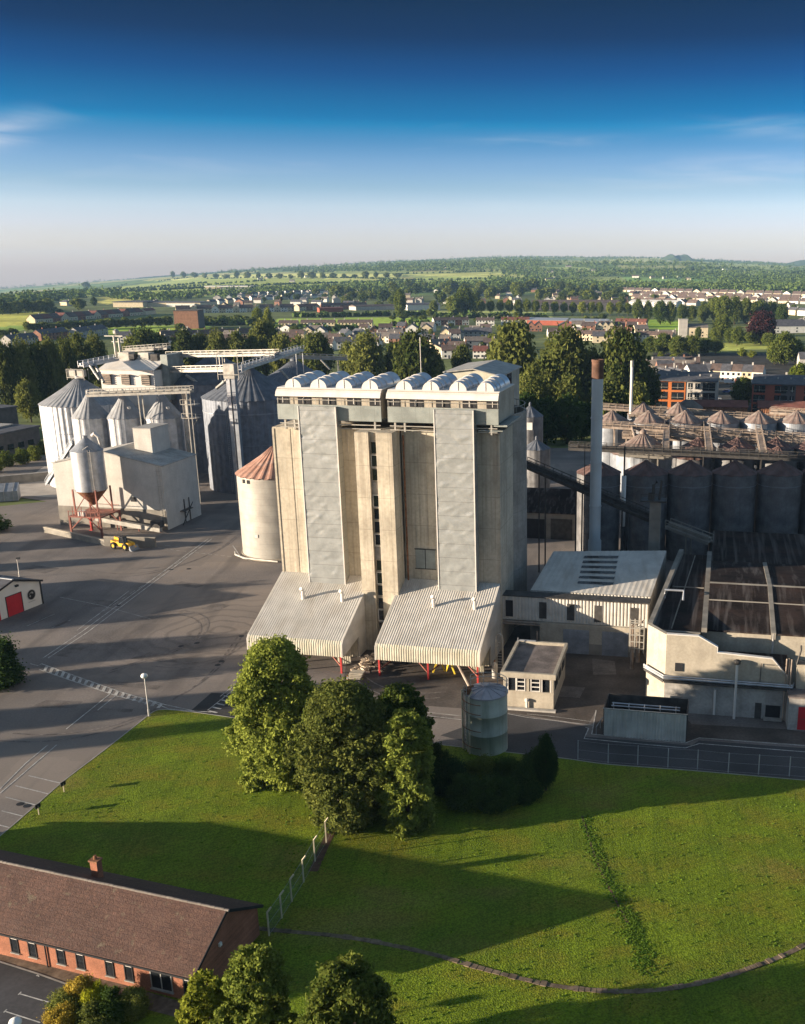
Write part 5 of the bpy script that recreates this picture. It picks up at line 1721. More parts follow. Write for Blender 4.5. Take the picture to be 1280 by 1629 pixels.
# left gutter strip running back
mb = MB(); mb.prism([(-2.4, 3.8), (4.2, 3.0), (4.2, 40), (-.2, 40)], 0, 9.7); part('strip_roof', mb, M['tar_roof'], FZ)
mb = MB(); mb.prism([(-2.6, 3.6), (-2.0, 3.7), (.4, 40), (-.3, 40)], 0, 10.5); mb.box(4.2, 4.9, 3.4, 40, 0, 10.35)
part('parapet', mb, M['dark_conc'], FZ)
mb = MB(); mb.box(-2.0, 4.1, 2.7, 3.1, 9.7, 9.85)
mb.beam((.4, 4, 9.76), (2.3, 39, 9.76), .14, .14); mb.beam((-.4, 22, 9.76), (4.1, 22, 9.76), .2, .14)
part('roof_joint', mb, M['dark_conc'], FZ)
mb = MB(); mb.tube([(-1.2, 16, 9.9), (-1.2, 16, 11.1), (1.4, 16, 11.1), (1.4, 15, 10)], .17, 8); part('roof_pipe', mb, M['galv'], FZ)
# hall with two ridged bays
mb = MB(); mb.box(4.9, 36, 4.6, 5.0, 0, 9.75); part('hall_wall', mb, M['cream_render'], FZ)
mb = MB()
for x0, x1 in ((4.9, 12.9), (13.5, 34)):
    mb.xprism([(4.4, 9.75), (20, 11.3), (38, 9.4), (38, 9.2), (20, 11.05), (4.4, 9.55)], x0, x1)
part('hall_roof', mb, M['tar_roof'], FZ)
mb = MB(); mb.xprism([(4.3, 9.9), (20, 11.42), (38, 9.55), (38, 9.0), (4.3, 9.0)], 12.9, 13.5)
part('valley_gutter', mb, M['dark_conc'], FZ)
mb = MB(); mb.xprism([(19.6, 11.3), (20, 11.42), (20.4, 11.28)], 4.9, 12.88); mb.xprism([(19.6, 11.3), (20, 11.42), (20.4, 11.28)], 13.52, 34); mb.xprism([(13.6, 10.72), (13.75, 10.84), (13.9, 10.72)], 4.9, 12.88); mb.xprism([(13.6, 10.72), (13.75, 10.84), (13.9, 10.72)], 13.52, 34)
part('ridge_cap', mb, M['dark_conc'], FZ)
mb = MB(); mb.box(4.9, 34, 38, 60, 0, 8.8); part('rear_block', mb, M['tar_roof'], FZ)
mb = MB()
for x in (13.1, ):
    mb.tube([(x + .1, 4.4, 5), (x + .1, 4.4, 9.8)], .14, 8)
part('hall_downpipe', mb, M['grey_render'], FZ)
# pipe run round the wall
mb = MB()
for z, off in ((4.62, .35), (5.0, .42), (4.85, .7)):
    mb.tube([(-2.9, 3.0, z), (-.15, -off, z), (15.6, -off, z - .1), (15.9, .6, z - .1)], .11, 8)
part('pipe_run', mb, M['galv'], FZ)
mb = MB(); mb.prism([(-2.9, 2.9), (-.2, -.75), (-.1, -.05), (-2.55, 3.3)], 4.2, 4.5); mb.box(-.1, 15.2, -.75, -.07, 4.2, 4.5)
part('pipe_shelf', mb, M['dark_steel'], FZ)
mb = MB(); mb.box(1.2, 2.2, -.1, -.003, 5.6, 6.7); part('window', mb, M['black'], FZ)
mb = MB(); mb.tube([(8.8, -.7, 0), (8.8, -.7, 7.4)], .17, 10); part('flue_pipe', mb, M['white_paint'], FZ)
mb = MB(); mb.lathe(8.8, -.7, [(.25, 7.3), (.45, 7.45), (.45, 7.8), (.2, 7.9)], 10); part('flue_cowl', mb, M['dark_steel'], FZ)
mb = MB(); mb.tube([(6.3, -.35, .2), (6.3, -.35, 3.6)], .15, 10); part('short_pipe', mb, M['white_paint'], FZ)
mb = MB(); mb.box(11.3, 12.1, -.12, -.07, 0, 2.1); part('door', mb, M['dark_steel'], FZ)
mb = MB(); mb.box(12.6, 14.4, -.1, -.065, .3, 1.9); part('opening', mb, M['black'], FZ)
mb = MB(); mb.box(12.4, 14.6, -.9, -.066, .12, .3); part('opening_sill', mb, M['kerb'], FZ)
mb = MB()
for x, y in ((14.7, -.4), (15.0, -.25), (15.3, -.5)):
    mb.tube([(x, y, 0), (x, y, 6.4), (x + .05, y + .4, 8.2)], .09, 8)
part('riser_pipe', mb, M['gantry_rust'], FZ)
mb = MB(); mb.tube([(15.4, -.55, .1), (15.4, -.55, 3.9)], .2, 10); part('silver_riser', mb, M['galv'], FZ)
mb = MB(); mb.tube([(11.7, -.1, 4.9), (11.7, -.15, 7.4), (12.4, -.8, 7.55), (13.3, -.9, 7.6)], .05, 6); part('wall_lamp', mb, M['dark_steel'], FZ)
mb = MB()
mb.yprism([(0, 10.35), (3.92, 10.35), (6.24, 9.1), (6.24, 8.35), (13.0, 8.0), (15.12, 5.6), (15.12, 5.72), (13.04, 8.12), (6.36, 8.47), (6.36, 9.16), (3.95, 10.47), (0, 10.47)], -.05, .5)
part('coping', mb, M['white_paint'], FZ)
t = thing('red_door_store', 'pale rendered store with a bright red door at the right edge by the service road', 'store', (30.9, 112.2, 0), R(-8))
mb = MB(); mb.box(0, 8, 0, 4, 0, 4.2); part('wall', mb, M['grey_render'], t)
mb = MB(); mb.box(-.15, 8, -.15, 4, 4.21, 4.4); part('roof', mb, M['flat_roof'], t)
mb = MB(); mb.box(1.15, 3.6, -.06, -.004, .1, 3.1); dr_ = part('door', mb, M['red_door'], t)
mb = MB(); mb.box(1.15, 3.6, -.1, -.062, 1.5, 1.57); part('door_rail', mb, M['red_frame'], dr_)
t = thing('vertical_vent', 'cream square duct standing at the right corner of the stepped factory wall', 'duct', (32.2, 114.6, 0), YAW)
mb = MB(); mb.box(0, 1.1, 0, 1, 0, 7.6); part('duct', mb, M['cream_render'], t)
mb = MB(); mb.tube([(-.1, -.1, 7.6), (.3, -.1, 9.6), (.3, .4, 9.9)], .12, 6); mb.box(-.2, 1.2, -.1, 1.1, 7.6, 7.7); part('cap', mb, M['dark_steel'], t)
# gas cylinder beside the hut
t = thing('pressure_vessel', 'small pale upright vessel standing between the right canopy and the hut', 'vessel', P(787, 1078), 0)
mb = MB(); mb.lathe(0, 0, [(.4, 0), (.4, 1.9), (.2, 2.3), (.01, 2.35)], 16); part('shell', mb, M['grey_render'], t, True)
mb = MB(); mb.tube([(0, 0, 2.3), (0, 0, 2.6)], .08, 6); part('valve', mb, M['rust'], t)
# ------------------------------------------------------------------ the brick building in the foreground
t = thing('brick_building', 'long low red brick building with a brown tiled gable roof at the bottom left', 'building', (-24.3, 68.3, 0), R(-17.6))
# local x runs left (negative) along the ridge, y away from the viewer
hw = 4.35
mb = MB(); mb.xprism([(-hw, 0), (-hw, 2.75), (0, 5.25), (hw, 2.75), (hw, 0)], -44, -.25); part('wall', mb, M['brick'], t)
mb = MB(); mb.xprism([(-hw - .45, 2.62), (0, 5.35), (hw + .45, 2.62), (hw + .45, 2.78), (0, 5.53), (-hw - .45, 2.78)], -44.3, 0); rf = part('roof', mb, M['roof_tile'], t)
mb = MB()
rnd = random.Random(2)
x = -44.3
while x < -.1:
    mb.tube([(x, 0, 5.50 + rnd.uniform(-.015, .02)), (x + .4, 0, 5.50 + rnd.uniform(-.015, .02))], .12, 6)
    x += .42
part('ridge_tile', mb, M['grey_tile'], rf)
mb = MB(); mb.xprism([(-hw - .56, 2.55), (-hw - .44, 2.55), (-hw - .44, 2.7), (-hw - .56, 2.7)], -44.3, 0); mb.xprism([(hw + .44, 2.55), (hw + .56, 2.55), (hw + .56, 2.7), (hw + .44, 2.7)], -44.3, 0); part('gutter', mb, M['black'], rf)
mb = MB()
for s_ in (-1, 1):
    mb.beam((.03, s_ * (hw + .42), 2.68), (.03, 0, 5.42), .06, .24)
part('barge_board', mb, M['black'], rf)
mb = MB(); mb.box(-14.6, -13.9, 1.8, 2.4, 3.5, 5.9); ch = part('stack', mb, M['brick'], rf)
mb = MB(); mb.box(-14.7, -13.8, 1.72, 2.48, 5.9, 6.05); mb.tube([(-14.25, 2.1, 6), (-14.25, 2.1, 6.4)], .14, 8); part('chimney_pot', mb, M['rust'], rf)
def brick_window(u, w, z0, z1):
    mb = MB(); mb.box(u - w / 2, u + w / 2, -hw - .02, -hw + .06, z0, z1); wn = part('window', mb, M['glass'], t)
    mb = MB()
    for a in (u - w / 2, u + w / 2):
        mb.box(a - .04, a + .04, -hw - .06, -hw + .02, z0, z1)
    for z in (z0, z1):
        mb.box(u - w / 2, u + w / 2, -hw - .06, -hw + .02, z - .04, z + .04)
    if w > 1:
        mb.box(u - .04, u + .04, -hw - .06, -hw + .02, z0, z1)
    part('frame', mb, M['black' if w < 1 else 'grey_render'], wn)
    mb = MB(); mb.box(u - w / 2 - .1, u + w / 2 + .1, -hw - .14, -hw, z0 - .12, z0 - .04); part('sill', mb, M['kerb'], wn)
    if w < 1:
        mb = MB(); mb.box(u - w / 2 + .05, u + w / 2 - .05, -hw - .03, -hw - .022, z1 - .32, z1 - .04); part('blind', mb, M['white_paint'], wn)
for u in (-6.3, -8.1, -10.9, -12.8, -15.6, -17.4, -20.2, -22.0, -24.8, -26.6):
    brick_window(u, .72, .75, 2.3)
brick_window(-3.3, 1.9, .6, 2.35)
brick_window(-.95, .6, .75, 2.3)
mb = MB()
for u in (-14.2, -23.4):
    mb.tube([(u, -hw - .1, .1), (u, -hw - .1, 2.5)], .06, 8)
part('downpipe', mb, M['black'], t)
mb = MB(); mb.box(-.22, -.05, -1.2, -.9, 2.9, 3.2); part('gable_lamp', mb, M['lampglass'], t)
# ------------------------------------------------------------------ white shed with red doors
a, b = P(0, 987), P(68, 960)
rz = atan2(b[1] - a[1], b[0] - a[0])
t = thing('white_shed', 'white shed with red doors and a round crest on its gable at the left edge', 'shed', (b[0], b[1], 0), rz)
# local x goes back along the gable (negative = towards viewer), y = away to the left
mb = MB(); mb.yprism([(-12.8, 0), (0, 0), (0, 3.9), (-5.6, 5.6), (-12.8, 3.6)], 0, 22); part('wall', mb, M['w_white'], t)
mb = MB(); mb.yprism([(-13.2, 3.5), (-5.6, 5.66), (.35, 3.88), (.35, 4.1), (-5.6, 5.9), (-13.2, 3.75)], -.35, 22.3); part('roof', mb, M['slate'], t)
mb = MB(); mb.beam((-5.6, -.3, 5.93), (-5.6, 22, 5.93), .35, .1); part('ridge_cap', mb, M['galv'], t)
mb = MB(); mb.box(-.12, .1, -.12, .02, 0, 3.9); mb.beam((-13.2, -.36, 3.6), (-5.6, -.36, 5.76), .1, .3); mb.beam((.35, -.36, 3.98), (-5.6, -.36, 5.76), .1, .3); part('trim', mb, M['black'], t)
mb = MB(); mb.box(-7.3, -4.2, -.05, .05, 0, 3.3); part('door', mb, M['red_door'], t)
mb = MB(); mb.box(-7.4, -7.3, -.1, 0, 0, 3.4); mb.box(-4.2, -4.1, -.1, 0, 0, 3.4); mb.box(-7.4, -4.1, -.1, 0, 3.3, 3.4); part('door_frame', mb, M['black'], t)
mb = MB(); mb.box(-9.9, -8.8, -.05, .05, 0, 2.3); part('small_door', mb, M['red_door'], t)
cx, cz = -2.15, 2.25
def disc(mb, r0, r1, y, n=28, a0=0, a1=2 * pi):
    vs = []
    for k in range(n + 1):
        an = a0 + (a1 - a0) * k / n
        vs += [(cx + r0 * cos(an), y, cz + r0 * sin(an)), (cx + r1 * cos(an), y, cz + r1 * sin(an))]
    mb.add(vs, [(2 * k, 2 * k + 1, 2 * k + 3, 2 * k + 2) for k in range(n)])
mb = MB(); disc(mb, .001, .78, -.06); em = part('crest', mb, M['black'], t)
mb = MB(); disc(mb, .78, .88, -.07); disc(mb, .34, .42, -.075, 18, R(10), R(170)); disc(mb, .18, .5, -.08, 14, R(30), R(80)); disc(mb, .2, .5, -.08, 14, R(190), R(235)); part('crest_ring', mb, M['grey_render'], em)
mb = MB()
for k in range(6):
    mb.box(cx - .75 + .25 * k, cx - .6 + .25 * k, -.03, -.01, cz - 1.22, cz - 1.08)
part('crest_lettering', mb, M['w_grey'], em)
mb = MB(); mb.box(-5.2, -4.7, -.4, -.05, 4.5, 4.8); part('floodlight', mb, M['black'], t)
# ------------------------------------------------------------------ lamps, signs, posts
def street_lamp(label, px_, py_, h, kind='ball', loc=None):
    t = thing('street_lamp', label, 'street lamp', loc or P(px_, py_), 0)
    mb = MB(); mb.tube([(0, 0, 0), (0, 0, 1.0), (0, 0, 1.01), (0, 0, h)], [.12, .12, .075, .06], 10); part('pole', mb, M['white_paint'], t)
    mb = MB()
    if kind == 'ball':
        mb.lathe(0, 0, [(.06, h), (.25, h + .06), (.40, h + .2), (.43, h + .35), (.36, h + .52), (.2, h + .63), (.01, h + .66)], 18)
        part('globe', mb, M['lampglass'], t, True)
    else:
        mb.box(-.1, .55, -.15, .15, h, h + .3)
        part('lantern', mb, M['black'], t)
    mb = MB(); mb.lathe(0, 0, [(.2, 0), (.2, .12), (.01, .12)], 10); part('base', mb, M['kerb'], t)
    return t
street_lamp('white lamp post with a globe head on the corner of the left lawn', 237, 1140, 5.2)
street_lamp('thin pale lamp post with a dark head behind the white shed', 31, 918, 3.4, 'dark')
street_lamp('white globe lamp rising from the car park at the bottom left corner', 0, 0, 4.6, loc=(*P(24, 1627, 4.9)[:2], 0))
for (x, y, lb) in ((102, 1261, 'small sign on a pale post at the lawn edge, nearer the lamp post'), (62, 1297, 'small sign on a pale post at the lawn edge, nearer the brick building')):
    t = thing('parking_sign', lb, 'sign', (*P(x, y)[:2], .1), 0, 'small signs along the lawn edge')
    mb = MB(); mb.beam((0, 0, 0), (0, 0, 1.0), .09); part('post', mb, M['post_conc'], t)
    mb = MB(); mb.box(-.35, .35, -.04, .04, .75, 1.2); part('plate', mb, M['black'], t, rz=R(70))
# ------------------------------------------------------------------ fences
def fence(name, label, pts, h, posts_m, mesh_m, crank=0.0, post_w=.12, z0=0.0, group=None):
    t = thing(name, label, 'fence', (*pts[0], z0), 0, group)
    for i, p in enumerate(pts):
        x, y = p[0] - pts[0][0], p[1] - pts[0][1]
        mb = MB(); mb.beam((x, y, 0), (x, y, h), post_w)
        if crank:
            mb.beam((x, y, h - .02), (x + crank, y + .15, h + .38), post_w)
        part('post', mb, posts_m, t)
    mb = MB()
    for a, b in zip(pts, pts[1:]):
        mb.add([(a[0] - pts[0][0], a[1] - pts[0][1], .02), (b[0] - pts[0][0], b[1] - pts[0][1], .02), (b[0] - pts[0][0], b[1] - pts[0][1], h), (a[0] - pts[0][0], a[1] - pts[0][1], h)], [(0, 1, 2, 3)])
    part('mesh_panel', mb, mesh_m, t)
    mb = MB()
    for a, b in zip(pts, pts[1:]):
        for z in (.1, h * .5, h - .05):
            mb.beam((a[0] - pts[0][0], a[1] - pts[0][1], z), (b[0] - pts[0][0], b[1] - pts[0][1], z), .012)
    part('strand', mb, M['post_grey'], t)
    return t
fence('mesh_fence', 'green mesh fence with cranked pale posts crossing the lawn to the brick building', gpoly([(549, 1283), (535, 1313), (519, 1342), (501, 1372), (483, 1405), (464, 1436), (448, 1462), (428, 1490)]), 2.3, M['post_conc'], M['green_mesh'], .32, .12, .1)
rp_ = gpoly([(919, 1209), (967, 1215), (1014, 1218), (1062, 1222), (1109, 1225), (1158, 1230), (1206, 1233), (1255, 1236), (1304, 1240)])
fence('wire_fence', 'wire fence on thin grey posts between the service road and the right lawn', rp_, 2.4, M['post_grey'], M['wire_mesh'], 0, .09, .1)

# ------------------------------------------------------------------ foliage
def leaves(seed, clumps, per, size, squash=1.0, out=0.55, stretch=1.5):
    """clumps: list of (x,y,z,r); each gives 'per' small leaf faces spread through the clump volume"""
    g = np.random.default_rng(seed)
    c = np.array(clumps, dtype=np.float64)
    n = len(c) * per
    k = np.repeat(np.arange(len(c)), per)
    d = g.normal(size=(n, 3))
    d /= np.linalg.norm(d, axis=1, keepdims=True)
    rr_ = g.random(n) ** 0.40 * (1 + .25 * g.normal(size=n))
    pos = c[k, :3] + d * (rr_ * c[k, 3])[:, None] * np.array([1, 1, squash])
    nrm = d * out + g.normal(size=(n, 3)) * 0.6 + np.array([0, 0, .25])
    nrm /= np.linalg.norm(nrm, axis=1, keepdims=True)
    a = np.cross(nrm, g.normal(size=(n, 3)))
    a /= np.linalg.norm(a, axis=1, keepdims=True)
    b = np.cross(nrm, a)
    s = size * (0.6 + 0.8 * g.random(n))[:, None]
    a = a * s * stretch * .5
    b = b * s * .5
    fold = nrm * s * .18
    v = np.stack([pos - a, pos - b + fold, pos + a, pos + b + fold], axis=1).reshape(-1, 3)
    f = np.arange(n * 4, dtype=np.int32)
    return v, f
def leafmesh(name, v, m, extra=None):
    me = bpy.data.meshes.new(name)
    nv = len(v)
    me.vertices.add(nv)
    me.vertices.foreach_set('co', v.astype(np.float32).ravel())
    me.loops.add(nv)
    me.loops.foreach_set('vertex_index', np.arange(nv, dtype=np.int32))
    me.polygons.add(nv // 4)
    me.polygons.foreach_set('loop_start', np.arange(0, nv, 4, dtype=np.int32))
    me.polygons.foreach_set('loop_total', np.full(nv // 4, 4, dtype=np.int32))
    me.materials.append(m)
    me.update(calc_edges=True)
    return me
def crown(seed, kind, n, per, size, m):
    """crown of unit height (z 0..1) and unit width"""
    r = random.Random(seed)
    cl = []
    for i in range(n):
        while True:
            x, y, z = r.uniform(-1, 1), r.uniform(-1, 1), r.uniform(-1, 1)
            q = math.sqrt(x * x + y * y + z * z)
            if .35 < q < 1:
                break
        k = 0.93 * (.80 + .2 * r.random()) / max(q, .2) if r.random() < .75 else .8
        x, y, z = x * k, y * k, z * k
        rad = r.uniform(.10, .20)
        if kind == 'poplar':
            w = .36 + .14 * sin(i)
            zz = .54 + z * .46
            taper = 1.15 - .55 * abs(zz - .42) / .58
            cl.append((x * .40 * taper, y * .40 * taper, zz, rad * .75))
        elif kind == 'round':
            zz = .56 + z * .42
            taper = 1.0 if zz < .6 else 1.0 - .35 * (zz - .6) / .4
            cl.append((x * .42 * taper * r.uniform(.85, 1.1), y * .42 * taper, zz, rad))
        elif kind == 'lolly':
            zz = .63 + z * .34
            cl.append((x * .40, y * .40, zz, rad * .9))
        else:  # bush
            zz = .45 + z * .45
            cl.append((x * r.uniform(.30, .50), y * r.uniform(.30, .50), max(.06, zz * r.uniform(.8, 1.08)), rad * r.uniform(.7, 1.35)))
    v, f = leaves(seed, cl, per, size, 1.0)
    return leafmesh('crown', v, m)
def trunkmesh(seed, h0, r0, kind):
    """unit-height trunk and limbs"""
    r = random.Random(seed)
    mb = MB()
    top = .86
    pts = [(r.uniform(-.01, .01) * i, r.uniform(-.01, .01) * i, top * i / 5) for i in range(6)]
    mb.tube(pts, [r0 * (1 - .85 * i / 5) * (1.35 if i == 0 else 1) for i in range(6)], 7)
    for k in range(7):
        z = h0 + (.75 - h0) * k / 7
        an = k * 2.4 + r.random()
        L_ = .30 * (1 - .4 * k / 7)
        if kind == 'poplar':
            L_ *= .45
        q = (cos(an) * L_, sin(an) * L_)
        mb.tube([(0, 0, z), (q[0] * .5, q[1] * .5, z + .09), (q[0], q[1], z + .2)], [r0 * .42, r0 * .25, r0 * .08], 5)
    return mb.mesh('trunk', M['bark'], True)
TR = {}
for kind, h0, r0 in (('round', .22, .022), ('poplar', .12, .016), ('lolly', .28, .020), ('bush', .1, .02)):
    for v_ in range(3):
        TR[kind, v_] = trunkmesh(100 + v_, h0, r0, kind)
CR = {}
def getcrown(kind, v_, lod, m, mname):
    key = (kind, v_, lod, mname)
    if key not in CR:
        n, per, size = {'near': (130, 260, .026), 'mid': (95, 60, .046), 'far': (44, 26, .085)}[lod]
        if kind == 'bush' and lod == 'near':
            n, per, size = 58, 420, .032
        if kind == 'poplar':
            n = int(n * 1.2); size *= .75
        CR[key] = crown(hash((kind, v_)) % 1000 if False else {'round': 10, 'poplar': 40, 'lolly': 70, 'bush': 90}[kind] + v_ * 3, kind, n, per, size, m)
    return CR[key]
LM = {'mid': L_MID, 'poplar': L_POP, 'bright': L_BRIGHT, 'dark': L_DARK, 'copper': L_COPPER, 'olive': L_OLIVE, 'near': L_NEAR, 'yellow': L_YEL, 'gold': L_GOLD}
_tr = random.Random(77)
def tree(label, loc, h, w, kind='round', m='mid', lod='mid', group=None, cat='tree', name=None, v_=None):
    v_ = _tr.randrange(3) if v_ is None else v_
    t = thing(name or {'poplar': 'poplar_tree', 'bush': 'shrub'}.get(kind, 'broadleaf_tree'), label, cat, loc, _tr.uniform(0, 6.28), group)
    if kind == 'poplar':
        w *= 1.05
    put('crown', getcrown(kind, v_, lod, LM[m], m), t, scale=(w, w, h))
    put('trunk', TR[kind, v_], t, scale=(h, h, h) if kind != 'bush' else (w, w, h * .8))
    return t
def ptree(label, cx, ybase, ytop, wpx, kind='round', m='mid', lod='mid', **k):
    p = PT(cx, ybase)
    Yc = p[1] * ct + (CAM_H - p[2]) * st
    w = wpx * Yc / FOC
    q = Q(cx, ytop, p[1])
    return tree(label, p, max(1.0, q[2] - p[2]), w, kind, m, lod, **k)
# big trees on the lawn, each with crown of its own
def bigtree(label, cx, ybase, ytop, wpx, m, n, per, size, seed, name='broadleaf_tree', low=.1, lean=0.0, top=.45):
    p = P(cx, ybase)
    p = (p[0], p[1], .1)
    h = Q(cx, ytop, p[1])[2] - .1
    w = wpx * (p[1] * ct + (CAM_H - h / 2) * st) / FOC
    t = thing(name, label, 'tree', p, 0)
    r = random.Random(seed)
    cl = []
    n, per = int(n * 2.0), int(per * .55)
    for i in range(n):
        an = r.uniform(0, 2 * pi)
        f = r.random()
        zz = low + (1 - low) * f
        prof = (min(1, (zz - low + .12) / .22)) ** .6 * (1 - max(0, (zz - top) / (1.03 - top)) ** 1.9) ** .5
        rad = prof * (r.uniform(.72, 1.0) if r.random() < .8 else r.uniform(.2, .7))
        lob = .94 + .24 * sin(an * 3 + seed) * sin(zz * 8 + seed) + .12 * sin(an * 5 + zz * 14)
        cr_ = r.uniform(.035, .115) * w
        cl.append(((w / 2 - cr_ * .6) * rad * lob * cos(an) + lean * zz * w, (w / 2 - cr_ * .6) * rad * lob * sin(an), zz * h * .97, cr_))
    v, f = leaves(seed, cl, per, size, .75, .45, 1.9)
    put('crown', leafmesh('crown', v, m), t)
    mb = MB()
    mb.tube([(0, 0, -.1), (0, 0, h * .2), (.1, 0, h * .5), (.1 + lean * w * .7, .1, h * .85)], [.32, .24, .15, .04], 9)
    for k in range(12):
        z = h * (.16 + .05 * k)
        an = k * 2.4
        L_ = w * .38
        mb.tube([(0, 0, z), (cos(an) * L_ * .5, sin(an) * L_ * .5, z + h * .07), (cos(an) * L_, sin(an) * L_, z + h * .16)], [.11, .07, .02], 6)
    part('trunk', mb, M['bark'], t, True)
    return t
bigtree('tallest bushy green tree on the lawn, left one of the clump below the left canopy', 452, 1238, 1020, 152, L_NEAR, 400, 230, .20, 21, low=.0, lean=-.03, top=.35)
bigtree('dull olive tree in the middle of the lawn clump at the fence end', 558, 1300, 1088, 165, L_OLIVE, 400, 210, .18, 22, low=.02, top=.4)
bigtree('narrow lighter green tree drooping to the grass at the right front of the lawn clump', 650, 1318, 1132, 92, L_NEAR, 250, 230, .19, 23, low=.0, top=.5)
bigtree('darker rounded tree at the back right of the lawn clump near the green tank', 640, 1240, 1092, 108, L_MID, 230, 200, .21, 24, low=.05, top=.45)
bigtree('dark leafy tree filling the gap between the tall and the olive lawn trees', 520, 1268, 1112, 95, L_MID, 200, 180, .21, 28, low=.02, top=.4)
# dark hedge bushes around the tank
for i, (x, yb, yt, w, m) in enumerate(((712, 1262, 1196, 58, 'dark'), (742, 1284, 1226, 66, 'dark'), (788, 1284, 1228, 74, 'dark'), (836, 1274, 1206, 58, 'dark'), (868, 1258, 1178, 40, 'dark'), (700, 1232, 1176, 36, 'mid'), (850, 1240, 1184, 40, 'dark'), (766, 1240, 1198, 56, 'mid'), (808, 1244, 1196, 52, 'dark'))):
    ptree('dark evergreen shrub, %s from left in the shaded hedge round the green tank' % nth([1, 2, 4, 6, 8, 0, 7, 3, 5][i]), x, yb, yt - (10 if i == 4 else -6), w, 'poplar' if i == 4 else 'bush', m, 'near', group='dark shrubs round the green tank', cat='shrub', name='shrub')
# bottom edge trees and shrubs
bigtree('yellow-green sunlit tree at the right end of the brick building', 428, 1775, 1506, 125, L_NEAR, 230, 220, .15, 25, low=.05, top=.5)
bigtree('bushy yellow-green tree with feathery top in front of the brick gable', 345, 1740, 1556, 112, L_BRIGHT, 200, 220, .15, 26, low=.02, top=.5)
bigtree('dark shaded tree at the bottom of the lawn beside the sunlit one', 562, 1800, 1534, 170, L_MID, 260, 220, .16, 27, low=.02, top=.5)
for (x, yb, yt, w, m, lb) in ((130, 1605, 1555, 52, 'gold', 'straw-coloured grassy shrub next to the brick wall windows'), (110, 1615, 1575, 60, 'olive', 'mixed green shrub at the corner of the car park kerb'), (148, 1618, 1572, 42, 'yellow', 'bright lime clipped conifer, larger left one of the pair'), (163, 1606, 1560, 30, 'yellow', 'bright lime clipped conifer, smaller right one of the pair'), (180, 1625, 1575, 60, 'dark', 'dark green shrub in the bed behind the lime conifers'), (215, 1618, 1572, 48, 'olive', 'olive feathery shrub at the right end of the flower bed'), (102, 1640, 1600, 55, 'gold', 'golden straw shrub at the bottom edge of the flower bed'), (150, 1640, 1600, 80, 'olive', 'low spreading green shrub at the front of the flower bed')):
    ptree(lb, x, yb, yt, w, 'bush', m, 'near', cat='shrub', group='shrubs beside the brick building')
ptree('dark round shrub at the left edge below the white shed', 0, 1090, 1016, 84, 'bush', 'dark', 'near', cat='shrub')
ptree('dark shrub mass at the far left above the yard', -12, 845, 818, 60, 'bush', 'dark', 'mid', cat='shrub')
# strip of rough weeds across the right lawn and grass tufts
g_ = random.Random(31)
cl = []
wp = smooth([(930, 1302), (944, 1345), (962, 1390), (985, 1435), (1002, 1470), (1015, 1505), (1030, 1545)], 24)
for (x, y) in wp:
    for k in range(3):
        wd = 7 + (y - 1300) / 26
        q = P(x + g_.gauss(0, wd * .6), y + g_.gauss(0, 4))
        for kk_ in range(3):
            cl.append((q[0] + g_.gauss(0, .25), q[1] + g_.gauss(0, .3), .10, g_.uniform(.03, .10)))
v, f = leaves(55, cl, 10, .075, .35, .2, 2.4)
o = put('weed_strip', leafmesh('weed_strip', v, L_WEED))
o['kind'] = 'stuff'
cl = []
for i in range(1100):
    x, y = g_.uniform(380, 1290), g_.uniform(1235, 1640)
    if i % 3 == 0:
        x, y = g_.uniform(20, 520), g_.uniform(1150, 1400)
    if y < 1215 + (x - 900) * .06 and x > 880:
        continue
    e_ = [(0, 1331), (55, 1284), (102, 1243), (165, 1195), (238, 1137), (300, 1133), (480, 1156), (640, 1178), (900, 1208), (1290, 1243)]
    if y < np.interp(x, [a for a, b in e_], [b for a, b in e_]) + 6:
        continue
    q = P(x, y)
    cl.append((q[0], q[1], .10, g_.uniform(.04, .10)))
v, f = leaves(56, cl, 9, .10, .45, .3, 2.4)
o = put('grass_tufts', leafmesh('grass_tufts', v, L_WEED))
o['kind'] = 'stuff'
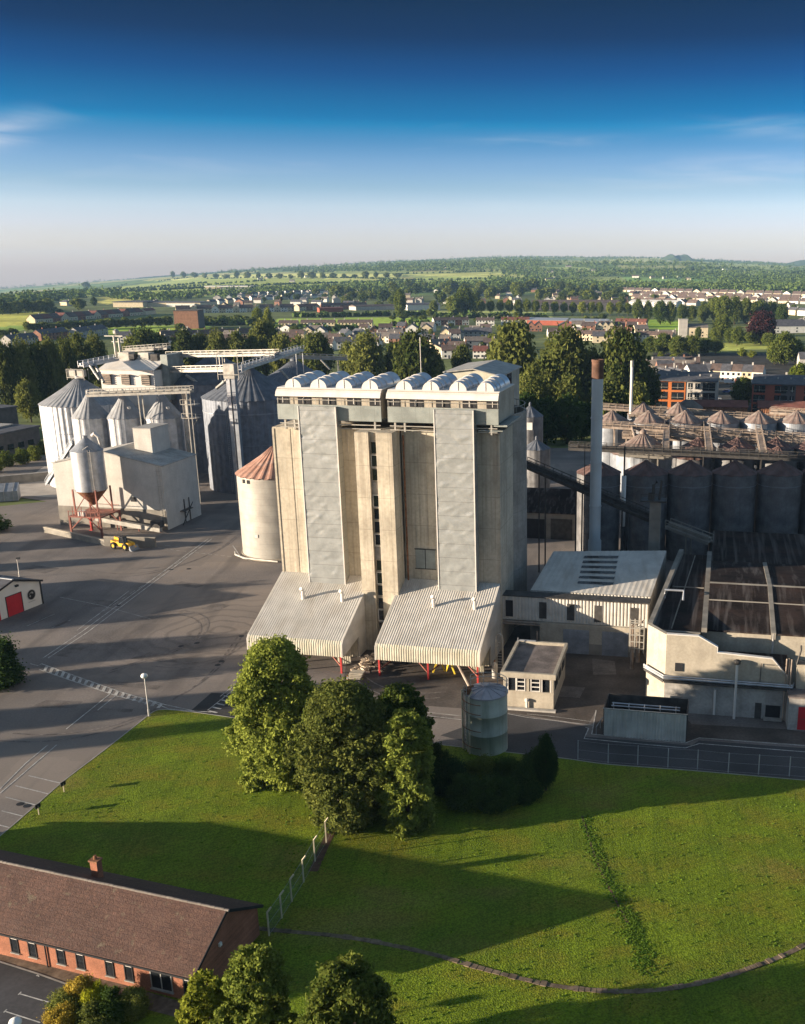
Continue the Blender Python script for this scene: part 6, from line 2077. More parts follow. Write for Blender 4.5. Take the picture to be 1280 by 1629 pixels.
# ------------------------------------------------------------------ houses
HC = {}
def house_meshes(w, d, h, rh, kind, wm, rm, wins, chim, gable_front):
    key = (w, d, h, rh, kind, wm, rm, wins, chim, gable_front)
    if key in HC:
        return HC[key]
    out = []
    mb = MB()
    ov = .3
    if gable_front:
        mb.yprism([(0, 0), (w, 0), (w, h), (w / 2, h + rh), (0, h)], 0, d)
        r = MB(); r.yprism([(-ov, h - .25), (w / 2, h + rh - .02), (w + ov, h - .25), (w + ov, h), (w / 2, h + rh + .25), (-ov, h)], -ov, d + ov)
    elif kind == 'hip':
        mb.box(0, w, 0, d, 0, h)
        r = MB()
        r.add([(-ov, -ov, h), (w + ov, -ov, h), (w + ov, d + ov, h), (-ov, d + ov, h), (d * .45, d / 2, h + rh), (w - d * .45, d / 2, h + rh)], [(0, 1, 5, 4), (1, 2, 5), (2, 3, 4, 5), (3, 0, 4)])
    else:
        mb.xprism([(0, 0), (0, h), (d / 2, h + rh), (d, h), (d, 0)], 0, w)
        r = MB(); r.xprism([(-ov, h - .25), (d / 2, h + rh - .02), (d + ov, h - .25), (d + ov, h), (d / 2, h + rh + .25), (-ov, h)], -.12, w + .12)
    out.append(('wall', mb.mesh('wall', M[wm]), None))
    out.append(('roof', r.mesh('roof', M[rm]), None))
    if chim:
        c = MB()
        c.box(w - .9 if not gable_front else w * .62, w - .1 if not gable_front else w * .62 + .8, d / 2 - .35, d / 2 + .35, h + rh * .6, h + rh + 1.35)
        out.append(('chimney', c.mesh('chimney', M['w_grey' if wm != 'w_brick' else 'w_brick']), 'roof'))
    if wins:
        st = 2 if h > 4 else 1
        for s_ in range(st):
            z = .9 + s_ * 2.6
            for fx in ((.25, .75) if not gable_front or s_ == 0 else (.5,)):
                q = MB(); q.box(w * fx - .6, w * fx + .6, -.05, -.003, z, z + 1.25)
                out.append(('window', q.mesh('window', M['glass']), None))
        q = MB(); q.box(w * .5 - .45, w * .5 + .45, -.06, -.003, 0, 2.05)
        out.append(('door', q.mesh('door', M['w_red' if w % 2 > 1 else 'slate']), None))
    HC[key] = out
    return out
def house(label, loc, rz, w=7.5, d=8, h=5.2, rh=2.6, kind='gable', wm='w_white', rm='slate', wins=True, chim=True, gf=False, group=None, cat='house', name='house'):
    t = thing(name, label, cat, loc, rz, group)
    made = {}
    for nm, me, par in house_meshes(w, d, h, rh, kind, wm, rm, wins, chim, gf):
        o = put(nm, me, made.get(par, t))
        made.setdefault(nm, o)
    return t
hr = random.Random(9)
def terrace(rowdesc, a, b, n, wm, rm, h=5.2, rh=2.6, d=8, wins=True, desc='house', gf=None, kind='gable', gap=0.0, chim=True, group=None):
    """n houses whose fronts stand on the photo line a-b"""
    A, B = PT(*a), PT(*b)
    L_ = hypot(B[0] - A[0], B[1] - A[1])
    rz = atan2(B[1] - A[1], B[0] - A[0])
    w = L_ / n
    wq = round(w * (1 - gap), 1)
    wms = wm if isinstance(wm, list) else [wm]
    rms = rm if isinstance(rm, list) else [rm]
    for i in range(n):
        f = i / n
        loc = (A[0] + (B[0] - A[0]) * f, A[1] + (B[1] - A[1]) * f, A[2] + (B[2] - A[2]) * f - .1)
        wmi = wms[i % len(wms)]
        rmi = rms[(i * 3) % len(rms)]
        cn = {'w_white': 'white', 'w_cream': 'cream', 'w_grey': 'grey', 'w_brick': 'brick', 'w_yellow': 'yellow', 'w_red': 'red-brown'}[wmi]
        house('%s %s, %s from left %s' % (cn, desc, nth(i), rowdesc), loc, rz, wq, d, h, rh, kind, wmi, rmi, wins, chim and (i % 2 == 0 or n < 4), bool(gf and i % gf == gf - 1), group or desc + 's ' + rowdesc)
# far left and centre
terrace('in the long brown-roofed row at the left below the fields', (56, 514), (228, 501), 14, ['w_cream', 'w_cream', 'w_brick'], ['brown_slate', 'red_tile'], 4.0, 4.4, d=10, gf=4)
terrace('in the short end of the brown-roofed row at the left', (232, 501), (248, 500), 2, 'w_cream', 'red_tile', 5, 2.6, wins=False)
terrace('in the long cream row with small gables left of centre', (280, 499), (468, 496), 17, ['w_cream', 'w_white'], 'brown_slate', 5.4, 4.0, d=10, gf=3)
terrace('in the brick row facing the green left of centre', (476, 495), (508, 493), 3, ['w_cream', 'w_brick'], 'red_tile', 5.4, 3.0)
terrace('in the red-roofed row facing the green left of centre', (512, 493), (584, 491), 5, ['w_brick', 'w_cream'], 'brown_slate', 5.4, 3.0)
terrace('in the blue-slated row behind the poplars at the far left', (18, 552), (62, 547), 4, 'w_grey', 'slate', 5.2, 3.0)
terrace('in the middle slated row behind the poplars at the left', (66, 542), (110, 537), 4, 'w_brick', 'slate', 5.2, 3.0)
terrace('in the right slated row behind the poplars at the left', (125, 538), (172, 532), 4, 'w_grey', 'slate', 5.2, 3.0)
terrace('in the brown-roofed row behind the louvred house', (258, 545), (400, 540), 10, ['w_cream', 'w_brick', 'w_cream'], 'brown_slate', 5.4, 3.2)
terrace('in the pale pair beyond the green, left of the poplars', (443, 523), (473, 523), 3, 'w_cream', 'brown_slate', 5.2, 2.4)
terrace('in the pale row beyond the green, middle one', (478, 522), (532, 522), 5, ['w_cream', 'w_white'], 'brown_slate', 5.2, 2.4)
terrace('in the pale row beyond the green, right one', (537, 522), (592, 522), 5, 'w_cream', 'brown_slate', 5.2, 2.4)
terrace('in the low row right of the poplars at mid left', (585, 545), (640, 546), 4, ['w_white', 'w_cream'], 'grey_tile', 5, 2.6)
terrace('in the dark gabled cluster left of the big roadside trees', (480, 536), (520, 536), 2, ['w_cream', 'w_white'], 'slate', 5, 3.4, d=12, gap=.15, gf=1)
terrace('in the white cluster behind the poplars at mid left', (548, 542), (590, 540), 2, ['w_white', 'w_grey'], 'slate', 5, 3.4, d=12, gap=.2, gf=1)
# centre
terrace('in the brown-roofed row at the centre behind the barrel vents', (600, 540), (640, 540), 3, ['w_white', 'w_cream'], 'grey_tile', 5.2, 2.4)
terrace('in the dark gabled pair at the centre', (645, 532), (690, 532), 2, ['w_white', 'w_cream'], 'slate', 5.2, 3.6, d=13, gf=1, gap=.15)
terrace('in the second dark gabled pair at the centre', (700, 540), (738, 540), 2, ['w_cream', 'w_grey'], 'slate', 5.2, 3.6, d=13, gf=1, gap=.1)
terrace('in the slated terrace at the centre before the railway', (738, 538), (782, 538), 3, 'w_grey', 'slate', 5.2, 3.0)
terrace('in the brick gables behind the elevator house', (700, 562), (718, 562), 2, 'w_brick', 'grey_tile', 5, 3.0, gf=1)
terrace('in the row with tall chimneys behind the elevator house', (688, 558), (735, 556), 3, ['w_cream', 'w_brick', 'w_grey'], 'grey_tile', 4.6, 2.8)
terrace('in the white cottages left of the big roadside trees', (752, 570), (776, 570), 2, 'w_white', 'red_tile', 4.6, 2.8)
terrace('in the brown row beyond the railway field, left one', (690, 518), (746, 517), 5, ['w_white', 'w_brick'], 'brown_slate', 5.2, 2.4)
terrace('in the brown row beyond the railway field, middle one', (757, 518), (786, 518), 3, 'w_white', 'brown_slate', 5.2, 2.4)
terrace('in the brown row beyond the railway field, right one', (797, 517), (842, 517), 4, ['w_white', 'w_cream'], 'red_tile', 5.2, 2.4)
terrace('in the brick gabled pair above the big roadside trees', (838, 527), (862, 527), 2, 'w_brick', 'slate', 5.2, 3.2, d=12, gf=1)
terrace('in the brown-roofed row above the big roadside trees', (900, 541), (975, 543), 6, ['w_cream', 'w_yellow', 'w_cream'], 'brown_slate', 5.2, 2.6)
terrace('in the striped gabled row above the big roadside trees', (948, 527), (976, 527), 3, 'w_cream', 'slate', 5.4, 3.2, d=14, gf=1)
terrace('in the pale row right of the striped gables', (978, 520), (1027, 521), 4, ['w_white', 'w_brick'], 'red_tile', 5.2, 2.6)
terrace('in the brown row left of the square grey tower', (1010, 543), (1068, 545), 5, ['w_cream', 'w_white'], 'brown_slate', 5.2, 2.6)
# right estate far off
for k, (ya, yb, x0, x1, n) in enumerate(((464, 472, 985, 1290, 22), (470, 478, 1000, 1290, 20), (476, 484, 1004, 1290, 18), (482, 487, 1006, 1110, 6))):
    terrace('in the %s row of the white estate at the right' % ['farthest', 'third', 'second', 'nearest'][k], (x0, ya), (x1, yb), n, ['w_cream', 'w_white', 'w_grey'], ['brown_slate', 'slate', 'brown_slate'], 4.0, 4.8, d=11, wins=False, gap=.18, gf=5)
terrace('in the distant grey-roofed estate left of centre', (385, 472), (520, 466), 10, ['w_grey', 'w_white'], 'slate', 5, 2.8, wins=False, gap=.2)
terrace('in the white-gabled estate row left of centre', (400, 478), (520, 474), 10, ['w_white', 'w_cream', 'w_white'], 'slate', 5, 2.8, wins=False, gap=.25, gf=2)
terrace('in the nearer roofs of the estate left of centre', (335, 485), (400, 480), 5, ['w_cream', 'w_white'], 'slate', 5, 2.8, wins=False, gap=.25)
terrace('among the trees at the right edge', (1235, 500), (1285, 503), 3, ['w_white', 'w_cream'], 'slate', 6, 3, wins=False, gap=.2)
# near right
terrace('in the long slated terrace above the apartment blocks', (1112, 606), (1212, 610), 6, ['w_white', 'w_cream', 'w_white'], ['slate', 'brown_slate'], 5.6, 2.8, d=8.5)
terrace('in the left terrace above the orange apartments', (1020, 596), (1105, 598), 5, ['w_grey', 'w_cream'], 'grey_tile', 5.0, 2.8)
terrace('in the gabled backs behind the orange apartments', (1040, 618), (1092, 616), 3, 'w_white', 'slate', 5.0, 3.4, d=13, gf=1, gap=.12)
house('large white house with a plain gable wall left of the parked cars', PT(1098, 618), R(10), 9, 13, 7.0, 3.4, 'gable', 'w_white', 'slate', True, True, False)
house('hip-roofed cream bungalow left of the orange apartments', PT(1028, 610), R(-4), 14, 10, 4.6, 3.6, 'hip', 'w_white', 'grey_tile', True, True)
house('cream cottage with a long brown roof above the red apartments, left one', PT(1206, 622), R(-8), 13, 7, 4.4, 2.6, 'gable', 'w_cream', 'grey_tile', True, True)
house('cream cottage with a long brown roof above the red apartments, right one', PT(1246, 628), R(-8), 13, 7, 4.2, 2.6, 'gable', 'w_cream', 'brown_slate', True, True)
house('tall pale house at the right edge with a chimney', PT(1270, 595), R(-6), 12, 9, 8, 3, 'gable', 'w_grey', 'slate', True, True)
house('white gabled house with a long slate roof right of the copper beech', PT(1222, 530), R(6), 34, 14, 6, 5, 'gable', 'w_white', 'slate', True, True)
house('plain pale hall with a grey roof beside the square tower', PT(1092, 537), R(-4), 17, 14, 8, 2.5, 'gable', 'w_cream', 'grey_tile', True, False, cat='hall')
t = thing('square_tower', 'plain square grey stone tower at the left end of the pale hall', 'tower', PT(1079, 537), R(-4))
mb = MB(); mb.box(0, 7, 0, 8, 0, 14); part('wall', mb, M['w_grey'], t)
mb = MB(); mb.box(-.3, 7.3, -.3, 8.3, 14, 14.6); part('parapet', mb, M['grey_render'], t)
t = thing('windowless_block', 'big plain brown windowless block left of centre in front of the cream row', 'building', PT(278, 523), R(3))
mb = MB(); mb.box(0, 22, 0, 22, 0, 16); part('wall', mb, M['w_brick'], t)
mb = MB(); mb.box(-.3, 22.3, -.3, 22.3, 16, 16.7); part('roof', mb, M['brown_slate'], t)
mb = MB(); mb.box(22.003, 22.2, .2, 21.8, .2, 15.8); part('dark_side', mb, M['w_dark'], t)
# the crowded roofs of the middle town, house by house
mr_ = random.Random(44)
def cluster(where, poly, n, hs=(4.6, 5.4)):
    it = []
    xs = [p[0] for p in poly]; ys = [p[1] for p in poly]
    tries = 0
    while len(it) < n and tries < 4000:
        tries += 1
        x, y = mr_.uniform(min(xs), max(xs)), mr_.uniform(min(ys), max(ys))
        if inpoly(x, y, poly) and all(abs(x - a) > 13 or abs(y - b) > 5 for a, b in it):
            it.append((x, y))
    it.sort()
    for i, (x, y) in enumerate(it):
        gf = mr_.random() < .35
        wm = mr_.choice(['w_white', 'w_cream', 'w_white', 'w_brick', 'w_grey'])
        rm = mr_.choice(['slate', 'brown_slate', 'brown_slate', 'grey_tile'])
        cn = {'w_white': 'white', 'w_cream': 'cream', 'w_grey': 'grey', 'w_brick': 'brick'}[wm]
        house('%s house with %s, %s from left %s' % (cn, {'slate': 'slate roof', 'brown_slate': 'brown roof', 'grey_tile': 'grey roof'}[rm], nth(i), where), PT(x, y), R(mr_.uniform(-14, 10)), round(mr_.choice([8, 9, 12, 16]) * (.8 if gf else 1), 1), 9.0, 5.0, 3.0, 'gable', wm, rm, y > 515, True, gf, 'houses ' + where)
cluster('in the roofs behind the barrel vents', [(590, 528), (690, 526), (770, 530), (770, 566), (690, 572), (600, 560)], 20)
cluster('among trees left of the barrel vents', [(440, 530), (600, 530), (600, 560), (440, 560)], 12)
cluster('in the roofs above the roadside trees', [(860, 524), (1060, 524), (1070, 550), (860, 545)], 14)
cluster('in the treed suburb at centre', [(600, 470), (860, 464), (1000, 474), (990, 490), (740, 486), (600, 488)], 22)
cluster('in the estate fringe left of centre', [(330, 474), (560, 464), (590, 488), (340, 494)], 26)
cluster('behind the green at the left', [(170, 540), (440, 536), (440, 556), (180, 556)], 14)
cluster('between the avenue and the white estate', [(870, 470), (1000, 476), (1000, 492), (870, 490)], 12)
cluster('in the lanes above the apartments', [(1010, 584), (1110, 590), (1110, 612), (1010, 606)], 6)
# apartments
def flats(label, a, b, d, h, cols, group):
    A, B = P(*a), P(*b)
    L_ = hypot(B[0] - A[0], B[1] - A[1])
    t = thing('apartment_block', label, 'apartment block', A, atan2(B[1] - A[1], B[0] - A[0]), group)
    n = len(cols)
    for i, (wm, wins) in enumerate(cols):
        x0, x1 = L_ * i / n, L_ * (i + 1) / n
        mb = MB(); mb.box(x0, x1, .0 if i % 2 else .25, d, 0, h); part('wall', mb, M[wm], t)
        y0 = -.003 if i % 2 else .247
        for s_ in range(3):
            z = .9 + s_ * h / 3
            for fx in wins:
                big = len(wins) == 1
                w_ = (x1 - x0) * (.40 if big else .14)
                xc = x0 + (x1 - x0) * fx
                mb = MB(); mb.box(xc - w_, xc + w_, y0 - .08, y0, z - (.5 if big else 0), z + h / 3 - (1.3 if big else 1.5))
                w = part('window', mb, M['glass'], t)
                mb = MB(); mb.beam((xc - w_, y0 - .2, z + .5), (xc + w_, y0 - .2, z + .5), .1); mb.beam((xc, y0 - .12, z), (xc, y0 - .12, z + 2), .12)
                part('balcony_rail' if big else 'glazing_bar', mb, M['w_white' if not big else 'gantry'], w)
    mb = MB(); mb.xprism([(-.8, h), (d + .5, h + 2.2), (d + .5, h + 2.5), (-.8, h + .35)], -.4, L_ + .4); part('roof', mb, M['slate'], t)
    mb = MB()
    for k in range(5):
        x = L_ * (.15 + .18 * k)
        mb.box(x, x + .6, d * .5, d * .5 + .6, h + 1, h + 2.2)
    part('roof_vent', mb, M['grey_render'], t)
flats('three-storey apartments with a bright orange left half and grey right half', (1040, 652), (1138, 655), 14, 11.5, [('w_orange', (.45,)), ('w_orange', (.5,)), ('w_grey', (.3, .75)), ('w_grey', (.5,))], 'apartment blocks at the right')
flats('three-storey apartments clad in red-brown and dark panels at the right edge', (1194, 656), (1310, 660), 14, 11.0, [('w_red', (.5,)), ('w_red', (.95,)), ('w_dark', (.3, .75)), ('w_red', (.97,)), ('w_dark', (.3, .75))], 'apartment blocks at the right')
mb = MB()
t = thing('rusty_shed', 'long low rusty corrugated shed in front of the apartments, left of the pair', 'shed', P(1098, 664), R(-8))
mb.corr([(0, 0), (0, 4)], 0, 21, .8, .15, [(-1, 0), (-1, 0)]); part('front', mb, M['rust'], t)
mb = MB(); mb.xprism([(-.3, 4), (4, 6), (8, 4), (8, 4.2), (4, 6.3), (-.3, 4.25)], -.3, 21.3); part('roof', mb, M['red_tile'], t)
r2 = copy_tree(t, P(1205, 666), R(-8), 'long low rusty corrugated shed in front of the red apartments, right of the pair')
t['group'] = r2['group'] = 'rusty sheds before the apartments'
house('small pale hipped roof in front of the orange apartments', P(1072, 668), R(-10), 10, 8, 4, 3.2, 'hip', 'w_cream', 'grey_tile', False, False, cat='shed', name='shed')
# vehicles near the apartments
def car(label, px_, py_, rz, m, van=False):
    t = thing('parked_van' if van else 'parked_car', label, 'van' if van else 'car', PT(px_, py_), rz, 'vehicles parked by the apartments')
    mb = MB()
    if van:
        mb.yprism([(-2.6, .4), (2.5, .4), (2.6, 1.1), (1.9, 1.3), (1.3, 2.2), (-2.6, 2.2)], -.95, .95)
    else:
        mb.yprism([(-2.1, .35), (2.1, .35), (2.15, .8), (1.0, .95), (.4, 1.42), (-1.2, 1.42), (-1.9, .95), (-2.15, .85)], -.85, .85)
    part('body', mb, M['cars'][m], t)
    mb = MB()
    if van:
        mb.yprism([(1.0, 1.35), (1.75, 1.35), (1.3, 2.05), (1.0, 2.05)], -.97, .97)
    else:
        mb.yprism([(-1.6, .95), (.8, .95), (.35, 1.36), (-1.1, 1.36)], -.87, .87)
    part('window', mb, M['glass'], t)
    for x in (-1.35, 1.35):
        for s_ in (-1, 1):
            mb = MB(); mb.tube([(x, s_ * .7, .33), (x, s_ * .9, .33)], .33, 10); part('wheel', mb, M['tyre'], t)
car('white van parked in front of the slated terrace', 1160, 597 + 13, R(-5), 1, True)
car('blue car parked below the white van', 1157, 625, R(-30), 2)
car('silver car parked left of the dark round tree', 1139, 636, R(-8), 0)
car('dark car parked right of the white van', 1182, 611, R(-5), 3)
# the long pale works sheds far off at the left, railway and platform
t = thing('factory_unit', 'long low works building with blue-grey roofs far off at the left', 'works building', PT(180, 489), R(-4))
mb = MB(); mb.box(0, 45, 0, 50, 0, 7); mb.box(40, 125, 15, 60, 0, 6); part('wall', mb, M['w_cream'], t)
mb = MB(); mb.box(-1, 46, -1, 51, 7, 8); mb.box(46, 125, 14, 61, 6, 7); part('roof', mb, M['slate'], t)
mb = MB(); mb.box(75, 118, 12, 14.9, 0, 5); part('white_frontage', mb, M['w_white'], t)
t = thing('factory_unit', 'long glass-fronted works shed with pale roof at the edge of the fields left of centre', 'works building', PT(327, 466), R(1))
mb = MB(); mb.box(0, 100, 0, 60, 0, 13); part('wall', mb, M['fascia_steel'], t)
mb = MB(); mb.box(-2, 102, -2, 62, 13, 15); part('roof', mb, M['w_white'], t)
mb = MB(); mb.box(0, 34, -1, -.1, 0, 13); part('cream_bay', mb, M['w_cream'], t)
for (a, b, d, h, lb, wm, rm) in (((508, 497), (546, 496), 12, 5, 'red-roofed low school building in front of the brick row', 'w_red', 'red_tile'), ((566, 494), (640, 492), 20, 5, 'long low pale works shed behind the green at centre', 'w_grey', 'brown_slate'), ((648, 494), (700, 493), 24, 7, 'low flat grey depot among the trees left of the railway', 'w_white', 'slate'), ((838, 517), (900, 518), 20, 5, 'long low red and white station shed, left of the pair', 'w_red', 'cars'), ((905, 519), (965, 520), 20, 5, 'long low red and white station shed, right of the pair', 'w_red', 'cars'), ((846, 494), (985, 494), 30, 10, 'long dark building behind the row of clipped trees', 'w_dark', 'brown_slate'), ((1000, 489), (1075, 490), 30, 7, 'large white-roofed hall at the near end of the white estate', 'w_white', 'w_white')):
    A, B = PT(*a), PT(*b)
    L_ = hypot(B[0] - A[0], B[1] - A[1])
    t = thing('long_shed', lb, 'shed', A, atan2(B[1] - A[1], B[0] - A[0]))
    mb = MB(); mb.box(0, L_, 0, d, 0, h); part('wall', mb, M[wm], t)
    mb = MB(); mb.xprism([(-.5, h), (d * .5, h + d * .10), (d + .5, h), (d + .5, h - .3), (-.5, h - .3)], -.5, L_ + .5); part('roof', mb, M['cars'][0] if rm == 'cars' else M[rm], t)
# scattered farmhouses and villas
sr = random.Random(15)
spots = [(30, 496), (95, 486), (108, 487), (290, 474), (355, 460), (420, 443), (460, 449), (740, 473), (765, 471), (780, 462), (800, 478), (620, 468), (640, 474), (660, 482), (690, 466), (720, 486), (880, 468), (905, 478), (930, 474), (960, 480), (875, 443), (870, 434), (868, 447), (1005, 442), (1035, 443), (1055, 444), (1078, 443), (1090, 446), (1120, 440), (1200, 444), (1230, 448), (940, 470), (560, 470), (585, 476), (530, 482), (1190, 520), (1205, 484), (1265, 520), (1255, 492), (820, 486), (240, 486), (520, 456), (850, 462), (610, 430), (700, 428), (750, 424), (900, 425), (940, 432), (985, 434), (1150, 430), (1215, 436), (1260, 440), (410, 446), (485, 442)]
spots.sort()
for i, (x, y) in enumerate(spots):
    k = sr.random()
    dist = PT(x, y)
    w = sr.uniform(9, 15) * (1.7 if y < 450 else 1)
    house('small pale house standing alone among the trees, %s detached house from the left' % nth(i), dist, R(sr.uniform(-25, 25)), round(w, 0), 9.0, 5.0, 3.0, 'hip' if k < .3 else 'gable', ['w_white', 'w_cream', 'w_grey'][i % 3], ['slate', 'brown_slate', 'grey_tile'][(i // 3) % 3], False, y > 460, k > .8, 'detached houses among the trees')
# dark low buildings at the left edge
for (a, b, d, h, lb) in (((-40, 702), (32, 690), 18, 9, 'dark flat-roofed block at the left edge behind the shrubs'), ((-30, 735), (66, 712), 16, 6.5, 'low dark workshop with a pale roof strip left of the far left silo')):
    A, B = P(*a), P(*b)
    L_ = hypot(B[0] - A[0], B[1] - A[1])
    t = thing('workshop', lb, 'workshop', A, atan2(B[1] - A[1], B[0] - A[0]))
    mb = MB(); mb.box(0, L_, 0, d, 0, h); part('wall', mb, M['w_dark'], t)
    mb = MB(); mb.box(-.4, L_ + .4, -.4, d + .4, h, h + .5); part('roof', mb, M['slate'], t)
    mb = MB(); mb.box(L_ * .2, L_ * .95, d * .5, d + .2, h + .51, h + .9); part('pale_roof_strip', mb, M['grey_render'], t)
    for k in range(5):
        mb = MB(); mb.box(L_ * (.1 + .17 * k), L_ * (.2 + .17 * k), -.06, -.003, 1.5, 3.2)
        part('window', mb, M['glass'], t)
t = thing('glasshouse', 'low glazed lean-to at the left edge beside the pale concrete apron', 'glasshouse', P(-22, 800), R(20))
mb = MB(); mb.xprism([(0, 0), (0, 2.4), (5, 3.6), (5, 0)], 0, 7); part('glazing', mb, M['galv_dark'], t)
mb = MB()
for k in range(4):
    mb.beam((2 * k, -.03, 2.45), (2 * k, 5, 3.66), .08); mb.beam((2 * k, -.03, 0), (2 * k, -.03, 2.45), .08)
part('glazing_bar', mb, M['gantry'], t)
t = thing('garden_wall', 'low brown garden wall with shrubs behind it left of the pale apron', 'wall', P(0, 772), R(33))
mb = MB(); mb.box(0, 30, 0, .4, 0, 2.2); part('wall', mb, M['dark_conc'], t)
mb = MB(); mb.box(-.05, 30.05, -.06, .46, 2.2, 2.35); part('coping', mb, M['grey_render'], t)

# the farthest houses, beyond the 290 that show largest, are one mass of roofs on the horizon side of town
bpy.context.view_layer.update()
hs = [o for o in SC.objects if o.get('category') == 'house' and not o.parent]
hs.sort(key=lambda o: o.location.y)
fv, ff, fm, fmats = [], [], [], []
for o in hs[290:]:
    kids = [c for c in o.children] + [g for c in o.children for g in c.children]
    cz_, sz_ = cos(o.rotation_euler.z), sin(o.rotation_euler.z)
    for c in kids:
        me = c.data
        if me.materials[0] not in fmats:
            fmats.append(me.materials[0])
        mi_ = fmats.index(me.materials[0])
        b0 = len(fv)
        fv += [(o.location.x + v.co.x * cz_ - v.co.y * sz_, o.location.y + v.co.x * sz_ + v.co.y * cz_, o.location.z + v.co.z) for v in me.vertices]
        for p in me.polygons:
            ff.append([i + b0 for i in p.vertices])
            fm.append(mi_)
    for c in kids:
        bpy.data.objects.remove(c)
    bpy.data.objects.remove(o)
me = bpy.data.meshes.new('far_housing')
me.from_pydata(fv, [], ff)
for m_ in fmats:
    me.materials.append(m_)
me.polygons.foreach_set('material_index', fm)
put('far_housing', me)['kind'] = 'stuff'

# ------------------------------------------------------------------ trees of the town and country
def trow(desc, where, items, kind, m, lod='mid', cat='tree'):
    for i, (x, yb, yt, w) in enumerate(sorted(items)):
        ptree('%s, %s from left %s' % (desc, nth(i), where), x, yb, yt, w, kind, m, lod, group=desc + ' ' + where, cat=cat)
trow('tall bushy poplar', 'behind the far left workshops', [(14, 655, 541, 44), (46, 652, 538, 52), (90, 648, 538, 46), (132, 632, 530, 58), (-25, 655, 545, 50), (50, 672, 605, 44), (30, 654, 546, 40), (70, 650, 542, 40), (112, 640, 536, 44), (158, 622, 528, 44)], 'poplar', 'poplar')
trow('rounded poplar', 'in the line above the left gantries', [(238, 606, 524, 58), (298, 606, 525, 46), (350, 606, 526, 44), (382, 606, 528, 46), (424, 600, 508, 58), (452, 606, 530, 48), (506, 612, 528, 62), (258, 602, 530, 40), (215, 606, 534, 40), (325, 604, 532, 36), (404, 604, 534, 34), (478, 608, 534, 36)], 'round', 'poplar')
trow('broad poplar', 'in the line behind the barrel vents', [(585, 622, 532, 66), (664, 640, 528, 78), (632, 618, 545, 44), (735, 610, 548, 34), (690, 622, 560, 40), (558, 616, 545, 40)], 'round', 'poplar')
trow('very large leafy tree', 'in the clump behind the chimney', [(816, 655, 513, 84), (898, 668, 522, 96), (988, 670, 524, 86), (942, 668, 560, 70), (858, 672, 572, 72), (1030, 662, 585, 44), (845, 690, 600, 60), (900, 690, 600, 60), (960, 690, 605, 60), (1010, 690, 610, 50)], 'round', 'poplar')
trow('big dark tree', 'in the shade under the clump behind the chimney', [(838, 705, 625, 55), (868, 708, 632, 60), (902, 706, 628, 62), (925, 700, 640, 50), (975, 690, 630, 55), (1020, 684, 630, 50)], 'round', 'dark')
trow('clipped round-headed tree', 'in the avenue beside the railway', [(766, 501, 478, 15), (780, 501, 478, 15), (796, 501, 477, 14), (810, 501, 477, 15), (824, 501, 477, 15), (838, 501, 477, 16), (852, 501, 478, 15), (867, 501, 480, 15), (882, 502, 480, 15), (897, 502, 481, 14), (911, 502, 481, 15), (926, 503, 480, 16), (940, 503, 481, 15), (953, 503, 481, 15), (970, 504, 481, 15), (984, 504, 481, 16), (998, 504, 482, 16)], 'lolly', 'bright')
trow('large round tree', 'left of the clipped railway avenue', [(738, 504, 458, 42), (637, 506, 460, 22), (722, 502, 470, 28), (755, 500, 465, 26), (690, 500, 478, 16)], 'round', 'mid')
trow('tall broad tree', 'in the belt right of the clipped avenue', [(1014, 512, 476, 20), (1030, 512, 478, 16), (1050, 516, 478, 26), (1066, 516, 480, 20), (1084, 512, 484, 18), (1100, 512, 486, 18), (1118, 514, 484, 22), (1135, 510, 474, 26), (1150, 518, 470, 32), (1168, 516, 472, 26), (1185, 514, 474, 26), (1205, 516, 478, 34), (1225, 516, 480, 30), (1243, 518, 484, 22)], 'round', 'mid')
trow('mid green tree', 'in the group before the copper beech', [(1148, 536, 502, 34), (1140, 545, 520, 26), (1160, 546, 522, 20), (1172, 550, 520, 22), (1200, 548, 524, 34), (1188, 545, 528, 20), (1222, 552, 530, 26), (1246, 580, 528, 44), (1264, 578, 540, 30), (1232, 580, 545, 30), (1110, 540, 520, 12)], 'round', 'mid')
ptree('dark copper beech with purple foliage at the right', 1210, 548, 496, 50, 'round', 'copper', 'mid')
trow('dark shrubby tree', 'in the thicket above the near terraces', [(1035, 562, 535, 30), (1055, 564, 530, 36), (1078, 566, 534, 34), (1100, 566, 534, 34), (1120, 564, 538, 32), (1138, 562, 540, 28), (1010, 566, 545, 26)], 'round', 'mid')
trow('bright green bush', 'in the gardens above the near terraces', [(1072, 578, 560, 18), (1050, 574, 558, 14), (1180, 566, 552, 18), (1195, 568, 556, 16)], 'bush', 'bright', 'far', 'shrub')
ptree('dark round tree in the car park between the two apartment blocks', 1180, 650, 600, 40, 'round', 'mid', 'mid')
ptree('low bright tree at the right edge above the red apartments', 1270, 620, 578, 36, 'round', 'bright', 'mid')
trow('leafy tree', 'along the green left of centre', [(x, 514 + (i % 3), 500 + (i * 7) % 5, 16 + (i * 5) % 7) for i, x in enumerate(range(318, 420, 12))], 'round', 'mid', 'far')
ptree('tallest bright poplar on the green left of centre', 428, 540, 490, 18, 'poplar', 'bright', 'mid')
ptree('bright poplar right of the tallest one on the green', 411, 520, 488, 22, 'poplar', 'bright', 'mid')
trow('garden tree', 'in the scrub below the far left terrace', [(x, 528 - (x - 40) * .04, 512 - (x - 40) * .05 + (i * 3) % 5, 16 + (i * 7) % 8) for i, x in enumerate(range(44, 268, 13))], 'round', 'mid', 'far')
trow('low tree', 'at the left edge below the yellow field', [(2, 540, 524, 30), (20, 538, 522, 24), (-16, 545, 526, 30)], 'round', 'mid', 'far')
